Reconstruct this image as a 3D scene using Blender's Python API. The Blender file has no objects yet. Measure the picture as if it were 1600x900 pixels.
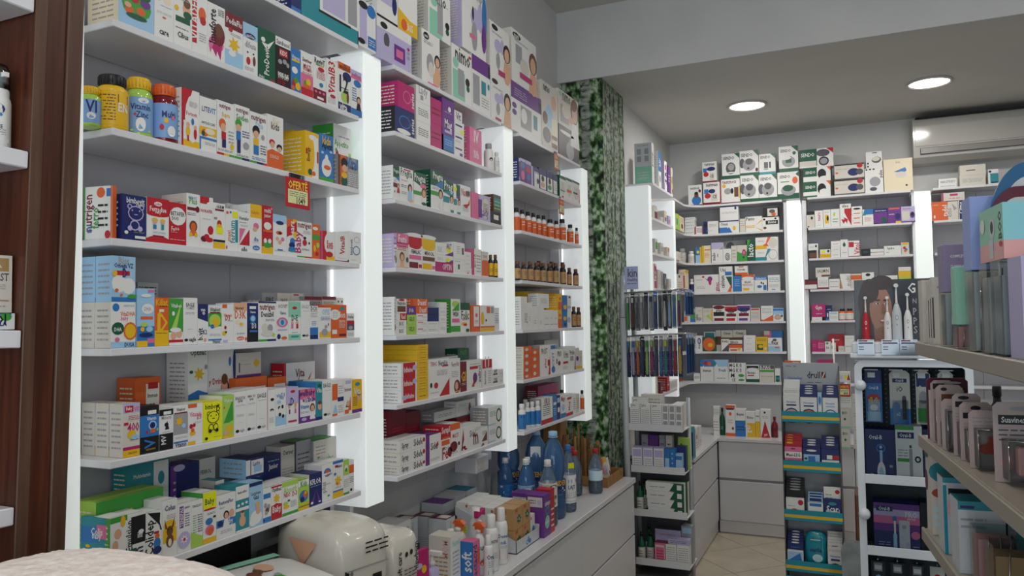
import bpy, math, random
from mathutils import Vector, Matrix, noise
random.seed(7)
SC = bpy.context.scene
COL = SC.collection
# ------------------------------------------------------------ camera, light, exposure
CAM_POS = Vector((1.70, 0.0, 1.60))
def set_camera():
    yaw, pit, rol = (math.radians(a) for a in (24.26096174, 2.36854666, -0.84713824))
    f = Vector((-math.sin(yaw) * math.cos(pit), math.cos(yaw) * math.cos(pit), math.sin(pit)))
    r0 = Vector((math.cos(yaw), math.sin(yaw), 0)); u0 = r0.cross(f)
    r = math.cos(rol) * r0 + math.sin(rol) * u0
    u = -math.sin(rol) * r0 + math.cos(rol) * u0
    cd = bpy.data.cameras.new('camera'); co = bpy.data.objects.new('camera', cd); COL.objects.link(co)
    m = Matrix(((r.x, u.x, -f.x, CAM_POS.x), (r.y, u.y, -f.y, CAM_POS.y), (r.z, u.z, -f.z, CAM_POS.z), (0, 0, 0, 1)))
    co.matrix_world = m
    cd.sensor_fit = 'HORIZONTAL'; cd.sensor_width = 36.0; cd.lens = 36.0 * 1190.24 / 1600.0
    cd.clip_start = 0.02; cd.clip_end = 60
    SC.camera = co
set_camera()
W = bpy.data.worlds.new('world'); SC.world = W; W.use_nodes = True
W.node_tree.nodes['Background'].inputs[0].default_value = (0.78, 0.88, 1.0, 1)
W.node_tree.nodes['Background'].inputs[1].default_value = 0.19
def area(name, loc, aim, sx, sy, power, colour):
    d = bpy.data.lights.new(name, 'AREA'); d.shape = 'RECTANGLE'; d.size = sx; d.size_y = sy
    d.energy = power; d.color = colour
    o = bpy.data.objects.new(name, d); COL.objects.link(o); o.location = loc
    o.rotation_euler = (Vector(aim) - Vector(loc)).to_track_quat('-Z', 'Y').to_euler()
    return o
# daylight through the shop front behind the camera
area('shop_front_daylight', (2.2, -2.75, 1.55), (2.0, 3.0, 1.4), 4.0, 2.4, 72, (0.82, 0.91, 1.0))
# daylight from the door on the long side of the shop
area('side_window_daylight', (4.62, -1.35, 1.6), (0.0, 1.2, 1.3), 2.5, 2.3, 72, (0.87, 0.94, 1.0))
vs = SC.view_settings
SC.display_settings.display_device = 'sRGB'
vs.view_transform = 'Standard'; vs.look = 'None'; vs.gamma = 1.0; vs.use_curve_mapping = False
vs.exposure = 0.0
SC.cycles.use_denoising = True
SC.cycles.max_bounces = 6; SC.cycles.diffuse_bounces = 4; SC.cycles.glossy_bounces = 3
SC.cycles.transmission_bounces = 6; SC.cycles.transparent_max_bounces = 10
SC.cycles.sample_clamp_indirect = 4.0
SC.cycles.caustics_reflective = False; SC.cycles.caustics_refractive = False
# ------------------------------------------------------------ materials
def srgb(h):
    h = h.lstrip('#')
    c = [int(h[i:i + 2], 16) / 255 for i in (0, 2, 4)]
    return tuple((x / 12.92 if x <= 0.04045 else ((x + 0.055) / 1.055) ** 2.4) for x in c) + (1,)
PAL = dict(w='e2e2df', W='d2cdc2', r='b8202c', R='741a26', o='d8622a', y='e2b41e', yy='e4e41c', g='3f9a3c', G='14563c', t='2a8a96',
           b='2f74b8', n='1e2a66', l='9cc4e2', p='d86c98', m='b4246c', v='6a3488', u='b8b0d4', k='1a1a1e', s='9c9ca0', d='54545a',
           a='b9905e', B='6c442c', c='e4d8ba', f='d8a888', i='a6cc56', j='8cc8ae', lm='cfe6f2', mr='5e1630', bx='aab4dc', kr='a8875a',
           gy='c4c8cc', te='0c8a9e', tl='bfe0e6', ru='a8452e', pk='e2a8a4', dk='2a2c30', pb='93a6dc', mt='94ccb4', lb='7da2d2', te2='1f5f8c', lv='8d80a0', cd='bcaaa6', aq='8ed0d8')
MATS = {}
def mat(name, hexv=None, rough=0.5, metal=0.0, spec=0.4, **kw):
    if name in MATS: return MATS[name]
    m = bpy.data.materials.new(name); m.use_nodes = True
    b = m.node_tree.nodes['Principled BSDF']
    b.inputs['Base Color'].default_value = srgb(hexv); b.inputs['Roughness'].default_value = rough
    b.inputs['Metallic'].default_value = metal; b.inputs['Specular IOR Level'].default_value = spec
    for k, v in kw.items(): b.inputs[k.replace('_', ' ')].default_value = v
    MATS[name] = m
    return m
def P(c):
    return mat('print_' + (c if c.islower() else c.lower() + '_deep'), PAL[c], 0.42, 0.0, 0.45)
def glass(name, hexv, alpha_rough=0.03, trans=1.0, ior=1.35):
    return mat(name, hexv, alpha_rough, 0, 0.5, Transmission_Weight=trans, IOR=ior)
def film(name, hexv, mix, rough=0.06, ior=1.3):
    """clear plastic film: mostly straight-through with a glossy coat (thin walled)"""
    if name in MATS: return MATS[name]
    m = bpy.data.materials.new(name); m.use_nodes = True; nt = m.node_tree; nt.nodes.clear()
    out = nt.nodes.new('ShaderNodeOutputMaterial'); mx = nt.nodes.new('ShaderNodeMixShader')
    tr = nt.nodes.new('ShaderNodeBsdfTransparent'); tr.inputs[0].default_value = srgb(hexv)
    gl = nt.nodes.new('ShaderNodeBsdfGlossy'); gl.inputs['Roughness'].default_value = rough
    fr = nt.nodes.new('ShaderNodeFresnel'); fr.inputs[0].default_value = ior
    ad = nt.nodes.new('ShaderNodeMath'); ad.operation = 'ADD'; ad.inputs[1].default_value = mix
    nt.links.new(fr.outputs[0], ad.inputs[0]); nt.links.new(ad.outputs[0], mx.inputs[0])
    nt.links.new(tr.outputs[0], mx.inputs[1]); nt.links.new(gl.outputs[0], mx.inputs[2]); nt.links.new(mx.outputs[0], out.inputs[0])
    MATS[name] = m
    return m
def pet(name, tint, body, frac, rough=0.06):
    """tinted PET: straight-through tint, a share of scattered colour, a glossy coat"""
    m = film(name, tint, .03, rough); nt = m.node_tree; mx = next(n for n in nt.nodes if n.type == 'MIX_SHADER')
    tr = next(n for n in nt.nodes if n.type == 'BSDF_TRANSPARENT')
    df = nt.nodes.new('ShaderNodeBsdfTranslucent'); df.inputs[0].default_value = srgb(body); d2 = nt.nodes.new('ShaderNodeBsdfDiffuse'); d2.inputs[0].default_value = srgb(body)
    m1 = nt.nodes.new('ShaderNodeMixShader'); nt.links.new(df.outputs[0], m1.inputs[1]); nt.links.new(d2.outputs[0], m1.inputs[2])
    m2 = nt.nodes.new('ShaderNodeMixShader'); m2.inputs[0].default_value = frac; nt.links.new(tr.outputs[0], m2.inputs[1]); nt.links.new(m1.outputs[0], m2.inputs[2]); nt.links.new(m2.outputs[0], mx.inputs[1])
    return m
def emit(name, hexv, strength):
    if name in MATS: return MATS[name]
    m = bpy.data.materials.new(name); m.use_nodes = True
    b = m.node_tree.nodes['Principled BSDF']
    b.inputs['Base Color'].default_value = srgb(hexv); b.inputs['Emission Color'].default_value = srgb(hexv)
    b.inputs['Emission Strength'].default_value = strength; b.inputs['Roughness'].default_value = 0.4
    MATS[name] = m
    return m
def noisy(name, h1, h2, scale, rough=0.5, stretch=(1, 1, 1), bump=0.0, spec=0.3, detail=4.0):
    """two-tone procedural surface with fine relief"""
    if name in MATS: return MATS[name]
    m = mat(name, h1, rough, 0, spec); nt = m.node_tree; b = nt.nodes['Principled BSDF']
    tc = nt.nodes.new('ShaderNodeTexCoord'); mp = nt.nodes.new('ShaderNodeMapping'); mp.inputs['Scale'].default_value = stretch
    nz = nt.nodes.new('ShaderNodeTexNoise'); nz.inputs['Scale'].default_value = scale; nz.inputs['Detail'].default_value = detail
    rp = nt.nodes.new('ShaderNodeValToRGB')
    rp.color_ramp.elements[0].position = 0.35; rp.color_ramp.elements[0].color = srgb(h1)
    rp.color_ramp.elements[1].position = 0.68; rp.color_ramp.elements[1].color = srgb(h2)
    nt.links.new(tc.outputs['Object'], mp.inputs[0]); nt.links.new(mp.outputs[0], nz.inputs[0])
    nt.links.new(nz.outputs[0], rp.inputs[0]); nt.links.new(rp.outputs[0], b.inputs['Base Color'])
    if bump:
        bp = nt.nodes.new('ShaderNodeBump'); bp.inputs['Strength'].default_value = bump; bp.inputs['Distance'].default_value = 0.01
        nt.links.new(nz.outputs[0], bp.inputs['Height']); nt.links.new(bp.outputs[0], b.inputs['Normal'])
    return m
LAM = mat('white_laminate', 'd9d9dc', 0.38, 0, 0.4)
PAINT = noisy('wall_paint', 'c9c9c8', 'cfcfcd', 3.0, 0.85, bump=0.02)
CEILP = noisy('ceiling_paint', 'c6c4c0', 'ccc9c4', 2.0, 0.9, bump=0.02)
# ------------------------------------------------------------ mesh helpers
class MB:
    """collects polygons with materials, then links them as one mesh object"""
    def __init__(s): s.v = []; s.f = []; s.mi = []; s.ms = []; s.sm = []
    def m(s, mt):
        if mt not in s.ms: s.ms.append(mt)
        return s.ms.index(mt)
    def poly(s, pts, mt, smooth=False):
        n = len(s.v); s.v += [tuple(p) for p in pts]; s.f.append(tuple(range(n, n + len(pts)))); s.mi.append(s.m(mt)); s.sm.append(smooth)
    def box(s, x0, y0, z0, x1, y1, z1, mt, sides=None, top=None):
        n = len(s.v); s.v += [(x0, y0, z0), (x1, y0, z0), (x1, y1, z0), (x0, y1, z0), (x0, y0, z1), (x1, y0, z1), (x1, y1, z1), (x0, y1, z1)]
        i = s.m(mt); j = s.m(sides or mt); k = s.m(top or mt)
        for q, w in (((0, 3, 2, 1), i), ((4, 5, 6, 7), k), ((0, 1, 5, 4), i), ((1, 2, 6, 5), j), ((2, 3, 7, 6), i), ((3, 0, 4, 7), j)):
            s.f.append(tuple(n + a for a in q)); s.mi.append(w); s.sm.append(False)
    def bbox(s, x0, y0, z0, x1, y1, z1, mt, b=0.002):
        """box with chamfered vertical and horizontal edges"""
        xs = (x0, x0 + b, x1 - b, x1); ys = (y0, y0 + b, y1 - b, y1); zs = (z0, z0 + b, z1 - b, z1)
        n = len(s.v); idx = {}
        for a in (0, 1):
            for c in (0, 1):
                for e in (0, 1):
                    X, x_ = (xs[0], xs[1]) if a == 0 else (xs[3], xs[2]); Y, y_ = (ys[0], ys[1]) if c == 0 else (ys[3], ys[2]); Z, z_ = (zs[0], zs[1]) if e == 0 else (zs[3], zs[2])
                    for k, p in (('x', (X, y_, z_)), ('y', (x_, Y, z_)), ('z', (x_, y_, Z))):
                        idx[a, c, e, k] = len(s.v); s.v.append(p)
        i = s.m(mt)
        def F(*q): s.f.append(q); s.mi.append(i); s.sm.append(False)
        for a in (0, 1): q = [idx[a, c, e, 'x'] for c, e in ((0, 0), (1, 0), (1, 1), (0, 1))]; F(*(q if a else q[::-1]))
        for c in (0, 1): q = [idx[a, c, e, 'y'] for a, e in ((0, 0), (1, 0), (1, 1), (0, 1))]; F(*(q[::-1] if c else q))
        for e in (0, 1): q = [idx[a, c, e, 'z'] for a, c in ((0, 0), (1, 0), (1, 1), (0, 1))]; F(*(q if e else q[::-1]))
        for a in (0, 1):
            for c in (0, 1):
                q = [idx[a, c, 0, 'x'], idx[a, c, 0, 'y'], idx[a, c, 1, 'y'], idx[a, c, 1, 'x']]; F(*(q if (a == c) else q[::-1]))
        for a in (0, 1):
            for e in (0, 1):
                q = [idx[a, 0, e, 'x'], idx[a, 1, e, 'x'], idx[a, 1, e, 'z'], idx[a, 0, e, 'z']]; F(*(q if (a == e) else q[::-1]))
        for c in (0, 1):
            for e in (0, 1):
                q = [idx[0, c, e, 'y'], idx[0, c, e, 'z'], idx[1, c, e, 'z'], idx[1, c, e, 'y']]; F(*(q if (c == e) else q[::-1]))
        for a in (0, 1):
            for c in (0, 1):
                for e in (0, 1):
                    q = [idx[a, c, e, k] for k in 'xyz']; F(*(q if (a + c + e) % 2 == 1 else q[::-1]))
    def lathe(s, prof, mt, cx=0, cy=0, z=0, n=16, smooth=True, sx=1.0, sy=1.0):
        base = len(s.v); i = s.m(mt); k = len(prof)
        for (r, h) in prof:
            for a in range(n):
                t = 2 * math.pi * a / n; s.v.append((cx + r * sx * math.cos(t), cy + r * sy * math.sin(t), z + h))
        for j in range(k - 1):
            for a in range(n):
                b = (a + 1) % n
                s.f.append((base + j * n + a, base + j * n + b, base + (j + 1) * n + b, base + (j + 1) * n + a)); s.mi.append(i); s.sm.append(smooth)
        if prof[0][0] > 1e-6: s.f.append(tuple(base + a for a in reversed(range(n)))); s.mi.append(i); s.sm.append(False)
        if prof[-1][0] > 1e-6: s.f.append(tuple(base + (k - 1) * n + a for a in range(n))); s.mi.append(i); s.sm.append(False)
    def tube(s, p, q, r, mt, n=8):
        p = Vector(p); q = Vector(q); d = (q - p).normalized()
        a = d.orthogonal().normalized(); b = d.cross(a); base = len(s.v); i = s.m(mt)
        for c in (p, q):
            for k in range(n):
                t = 2 * math.pi * k / n; s.v.append(tuple(c + r * (math.cos(t) * a + math.sin(t) * b)))
        for k in range(n):
            l = (k + 1) % n; s.f.append((base + k, base + l, base + n + l, base + n + k)); s.mi.append(i); s.sm.append(True)
        s.f.append(tuple(base + k for k in reversed(range(n)))); s.f.append(tuple(base + n + k for k in range(n))); s.mi += [i, i]; s.sm += [False, False]
    def prism(s, pts, y0, y1, mt, side=None):
        """outline pts (x,z) counter-clockwise seen from -y, extruded from y0 to y1"""
        n = len(s.v); k = len(pts); s.v += [(x, y0, z) for x, z in pts] + [(x, y1, z) for x, z in pts]
        i = s.m(mt); j = s.m(side or mt)
        s.f.append(tuple(n + a for a in range(k))); s.f.append(tuple(n + k + a for a in reversed(range(k)))); s.mi += [i, i]; s.sm += [False, False]
        for a in range(k):
            b = (a + 1) % k; s.f.append((n + b, n + a, n + k + a, n + k + b)); s.mi.append(j); s.sm.append(False)
    def build(s, name, parent=None, loc=None, rot=None):
        me = bpy.data.meshes.new(name); me.from_pydata(s.v, [], s.f)
        for m_ in s.ms: me.materials.append(m_)
        me.polygons.foreach_set('material_index', s.mi); me.polygons.foreach_set('use_smooth', s.sm); me.update()
        return link(name, me, parent, loc, rot)
def link(name, me, parent=None, loc=None, rot=None):
    o = bpy.data.objects.new(name, me); COL.objects.link(o)
    if parent is not None: o.parent = parent
    if loc is not None: o.location = loc
    if rot is not None: o.rotation_euler = rot
    return o
def tag(o, label, cat, group=None):
    o['label'] = label; o['category'] = cat
    if group: o['group'] = group
    return o
def thing(name, label, cat, loc=(0, 0, 0), rz=0.0, group=None):
    o = bpy.data.objects.new(name, None); COL.objects.link(o); o.location = loc; o.rotation_euler = (0, 0, rz); o.empty_display_size = 0.05
    return tag(o, label, cat, group)
def struct(name, mb, parent=None):
    o = mb.build(name, parent)
    if parent is None: o['kind'] = 'structure'
    return o
# ------------------------------------------------------------ printed lettering and pictures
GLY = {}
def glyphs(s):
    if s in GLY: return GLY[s]
    cu = bpy.data.curves.new('t', 'FONT'); cu.body = s; cu.resolution_u = 1; cu.size = 1.0; cu.offset = 0.018; cu.align_x = 'LEFT'
    ob = bpy.data.objects.new('t', cu); me = bpy.data.meshes.new_from_object(ob)
    v = [(a.co.x, a.co.y) for a in me.vertices]; f = [tuple(p.vertices) for p in me.polygons]
    bpy.data.objects.remove(ob); bpy.data.curves.remove(cu); bpy.data.meshes.remove(me)
    xs = [a for a, _ in v] or [0]; ys = [b for _, b in v] or [0]
    GLY[s] = (v, f, min(xs), max(xs), min(ys), max(ys))
    return GLY[s]
class Face:
    """a flat panel in 3D: origin, u axis, v axis, normal; art goes on it in layers"""
    def __init__(s, mb, o, U, V, Wd, Ht):
        s.mb = mb; s.o = Vector(o); s.U = Vector(U); s.V = Vector(V); s.N = s.U.cross(s.V); s.W = Wd; s.H = Ht; s.k = 1
    def p(s, u, v, lay): return s.o + s.U * (u * s.W) + s.V * (v * s.H) + s.N * (0.00012 * lay + 0.00004)
    def poly(s, uv, m): s.mb.poly([s.p(u, v, s.k) for u, v in uv], m)
    def ell(s, cu, cv, ru, rv, m, n=12): s.poly([(cu + ru * math.cos(2 * math.pi * i / n), cv + rv * math.sin(2 * math.pi * i / n)) for i in range(n)], m)
    def text(s, t, cu, cv, wd, m, up=False, bold=True):
        v, f, x0, x1, y0, y1 = glyphs(t)
        w = max(x1 - x0, .01); h = max(y1 - y0, .05)
        if up: L = wd * s.H; a = L / w; b = min(a * 1.25, .8 * s.W / h)
        else: L = wd * s.W; a = L / w; b = min(a * 1.35, .8 * s.H / h)
        n = len(s.mb.v); i = s.mb.m(m)
        for x, y in v:
            X = (x - (x0 + x1) / 2) * a; Y = (y - (y0 + y1) / 2) * b
            if up: X, Y = -Y, X
            s.mb.v.append(tuple(s.p(cu + X / s.W, cv + Y / s.H, s.k)))
        for q in f: s.mb.f.append(tuple(n + c for c in q)); s.mb.mi.append(i); s.mb.sm.append(False)
    def lines(s, u0, v0, u1, v1, n, m, seed=0):
        rnd = random.Random(seed + n)
        for i in range(n):
            vc = v1 - (i + .5) * (v1 - v0) / n; hh = (v1 - v0) / n * .16; u = u0
            while u < u1 - .02:
                e = min(u1, u + rnd.uniform(.08, .3))
                s.poly([(u, vc - hh), (e, vc - hh), (e, vc + hh), (u, vc + hh)], m); u = e + .035
    def art(s, spec):
        for el in spec.split('|'):
            a = el.split(' ')
            c = a[0]
            if c in 'SK': continue
            if c == 'P':
                u, v, r = map(float, a[1:4]); q = r * s.W / s.H
                s.ell(u, v + q * .2, r * 1.05, q * 1.15, P(a[4])); s.k += 1
                s.poly([(u - r * 1.2, v - q * 3), (u + r * 1.2, v - q * 3), (u + r * .7, v - q * .9), (u - r * .7, v - q * .9)], P(a[5])); s.k += 1
                s.ell(u, v, r * .72, q * .85, P('f'))
            else:
                m = P(a[1])
                if c == 'B':
                    u0, v0, u1, v1 = map(float, a[2:6]); s.poly([(u0, v0), (u1, v0), (u1, v1), (u0, v1)], m)
                elif c == 'E': s.ell(*map(float, a[2:6]), m)
                elif c == 'A': 
                    q = list(map(float, a[2:8])); pts = [(q[0], q[1]), (q[2], q[3]), (q[4], q[5])]
                    ar = (pts[1][0] - pts[0][0]) * (pts[2][1] - pts[0][1]) - (pts[1][1] - pts[0][1]) * (pts[2][0] - pts[0][0])
                    s.poly(pts if ar > 0 else pts[::-1], m)
                elif c == 'F':
                    u, v, r = map(float, a[2:5]); q = r * s.W / s.H
                    s.poly([(u + (r if i % 2 == 0 else r * .5) * math.cos(math.pi * i / 7), v + (q if i % 2 == 0 else q * .5) * math.sin(math.pi * i / 7)) for i in range(14)], m)
                elif c == 'L': s.lines(*map(float, a[2:6]), int(a[6]), m, int(s.W * 9999))
                elif c in 'TV': s.text(' '.join(a[5:]), *map(float, a[2:5]), m, c == 'V')
            s.k += 1
class CylFace(Face):
    """the same art wrapped round an upright cylinder; u runs along an arc centred on angle a0"""
    def __init__(s, mb, cx, cy, z, R, arc, Ht, a0):
        s.mb = mb; s.c = (cx, cy, z); s.R = R; s.arc = arc; s.a0 = a0; s.W = R * arc; s.H = Ht; s.k = 1
    def p(s, u, v, lay):
        t = s.a0 + (u - .5) * s.arc; r = s.R + 0.00012 * lay + 0.0003
        return Vector((s.c[0] + r * math.cos(t), s.c[1] + r * math.sin(t), s.c[2] + v * s.H))
def carton_mesh(mb, w, d, h, spec, x=0.0, y=0.0, z=0.0):
    """box with its printed front (facing -y), one printed side, a glued top flap"""
    base, _, rest = spec.partition('|')
    S = K = base
    for el in rest.split('|'):
        if el[:2] == 'S ': S = el[2:]
        if el[:2] == 'K ': K = el[2:]
    mb.box(x - w / 2, y, z, x + w / 2, y + d, z + h, P(base), P(S), P(K))
    # side facing -x: small print and the glue seam
    fs = Face(mb, (x - w / 2, y + d, z), (0, -1, 0), (0, 0, 1), d, h)
    if d > .03 and h > .02:
        fs.lines(.15, .12, .85, .88, max(2, int(h / .014)), P('s' if S in 'wWcl' else ('w' if S in 'nkvGRdB' else 'c')), int(w * 1e5))
    ft = Face(mb, (x - w / 2, y, z + h), (1, 0, 0), (0, 1, 0), w, d)
    ft.poly([(.03, .1), (.97, .1), (.97, .13), (.03, .13)], P('d' if K in 'wWcl' else 'k'))
    if rest: Face(mb, (x - w / 2, y, z), (1, 0, 0), (0, 0, 1), w, h).art(rest)
ROT = {'X': math.pi / 2, 'Y': 0.0}
def carton(name, plane, a, z, w, d, h, k, spec, label, cat, group, front):
    mb = MB(); carton_mesh(mb, w, d, h, spec)
    rz = ROT[plane]
    if plane == 'X': loc = (front - k, a + w / 2, z)
    else: loc = (a + w / 2, front + k, z)
    o = mb.build(name, None, loc, (0, 0, rz)); tag(o, label, cat, group)
    return o
# ------------------------------------------------------------ the room
WL = 0.055                                    # face of the long wall
def room():
    m = MB(); m.box(-0.3, -3.0, -0.06, 4.9, 6.6, -0.006, noisy('screed', '8d8778', '99927f', 6, 0.8)); fl = struct('floor', m)
    tile = noisy('beige_floor_tile', 'b8ad98', 'c4baa6', 5.0, 0.22, bump=0.01, spec=0.5)
    s = 0.42; me = None; n = 0
    for i in range(-14, 15):
        for j in range(-14, 15):
            cx = 1.25 + (i - j) * s * 0.7071; cy = 4.95 + (i + j) * s * 0.7071
            if not (0.42 < cx < 2.95 and 3.2 < cy < 6.15): continue
            if me is None:
                m = MB(); h = s / 2 - 0.002; m.bbox(-h, -h, -0.006, h, h, 0.0, tile, 0.0008); o = m.build('tile', fl); me = o.data
            else: o = link('tile', me, fl)
            o.location = (cx, cy, 0); o.rotation_euler = (0, 0, math.pi / 4)
    m = MB(); m.box(WL - 0.2, -3.0, 0, WL, 4.86, 3.5, PAINT); m.box(WL - 0.2, 4.86, 0, 0.30, 6.6, 3.2, PAINT); struct('wall_left', m)
    m = MB(); m.box(0.30, 6.40, 0, 4.9, 6.6, 3.2, PAINT); struct('wall_back', m)
    m = MB(); m.box(4.70, -3.0, 0, 4.9, 6.40, 3.6, PAINT); struct('wall_right', m)
    m = MB(); m.box(WL - .2, -3.0, 3.5, 4.9, 4.40, 3.62, CEILP); m.box(WL - .2, 4.40, 3.06, 4.9, 6.6, 3.2, CEILP); struct('ceiling', m)
    m = MB(); m.box(WL, 4.385, 3.06, 4.7, 4.3995, 3.5, PAINT); struct('beam', m)
    # shop front: wall with a wide glazed opening behind the camera
    m = MB(); m.box(WL, -3.0, 0, 0.3, -2.9, 3.5, PAINT); m.box(4.3, -3.0, 0, 4.7, -2.9, 3.5, PAINT); m.box(0.3, -3.0, 2.9, 4.3, -2.9, 3.5, PAINT); m.box(.3, -3, 0, 4.3, -2.9, .2, PAINT)
    struct('wall_front', m)
room()
def side_window():
    fr = mat('window_frame_white', 'd4d6d8', .4); m = MB(); y0, y1, z0, z1 = -2.65, -.05, .40, 2.80
    for a, b, c, d in ((y0, z0, y1, z0 + .06), (y0, z1 - .06, y1, z1), (y0, z0, y0 + .06, z1), (y1 - .06, z0, y1, z1), ((y0 + y1) / 2 - .03, z0, (y0 + y1) / 2 + .03, z1)): m.bbox(4.655, a, b, 4.699, c, d, fr, .004)
    struct('window_1', m)
side_window()
def birch():
    m = mat('birch_mural', 'ffffff', 0.55, 0, 0.25); nt = m.node_tree; b = nt.nodes['Principled BSDF']; L = nt.links
    N = lambda t: nt.nodes.new(t)
    tc = N('ShaderNodeTexCoord'); sp = N('ShaderNodeSeparateXYZ'); L.new(tc.outputs['Object'], sp.inputs[0])
    def math_(op, a, c=None):
        n = N('ShaderNodeMath'); n.operation = op
        for i, q in enumerate((a, c)):
            if q is None: continue
            if isinstance(q, (int, float)): n.inputs[i].default_value = q
            else: L.new(q, n.inputs[i])
        return n.outputs[0]
    u = math_('ADD', sp.outputs[0], sp.outputs[1])
    wob = N('ShaderNodeTexNoise'); wob.inputs['Scale'].default_value = 1.6; L.new(tc.outputs['Object'], wob.inputs[0])
    uu = math_('ADD', u, math_('MULTIPLY', math_('SUBTRACT', wob.outputs[0], 0.5), 0.10))
    t = math_('DIVIDE', math_('SUBTRACT', uu, 4.46), 0.74)
    rp = N('ShaderNodeValToRGB'); cr = rp.color_ramp; cr.interpolation = 'LINEAR'
    trunks = [(.03, .05), (.19, .25), (.385, .41), (.47, .53), (.60, .63), (.70, .80), (.88, .93)]
    cr.elements[0].position = 0; cr.elements[0].color = (0, 0, 0, 1); cr.elements[1].position = 1; cr.elements[1].color = (0, 0, 0, 1)
    for a, c in trunks:
        for pos, v in ((a - .012, 0), (a, 1), (c, .75), (c + .012, 0)):
            e = cr.elements.new(pos); e.color = (v, v, v, 1)
    L.new(t, rp.inputs[0])
    def noise(scale, st, det=5):
        mp = N('ShaderNodeMapping'); mp.inputs['Scale'].default_value = st; L.new(tc.outputs['Object'], mp.inputs[0])
        n = N('ShaderNodeTexNoise'); n.inputs['Scale'].default_value = scale; n.inputs['Detail'].default_value = det; L.new(mp.outputs[0], n.inputs[0]); return n.outputs[0]
    def ramp(x, st):
        r = N('ShaderNodeValToRGB'); L.new(x, r.inputs[0]); r.color_ramp.elements[0].position = st[0][0]; r.color_ramp.elements[0].color = srgb(st[0][1]); r.color_ramp.elements[1].position = st[-1][0]; r.color_ramp.elements[1].color = srgb(st[-1][1])
        for p_, c_ in st[1:-1]:
            e = r.color_ramp.elements.new(p_); e.color = srgb(c_)
        return r.outputs[0]
    fol = ramp(noise(34, (1, 1, .7), 8), [(.36, '141a12'), (.45, '2c4428'), (.52, '547a46'), (.58, '8aa480'), (.68, 'c2c8be')])
    bark = ramp(noise(16, (1.2, 1.2, 3.0), 6), [(.33, '24261f'), (.42, '646a60'), (.5, '959b92'), (.7, 'b6bcb4')])
    mx = N('ShaderNodeMix'); mx.data_type = 'RGBA'; L.new(rp.outputs[0], mx.inputs[0]); L.new(fol, mx.inputs[6]); L.new(bark, mx.inputs[7])
    L.new(mx.outputs[2], b.inputs['Base Color'])
    q = MB(); q.box(WL, 4.402, 0, 0.335, 4.86, 3.0598, m); o = struct('wall_column', q)
birch()
# ------------------------------------------------------------ lit pilasters
LITF = emit('lit_diffuser_front', 'e4ebe8', 0.45)
LITS = emit('lit_diffuser_side', 'e4e8e9', 0.42)
LED = emit('led_line', 'ffffff', 1.3)
def pilaster(label, x0, y0, x1, y1, z0, z1, face):
    """light box: housing at the wall, diffuser panels, LED line where it meets the shelving"""
    t = thing('light_pilaster', label, 'light box', ((x0 + x1) / 2, (y0 + y1) / 2, z0), 0, 'illuminated pilasters between the shelving bays')
    cx, cy = (x0 + x1) / 2, (y0 + y1) / 2
    a, b, c, d = x0 - cx, y0 - cy, x1 - cx, y1 - cy; H = z1 - z0; e = 0.004
    if face == 'X':
        m = MB(); m.box(a, b + e, e, c - e, d - e, H - e, LITS); m.build('housing', t)
        m = MB(); m.bbox(c - e, b, 0, c, d, H, LITF, .001); m.build('front_panel', t)
        m = MB(); m.box(a, b, 0, c - e, b + e, H, LITS); m.build('side_panel', t)
        m = MB(); m.box(a, d - e, 0, c - e, d, H, LITS); m.build('side_panel', t)
        m = MB(); m.box(a, b - .003, .03, a + .006, b, H - .03, LED); m.build('led_strip', t)
    else:
        m = MB(); m.box(a + e, b + e, e, c - e, d, H - e, LITS); m.build('housing', t)
        m = MB(); m.bbox(a, b, 0, c, b + e, H, LITF, .001); m.build('front_panel', t)
        m = MB(); m.box(a, b + e, 0, a + e, d, H, LITS); m.build('side_panel', t)
        m = MB(); m.box(c - e, b + e, 0, c, d, H, LITS); m.build('side_panel', t)
        m = MB(); m.box(c, b + .02, .03, c + .004, b + .026, H - .03, LED); m.build('led_strip', t)
PX = 0.150
pilaster('glowing white pilaster between the brown cabinet and the first bay', PX, .942, .283, 1.040, .90, 2.4688, 'X')
pilaster('glowing white pilaster between the first and middle lit bays', PX, 2.012, .283, 2.108, 1.016, 2.4688, 'X')
pilaster('glowing white pilaster between the middle bay and the birch bay', PX, 3.083, .283, 3.177, 1.016, 2.4688, 'X')
pilaster('glowing white pilaster touching the birch column bay', PX, 4.150, .283, 4.248, 1.016, 2.4688, 'X')
pilaster('glowing white pilaster with broad side panel beyond the birch column', .3125, 4.875, .490, 4.945, 1.016, 2.465, 'X')
pilaster('slim glowing pilaster between the corner bay and the corner curve', .3125, 5.610, .490, 5.670, 1.016, 2.465, 'X')
pilaster('glowing white pilaster on the back wall behind the plaster stand', 1.237, 6.19, 1.336, 6.39, .98, 2.48, 'Y')
pilaster('glowing white pilaster on the back wall under the air conditioner', 2.108, 6.19, 2.212, 6.39, .98, 2.48, 'Y')
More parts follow.
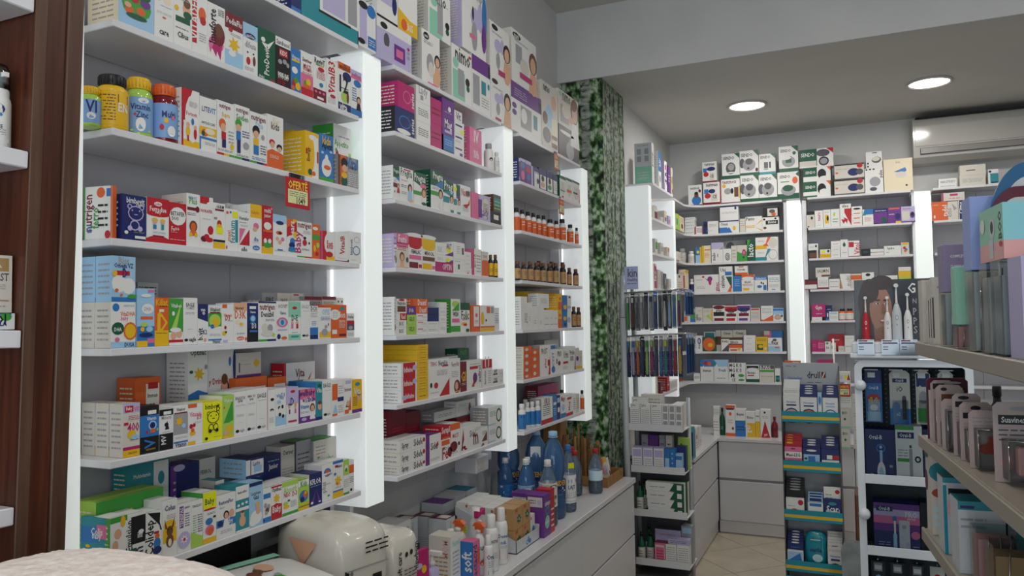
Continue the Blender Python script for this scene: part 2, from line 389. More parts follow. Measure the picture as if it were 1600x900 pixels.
# ------------------------------------------------------------ wall shelving
TOPS = [2.4698, 2.2431, 2.0128, 1.7814, 1.5524, 1.3216, 1.0842]
BACK = mat('grey_white_back_panel', 'b3b2b6', 0.5, 0, 0.3)
def bay_left(label, y0, y1, last):
    t = thing('wall_shelving', label, 'shelving', (0, 0, 0), 0, 'wall shelving bays')
    ya, yb = y0 - .045, y1 + .045; ym = y0 + (y1 - y0) * .62
    for a, b, dx in ((ya, ym, 0), (ym + .002, yb, .003)):
        m = MB(); m.box(WL + .002, a, .96, .092 + dx, b, 2.455, BACK); m.build('back_panel', t)
    for a, b in ((ya - .008, ya + .012), (yb - .012, yb + .02)):
        m = MB(); m.box(WL + .002, a - .0, .96, .148, b, 2.455, LAM); m.build('upright', t)
    for i, z in enumerate(TOPS):
        e1 = y1
        m = MB(); m.bbox(.096, y0, z - .016, .300, e1, z, LAM, .0015); m.build('shelf', t)
bay_left('white wall shelving bay beside the brown cabinet', 1.092, 1.958, False)
bay_left('white wall shelving bay in the middle, between two lit pilasters', 2.160, 3.017, False)
bay_left('white wall shelving bay beside the birch column', 3.218, 4.074, True)
def bay_corner():
    t = thing('wall_shelving', 'white corner shelving bay turning from the side wall to the back wall', 'shelving', (0, 0, 0), 0, 'wall shelving bays')
    m = MB(); m.box(.302, 4.95, .98, .312, 6.39, 2.46, BACK); m.build('back_panel', t)
    m = MB(); m.box(.312, 6.378, .98, .80, 6.392, 2.46, BACK); m.build('back_panel', t)
    m = MB(); m.box(.802, 6.378, .98, 1.215, 6.390, 2.46, BACK); m.build('back_panel', t)
    m = MB(); m.box(1.212, 6.22, .98, 1.232, 6.39, 2.478, LAM); m.build('upright', t)
    for z in (2.4945, 2.2607, 2.0287, 1.793, 1.5576, 1.3228, 1.0854):
        m = MB(); pts = [(.314, 4.962), (.500, 4.962), (.500, 5.56)]
        pts2 = [(.314, 5.69), (.480, 5.69), (.482, 6.02)]
        for k in range(7):
            q = math.pi / 2 * k / 6; pts2.append((.482 + .165 * (1 - math.cos(q)), 6.02 + .165 * math.sin(q)))
        pts2 += [(1.205, 6.185), (1.205, 6.376), (.314, 6.376)]
        for n_, pp in (('a', pts + [(.314, 5.56)]), ('b', pts2)):
            m = MB(); n0 = len(pp)
            top = [(x, y, z) for x, y in pp]; bot = [(x, y, z - .016) for x, y in pp]
            m.poly(top, LAM); m.poly(bot[::-1], LAM)
            for i in range(n0): j = (i + 1) % n0; m.poly([bot[i], bot[j], top[j], top[i]], LAM)
            m.build('shelf', t)
bay_corner()
def bay_back(label, x0, x1, tops):
    t = thing('wall_shelving', label, 'shelving', (0, 0, 0), 0, 'wall shelving bays')
    xm = x0 + (x1 - x0) * .33; xn = x0 + (x1 - x0) * .68
    for a, b, dy in ((x0 - .03, xm, 0), (xm + .002, xn, .002), (xn + .002, x1 + .02, 0)):
        m = MB(); m.box(a, 6.380 - dy, .98, b, 6.395, 2.47, BACK); m.build('back_panel', t)
    for a, b in ((x0 - .04, x0 - .012), (x1 + .004, x1 + .014)):
        m = MB(); m.box(a, 6.215, .98, b, 6.380, 2.478, LAM); m.build('upright', t)
    for z in tops:
        m = MB(); m.bbox(x0, 6.185, z - .016, x1, 6.376, z, LAM, .0015); m.build('shelf', t)
BT = (2.4945, 2.2607, 2.0287, 1.793, 1.5576, 1.3228, 1.0854)
bay_back('white wall shelving bay in the middle of the back wall', 1.388, 2.088, BT)
bay_back('white wall shelving bay under the air conditioner', 2.228, 3.10, BT)
# ------------------------------------------------------------ base cabinets and worktops
FRONT = mat('white_drawer_front', 'cfcfd2', 0.32, 0, 0.45)
DARK = mat('shadow_gap_black', '1c1c1e', 0.7)
WOODW = mat('white_worktop', 'd6d6d8', 0.18, 0, 0.5)
def counter_near():
    t = thing('base_cabinet', 'long white base cabinet with drawer fronts under the lit bays', 'cabinet')
    m = MB(); m.box(WL + .002, 1.06, 0, .528, 4.170, .684, mat('cabinet_carcass', 'a9a9ac', .6)); m.build('carcass', t)
    for y0, y1 in ((1.06, 1.65), (1.655, 2.20), (2.205, 3.305), (3.31, 4.168)):
        for z0, z1 in ((.10, .398), (.408, .672)):
            m = MB(); m.bbox(.528, y0, z0, .546, y1, z1, FRONT, .0015); m.build('drawer_front', t)
    m = MB(); m.box(.5275, 1.06, .398, .53, 4.168, .408, DARK); m.build('shadow_gap', t)
    m = MB(); m.bbox(WL + .002, 1.05, .686, .556, 4.175, .712, WOODW, .002); tag(m.build('worktop'), 'white worktop along the side wall holding bottles and packs', 'worktop')
counter_near()
def counter_far():
    t = thing('base_cabinet', 'white base cabinet with drawers running into the corner', 'cabinet')
    car = mat('cabinet_carcass', 'a9a9ac')
    m = MB(); m.box(.302, 4.90, 0, .715, 6.39, .664, car); m.build('carcass', t)
    for z0, z1 in ((.10, .398), (.412, .660)):
        m = MB(); m.bbox(.715, 4.90, z0, .733, 5.805, z1, FRONT, .0015); m.build('drawer_front', t)
    m = MB(); m.bbox(.70, 4.90, .012, .722, 5.83, .092, FRONT, .001); m.build('toe_kick', t)
    t = thing('base_cabinet', 'white base cabinet with wide drawers along the back wall', 'cabinet')
    m = MB(); m.box(.735, 5.835, 0, 3.2, 6.39, .664, car); m.build('carcass', t)
    for x0, x1 in ((.742, 1.66), (1.665, 2.5), (2.505, 3.2)):
        for z0, z1 in ((.10, .390), (.410, .676)):
            m = MB(); m.bbox(x0, 5.815, z0, x1, 5.834, z1, FRONT, .0015); m.build('drawer_front', t)
    m = MB(); m.bbox(.735, 5.826, .012, 3.2, 5.8345, .096, FRONT, .001); m.build('toe_kick', t)
    m = MB(); z0, z1 = .680, .700
    pp = [(.302, 4.895), (.742, 4.895), (.742, 5.802), (3.2, 5.802), (3.2, 6.388), (.302, 6.388)]
    a = [(x, y, z1) for x, y in pp]; b = [(x, y, z0) for x, y in pp]
    m.poly([a[0], a[1], a[2], a[5]], WOODW); m.poly([a[2], a[3], a[4], a[5]], WOODW); m.poly([b[5], b[2], b[1], b[0]], WOODW); m.poly([b[5], b[4], b[3], b[2]], WOODW)
    for i in range(6): j = (i + 1) % 6; m.poly([b[i], b[j], a[j], a[i]], WOODW)
    tag(m.build('worktop'), 'white corner worktop in front of the back wall shelves', 'worktop')
counter_far()
# ------------------------------------------------------------ ceiling lamps and air conditioner
def downlight(x, y, z, r, label, power):
    t = thing('downlight', label, 'ceiling lamp', (x, y, z), 0, 'recessed ceiling downlights')
    m = MB(); m.lathe([(r * 1.10, -.001), (r * 1.12, -.010), (r, -.012), (r * .97, -.002)], mat('lamp_trim_ring', 'c9c6c0', .4), n=32); m.build('trim_ring', t)
    m = MB(); m.lathe([(r * .985, -.004), (r * .985, -.003)], emit('lamp_diffuser', 'fff4e6', 9.0), n=32, smooth=False); m.build('diffuser', t)
    d = bpy.data.lights.new('downlight_light', 'AREA'); d.shape = 'DISK'; d.size = r * 1.8; d.energy = power; d.color = (1, .96, .91)
    o = bpy.data.objects.new('downlight_light', d); COL.objects.link(o); o.location = (x, y, z - .02)
downlight(1.055, 5.44, 3.06, .118, 'round glowing downlight above the blood pressure monitor cartons', 9)
downlight(2.166, 5.43, 3.06, .118, 'round glowing downlight in front of the air conditioner', 9)
for x in (1.3, 3.0):
    for y in (.2, 2.4): downlight(x, y, 3.5, .118, 'round downlight in the high ceiling %s the %s' % ('over' if y < 1 else 'beyond', 'aisle' if x < 2 else 'gondola'), 9)
def aircon():
    t = thing('air_conditioner', 'white wall mounted air conditioner with glossy curved front', 'air conditioner', (2.115, 6.395, 2.69))
    g = mat('glossy_white_plastic', 'b9b6b0', 0.12, 0, 0.5)
    prof = [(0, 0), (-.14, 0), (-.20, .035), (-.215, .10), (-.215, .26), (-.18, .315), (0, .315)]
    m = MB(); n = len(prof)
    for x in (0, .93):
        pts = [(x, y, z) for y, z in prof]; m.poly(pts if x else pts[::-1], g)
    for i in range(n - 1):
        (y0, z0), (y1, z1) = prof[i], prof[i + 1]; m.poly([(0, y0, z0), (.93, y0, z0), (.93, y1, z1), (0, y1, z1)], g)
    m.build('body', t)
    m = MB(); m.bbox(.012, -.220, .112, .918, -.2155, .255, g, .002); m.build('front_panel', t)
    m = MB(); m.box(.045, -.2175, .058, .90, -.2100, .098, mat('louver_grey', '8e8b86', .3)); m.box(.045, -.218, .055, .90, -.2122, .059, DARK); m.box(.043, -.218, .055, .046, -.2122, .100, DARK); m.box(.045, -.2178, .098, .9, -.2142, .1, DARK); m.build('louver', t)
    m = MB(); m.box(.02, -.19, .3152, .91, -.02, .33, DARK); m.build('air_inlet', t)
aircon()
GROUPS = [
 ('device boxes on the top ledge of the bay beside the brown cabinet', 'device_box', 'X', 0.293, ', top ledge, bay beside the brown cabinet'),
 ('cartons on the top shelf of the bay beside the brown cabinet', 'carton', 'X', 0.293, ', top shelf, bay beside the brown cabinet'),
 ('cartons on the second shelf of the bay beside the brown cabinet', 'carton', 'X', 0.293, ', second shelf, bay beside the brown cabinet'),
 ('cartons on the third shelf of the bay beside the brown cabinet', 'carton', 'X', 0.293, ', third shelf, bay beside the brown cabinet'),
 ('cartons on the fourth shelf of the bay beside the brown cabinet', 'carton', 'X', 0.293, ', fourth shelf, bay beside the brown cabinet'),
 ('cartons on the fifth shelf of the bay beside the brown cabinet', 'carton', 'X', 0.293, ', fifth shelf, bay beside the brown cabinet'),
 ('cartons on the bottom shelf of the bay beside the brown cabinet', 'carton', 'X', 0.293, ', bottom shelf, bay beside the brown cabinet'),
 ('device boxes on the top ledge of the middle lit bay', 'device_box', 'X', 0.293, ', top ledge, middle lit bay'),
 ('cartons on the second shelf of the middle lit bay', 'carton', 'X', 0.293, ', second shelf, middle lit bay'),
 ('cartons on the third shelf of the middle lit bay', 'carton', 'X', 0.293, ', third shelf, middle lit bay'),
 ('cartons on the fourth shelf of the middle lit bay', 'carton', 'X', 0.293, ', fourth shelf, middle lit bay'),
 ('cartons on the fifth shelf of the middle lit bay', 'carton', 'X', 0.293, ', fifth shelf, middle lit bay'),
 ('cartons on the sixth shelf of the middle lit bay', 'carton', 'X', 0.293, ', sixth shelf, middle lit bay'),
 ('cartons on the bottom shelf of the middle lit bay', 'carton', 'X', 0.293, ', bottom shelf, middle lit bay'),
 ('device boxes on the top ledge of the bay beside the birch column', 'device_box', 'X', 0.293, ', top ledge, bay beside the birch column'),
 ('cartons on the second shelf of the bay beside the birch column', 'carton', 'X', 0.293, ', second shelf, bay beside the birch column'),
 ('cartons on the fifth shelf of the bay beside the birch column', 'carton', 'X', 0.293, ', fifth shelf, bay beside the birch column'),
 ('cartons on the sixth shelf of the bay beside the birch column', 'carton', 'X', 0.293, ', sixth shelf, bay beside the birch column'),
 ('cartons on the bottom shelf of the bay beside the birch column', 'carton', 'X', 0.293, ', bottom shelf, bay beside the birch column'),
 ('device boxes on the top ledge of the 2.607 corner bay', 'device_box', 'X', 0.493, ', top ledge, 2.607 corner bay'),
 ('cartons on the second shelf of the 2.325 corner bay', 'medicine_box', 'X', 0.493, ', second shelf, 2.325 corner bay'),
 ('cartons on the third shelf of the 2.06 corner bay', 'medicine_box', 'X', 0.493, ', third shelf, 2.06 corner bay'),
 ('cartons on the fourth shelf of the 1.785 corner bay', 'medicine_box', 'X', 0.493, ', fourth shelf, 1.785 corner bay'),
 ('cartons on the sixth shelf of the 1.22 corner bay', 'medicine_box', 'X', 0.493, ', sixth shelf, 1.22 corner bay'),
 ('device boxes on the top ledge of the back wall bay by the corner', 'device_box', 'Y', 6.19, ', top ledge, back wall bay by the corner'),
 ('device boxes on the top ledge of the back wall middle bay', 'device_box', 'Y', 6.19, ', top ledge, back wall middle bay'),
 ('cartons on the second shelf of the back wall bay by the corner', 'medicine_box', 'Y', 6.19, ', second shelf, back wall bay by the corner'),
 ('cartons on the third shelf of the back wall bay by the corner', 'medicine_box', 'Y', 6.19, ', third shelf, back wall bay by the corner'),
 ('cartons on the fourth shelf of the back wall bay by the corner', 'medicine_box', 'Y', 6.19, ', fourth shelf, back wall bay by the corner'),
 ('cartons on the fifth shelf of the back wall bay by the corner', 'medicine_box', 'Y', 6.19, ', fifth shelf, back wall bay by the corner'),
 ('cartons on the sixth shelf of the back wall bay by the corner', 'medicine_box', 'Y', 6.19, ', sixth shelf, back wall bay by the corner'),
 ('cartons on the seventh shelf of the back wall bay by the corner', 'medicine_box', 'Y', 6.19, ', seventh shelf, back wall bay by the corner'),
 ('cartons on the second shelf of the back wall middle bay', 'medicine_box', 'Y', 6.19, ', second shelf, back wall middle bay'),
 ('cartons on the third shelf of the back wall middle bay', 'medicine_box', 'Y', 6.19, ', third shelf, back wall middle bay'),
 ('cartons on the fourth shelf of the back wall middle bay', 'medicine_box', 'Y', 6.19, ', fourth shelf, back wall middle bay'),
 ('cartons on the fifth shelf of the back wall middle bay', 'medicine_box', 'Y', 6.19, ', fifth shelf, back wall middle bay'),
 ('cartons on the sixth shelf of the back wall middle bay', 'medicine_box', 'Y', 6.19, ', sixth shelf, back wall middle bay'),
 ('cartons on the top ledge of the bay under the air conditioner', 'medicine_box', 'Y', 6.19, ', top ledge, bay under the air conditioner'),
 ('cartons on the second shelf of the bay under the air conditioner', 'medicine_box', 'Y', 6.19, ', second shelf, bay under the air conditioner'),
 ('cartons on the worktop of the back wall counter', 'medicine_box', 'Y', 5.93, ', worktop, back wall counter'),
]
ROWS = r"""
0;1.6544;2.4704;0.0403;0.1;0.1369;0.0;n|B b 0 0 1 .1;navy corner of a device carton+
0;1.6975;2.4704;0.2719;0.12;0.1833;0.0;t|B w .3 .25 1 1|B k .28 .22 .85 .26|B u .35 .3 .75 .9|B s .8 .3 .97 .95|L s .82 .35 .95 .7 6;teal and white device carton+
1;1.1101;2.2437;0.0898;0.095;0.1016;0.0;l|S c|E g .5 .5 .42 .3|E o .3 .35 .12 .1|E o .62 .4 .13 .09|E v .75 .6 .15 .1|E r .45 .62 .12 .08|E G .7 .75 .2 .1|E p .35 .75 .1 .06|E f .25 .45 .1 .06|E G .5 .25 .3 .06;pale blue carton with vegetables and fruit+
1;1.2016;2.2437;0.0517;0.08;0.1249;0.0;w|L s .1 .45 .9 .5 2|E s .2 .75 .15 .07|E c .65 .72 .2 .07|E o .5 .4 .1 .02|L b .3 .6 .9 .62 1|T k .5 .12 .5 care;white carton with pale beige seal print+
1;1.2541;2.2437;0.0523;0.08;0.1343;0.0;w|B G .1 .42 .9 .52|E f .7 .68 .22 .12|E B .72 .78 .2 .08|E G .75 .58 .24 .07|E y .15 .65 .12 .05|L k .1 .3 .8 .33 1|T k .5 .2 .6 Cibus|L s .1 .8 .8 .95 3;white carton with smiling woman and green band+
1;1.3073;2.2437;0.0464;0.07;0.1492;0.0;w|B r 0 .15 .3 1|V w .15 .55 .7 VITADEP|E o .65 .65 .25 .12|E r .7 .55 .2 .07|L s .45 .2 .9 .35 4;white carton with red upright lettering+
1;1.3545;2.2437;0.0544;0.07;0.1375;0.0;w|S w|E p .5 .3 .45 .14|A m .1 .3 .5 .06 .6 .32|A m .35 .3 .75 .03 .85 .32|A p .05 .25 .15 .1 .4 .35|E R .65 .47 .35 .2|E B .65 .55 .25 .13|V k .28 .6 .62 Imuforte|L k .6 .82 .95 .95 4;white carton with purple coneflower+
1;1.4099;2.2437;0.0606;0.07;0.1351;0.0;w|B R 0 .7 1 1|B l 0 0 1 .3|F y .5 .42 .35|E w .4 .25 .2 .06|T w .5 .85 .85 PediaFlu|E r .3 .68 .12 .04|L s .3 .58 .9 .64 2;maroon topped carton with yellow hand+
1;1.4714;2.2437;0.0518;0.065;0.1295;0.0;w|B l 0 .7 1 1|E n .5 .76 .36 .06|T w .5 .76 .55 sanOne|T s .5 .58 .75 difesa|E r .35 .25 .14 .08|E B .75 .28 .1 .1|E k .3 .42 .05 .02|E k .7 .42 .05 .02|L s .1 .05 .7 .13 3;white carton with light blue top+
1;1.5244;2.2437;0.0651;0.065;0.1365;0.0;G|S G|V w .5 .42 .62 ProDevita|E w .3 .78 .12 .05|A w .2 .72 .5 .6 .5 .72|A w .5 .7 .95 .85 .6 .62|T w .2 .04 .3 drops|B r .7 .02 .95 .05;dark green carton with white leaping figure+
1;1.5903;2.2437;0.0605;0.065;0.1333;0.0;k|B w 0 .82 1 1|T k .5 .9 .85 Sambucol|B r .25 .62 .8 .78|T w .52 .7 .45 KIDS|E s .3 .5 .14 .05|E s .6 .53 .14 .05|E s .8 .48 .1 .05|T w .5 .24 .7 IMMUNE|T w .5 .19 .7 SUPPORT|L r .1 .03 .65 .15 3;black carton with white cap panel+
1;1.6516;2.2437;0.0414;0.06;0.1217;0.0;b|E w .4 .5 .3 .08|T w .5 .8 .8 Vitarex|B y .1 .7 .9 .75|E r .3 .2 .2 .09|E y .7 .15 .25 .1|E g .5 .28 .2 .08|E o .2 .08 .2 .05;blue carton with a heap of fruit+
1;1.6941;2.2437;0.0523;0.06;0.1263;0.0;w|B p 0 0 1 .5|B r 0 0 1 .18|E g .4 .28 .2 .08|E y .6 .33 .2 .08|E o .5 .22 .3 .05|T R .5 .82 .75 Sauriver|T r .5 .68 .6 MULTI|T r .5 .61 .7 VITAMIN|L r .1 .5 .9 .55 2;white to coral carton with green fruits+
1;1.7475;2.2437;0.0586;0.06;0.1304;0.0;w|B R 0 0 1 .27|B w .3 .05 .8 .1|E p .2 .2 .1 .03|E p .5 .2 .1 .03|E p .8 .2 .1 .03|T k .5 .9 .8 RevivT|B g .2 .8 .5 .83|B y .5 .8 .8 .83|E r .6 .73 .25 .05|L r .25 .5 .9 .68 5|E b .6 .38 .15 .05;white carton with crimson foot panel+
1;1.8082;2.2437;0.0538;0.06;0.1399;0.0;w|V r .45 .62 .7 VitalB3|E r .55 .22 .25 .04|A r .1 .3 .4 .32 .3 .36|L s .1 .05 .8 .18 4;white carton with slanted red script+
1;1.8636;2.2437;0.0625;0.06;0.1474;0.0;w|B o 0 .85 1 1|T k .5 .92 .85 wellkid|E n .7 .74 .35 .1|B n 0 0 1 .16|T w .4 .08 .6 vita|E i .5 .3 .28 .12|E f .65 .36 .12 .06|E B .75 .3 .1 .12|T k .45 .56 .7 12|L k .1 .45 .8 .5 1;orange topped carton with two children+
1;1.9274;2.2437;0.0564;0.06;0.1428;0.0;w|B u 0 .82 1 1|B p 0 .8 1 .86|T m .5 .9 .85 wellteen|E b .6 .72 .35 .08|B b 0 0 1 .15|P .7 .35 .18 k k|L b .1 .3 .5 .62 6;lilac topped carton with smiling teenager+
2;1.2769;2.0134;0.0527;0.04;0.1362;0.0;w|S w|B r 0 .45 .25 1|A r 0 1 .6 1 0 .3|A r 0 .5 .12 .4 .05 .1|B r 0 0 .1 .5|B y .1 0 1 .12|E w .6 .5 .42 .42|T r .55 .58 .6 Fortevit|E y .35 .27 .12 .09|E f .35 .38 .1 .05|B r .3 .1 .4 .2|E r .75 .25 .09 .1|E f .75 .36 .08 .04|E b .6 .45 .08 .06|L s .4 .7 .85 .8 4;red and white carton with two cartoon children+
2;1.3304;2.0134;0.0525;0.07;0.1302;0.0;w|S s|T n .35 .78 .45 LITE|T b .75 .78 .4 VIT|B y 0 .3 1 .45|E o .3 .34 .2 .07|E c .6 .38 .3 .06|E G .2 .32 .1 .05|B b 0 .22 1 .26|B b 0 .02 .07 .26|L s .3 .12 .9 .18 2|L k .1 .5 .9 .55 2;white carton with pasta photo and blue frame+
2;1.3843;2.0134;0.0567;0.07;0.135;0.0;w|K G|B r 0 0 .4 .05|B y .4 0 .7 .05|B g .7 0 1 .05|T R .45 .9 .65 nutrigen|T y .5 .75 .45 Supra|E o .3 .58 .2 .1|E f .35 .52 .15 .08|B r .25 .3 .5 .44|B n .28 .15 .5 .3|L s .65 .25 .95 .5 4|E y .85 .2 .1 .06|L k .05 .08 .9 .12 2;white children syrup carton with boy in orange hair+
2;1.4421;2.0134;0.052;0.07;0.1387;0.0;w|K b|B g 0 0 .5 .05|B n .5 0 1 .05|T R .5 .9 .8 nutrigen|T g .5 .78 .8 Sevilen|E g .25 .66 .22 .08|E f .25 .58 .18 .07|B b .1 .35 .4 .52|B n .15 .12 .38 .36|E s .75 .28 .2 .07|L n .5 .42 .95 .56 3|L k .1 .06 .9 .1 2;white children syrup carton with boy in green cap+
2;1.4955;2.0134;0.0612;0.07;0.134;0.0;w|K v|B g 0 0 .4 .05|B n .4 0 .8 .05|B r .8 0 1 .05|T R .5 .88 .85 nutrigen|T l .55 .77 .45 Dha|E k .35 .65 .22 .1|E f .35 .58 .16 .07|B y .2 .36 .5 .5|B b .2 .18 .5 .36|E s .75 .55 .1 .05|L n .6 .2 .95 .4 4|L b .1 .07 .9 .14 2;white children syrup carton with boy in black hair+
2;1.5577;2.0134;0.0626;0.065;0.1424;0.0;w|B o 0 0 1 .3|A o 0 .3 1 .3 .3 .36|T B .5 .8 .5 kids|E r .3 .48 .18 .06|E f .32 .44 .13 .06|E k .75 .42 .18 .06|E f .75 .38 .13 .05|L w .15 .18 .7 .25 3|T c .55 .9 .4 Fer;orange footed carton with two cartoon heads+
2;1.711;2.0134;0.0603;0.095;0.1321;0.0;y|S y|B w .5 0 .95 .9|E y .5 .5 .18 .35|E w .55 .88 .3 .06|E G .35 .12 .15 .07|E o .6 .1 .15 .05|B r .05 .5 .15 .62|B r .85 .35 .95 .6|V B .25 .5 .3 Energy;bright yellow carton with white wavy stripe+
2;1.7736;2.0134;0.0655;0.044;0.1385;0.0;b|B g 0 0 1 .08|E w .5 .3 .35 .2|E o .55 .3 .25 .05|E w .5 .5 .12 .08|T y .5 .87 .6 kids|T k .55 .74 .75 Apetit|E l .2 .6 .1 .03|E l .8 .65 .1 .03;sky blue carton with white rabbit+
2;1.9007;2.0134;0.0893;0.08;0.2019;0.047;w|S g|B i .85 .1 1 .6|T g .45 .7 .8 Appetito|E r .2 .55 .08 .05|E g .15 .6 .05 .03|E i .75 .5 .12 .05|L s .3 .8 .9 .85 1|B i .7 0 1 .3;tall green sided carton with apple print+
2;1.8598;2.0134;0.1041;0.044;0.0933;0.0;s|B B 0 0 .12 1|B o .12 0 .42 1|E k .3 .75 .16 .18|E f .32 .58 .12 .12|E G .3 .15 .15 .2|E y .3 .35 .14 .1|T k .7 .65 .4 JUNIOR|L w .5 .05 .95 .5 7|T b .68 .82 .55 Vital;short grey carton with cartoon boy strip+
2;1.7813;2.0134;0.0519;0.06;0.16;0.105;y|S y|B g .1 .02 .4 .12;plain yellow carton behind the striped one+
3;1.1225;1.782;0.0601;0.085;0.0969;0.0;n|S n|T w .55 .88 .75 bimbovit|T w .75 .8 .35 Ferro|E u .3 .74 .1 .06|E u .8 .74 .1 .06|E n .3 .74 .06 .035|E n .8 .74 .06 .035|E u .55 .6 .33 .17|E n .55 .6 .29 .145|E u .4 .66 .03 .02|E u .7 .66 .03 .02|E u .55 .57 .08 .01|E u .5 .33 .2 .12|E n .5 .33 .16 .09|E u .3 .26 .1 .06|E u .72 .26 .1 .06|E w .15 .16 .08 .04|L s .45 .16 .9 .2 2|B w .5 .04 .95 .1;navy carton with line drawn bear+
3;1.1839;1.782;0.0587;0.07;0.0988;0.0;w|B r 0 .62 1 1|E r .5 .63 .5 .05|E w .5 .87 .18 .05|T r .5 .87 .25 active|T w .5 .75 .75 Ferrodue|T w .5 .68 .25 baby|E y .35 .5 .14 .05|E f .35 .46 .1 .05|B b .27 .3 .42 .4|E y .7 .5 .12 .04|E f .7 .46 .09 .04|B t .64 .3 .76 .42|L s .25 .2 .85 .25 2|E r .5 .02 .6 .13|B R .25 .13 .75 .16;red and white carton with two small children+
3;1.2434;1.782;0.0482;0.07;0.0956;0.0;r|E w .5 .68 .48 .22|T k .5 .74 .8 BETAFER|T k .35 .62 .4 DUO|T w .35 .37 .45 Fe++|L w .1 .28 .5 .3 1|L w .05 .1 .9 .13 1;red carton with white oval+
3;1.2924;1.782;0.0389;0.08;0.1232;0.0;w|S W|T b .45 .92 .6 FERROS|T g .5 .86 .6 Plus|B R .05 .68 .75 .74|E R .82 .71 .16 .06|L n .05 .58 .7 .64 2|E B .5 .38 .3 .11|E o .5 .37 .2 .08|E o .5 .25 .28 .05|E y .3 .22 .12 .04|E y .7 .22 .12 .04;white carton with cartoon lion+
3;1.3321;1.782;0.0401;0.08;0.1214;0.0;w|B r 0 .86 .7 1|E w .9 .86 .4 .06|T r .5 .72 .9 NORAFER|E r .8 .35 .22 .09|E R .3 .17 .25 .06|E r .7 .16 .3 .05|E r .5 .22 .2 .05|L s .2 .55 .8 .58 1;white carton with red cherries+
3;1.373;1.782;0.0374;0.07;0.1117;0.0;w|T k .5 .92 .8 PHARM|B R .15 .83 .9 .87|B y 0 0 1 .14|B k 0 .15 1 .2|E r .5 .55 .2 .08|E y .5 .45 .25 .1|B yy .25 .33 .8 .47|T k .2 .66 .25 KID;white carton with fluorescent price sticker+
3;1.4115;1.782;0.0417;0.07;0.1026;0.0;w|V t .55 .45 .55 ferrum|V o .28 .35 .25 maxi|B t .78 .2 1 .75|B yy .55 .8 1 .95|E o .15 .9 .1 .04|E b .4 .92 .08 .03|E r .1 .06 .05 .05;white carton with teal upright lettering+
3;1.4541;1.782;0.0415;0.07;0.1;0.0;w|T k .5 .84 .8 Hemafer|A r .1 .16 .95 .16 .95 .58|A p .1 .2 .1 .58 .6 .58|L k .1 .72 .7 .75 1|T k .5 .06 .5 o8o|L s .2 .63 .8 .68 2;white carton with red slanted block+
3;1.4964;1.782;0.0409;0.07;0.125;0.0;w|B y 0 .72 1 1|T o .45 .82 .7 babyfer|E p .5 .55 .25 .07|E f .4 .48 .2 .05|T b .5 .28 .4 dha|E b .5 .1 .32 .05|T w .5 .1 .4 sanOne|L p .2 .2 .8 .22 1;yellow topped white carton+
3;1.5382;1.782;0.041;0.07;0.1273;0.0;r|B y 0 0 1 .15|E g .5 .2 .4 .08|E w .3 .27 .15 .05|E w .7 .27 .15 .05|T w .5 .78 .6 junior|E w .5 .58 .35 .08|B o .1 .45 .9 .5|E p .85 .95 .1 .03|T w .5 .9 .6 multi;red carton with green and yellow foot+
3;1.5804;1.782;0.0518;0.07;0.1088;0.0;w|B l 0 .8 1 1|E n .5 .8 .3 .05|E o .45 .55 .25 .05|E k .5 .55 .12 .03|E f .3 .4 .13 .05|E p .7 .4 .13 .05|E f .5 .32 .13 .05|B b .3 .12 .7 .15|L b .1 .1 .9 .12 1;white carton with blue top and faces+
3;1.6334;1.782;0.0412;0.07;0.103;0.0;w|B o 0 .55 1 1|B y .6 .5 1 1|A r 0 .5 1 .95 1 .7|A r 0 .5 0 .75 1 .95|V w .5 .72 .45 bears|E b .55 .4 .25 .1|E n .5 .3 .3 .08|E b .5 .2 .35 .06|E t .5 .15 .4 .03;orange topped carton with blue gem heap+
3;1.6757;1.782;0.0633;0.065;0.1007;0.0;w|K G|B g 0 0 .5 .04|B r .5 0 1 .04|T R .5 .88 .9 nutrigen|V m .1 .42 .6 Baby|E r .5 .42 .15 .09|E k .5 .55 .1 .04|E k .8 .42 .05 .04|L k .3 .2 .8 .26 2|L s .4 .66 .9 .76 3;white carton with ladybird print+
3;1.7401;1.782;0.0347;0.065;0.0988;0.0;o|B g 0 .55 1 .7|E w .4 .88 .35 .05|E y .3 .3 .15 .1|E i .7 .4 .2 .08|E r .6 .15 .2 .06;narrow orange carton with green band+
3;1.7864;1.782;0.0561;0.065;0.0851;0.0;w|S p|B r 0 0 .35 1|B y .3 0 1 .15|E w .55 .58 .42 .38|E r .55 .2 .3 .1|T r .6 .58 .5 Fort|T r .6 .5 .5 kids;white oval carton with strawberries+
3;1.8437;1.782;0.0678;0.06;0.0871;0.0;w|B R 0 0 .9 .03|V r .55 .58 .65 VitalB|A r .3 .25 .5 .28 .4 .33|L s .2 .1 .8 .13 1|B k .9 0 1 .08;white carton with slanted maroon script+
3;1.9128;1.782;0.0622;0.06;0.0959;0.0;w|V n .2 .5 .5 bimbovit|E u .65 .75 .25 .1|E w .65 .75 .2 .08|E b .6 .4 .3 .15|E w .6 .4 .24 .12|L s .15 .07 .6 .1 1;white carton with violet bear outline+
3;1.5034;1.782;0.0808;0.06;0.1341;0.085;w|K y|L s .05 .6 .95 .95 6;white carton with yellow top behind others+
4;1.0973;1.553;0.0592;0.048;0.096;0.0;w|S W|B l 0 0 1 .13|E b .2 .88 .14 .09|T o .68 .74 .6 VitaDHA|T p .55 .63 .3 baby|E G .28 .42 .25 .14|T w .28 .4 .3 DHA|E o .78 .36 .28 .2|E y .78 .36 .22 .16|E p .25 .18 .1 .05|T n .75 .06 .4 DUSA|L b .5 .9 .95 .94 2;white carton with smiling orange and green splash+
4;1.0973;1.553;0.0592;0.048;0.096;0.05;w|S W|B l 0 0 1 .13|L s .1 .3 .9 .9 9;white carton tucked directly behind the smiling orange one+
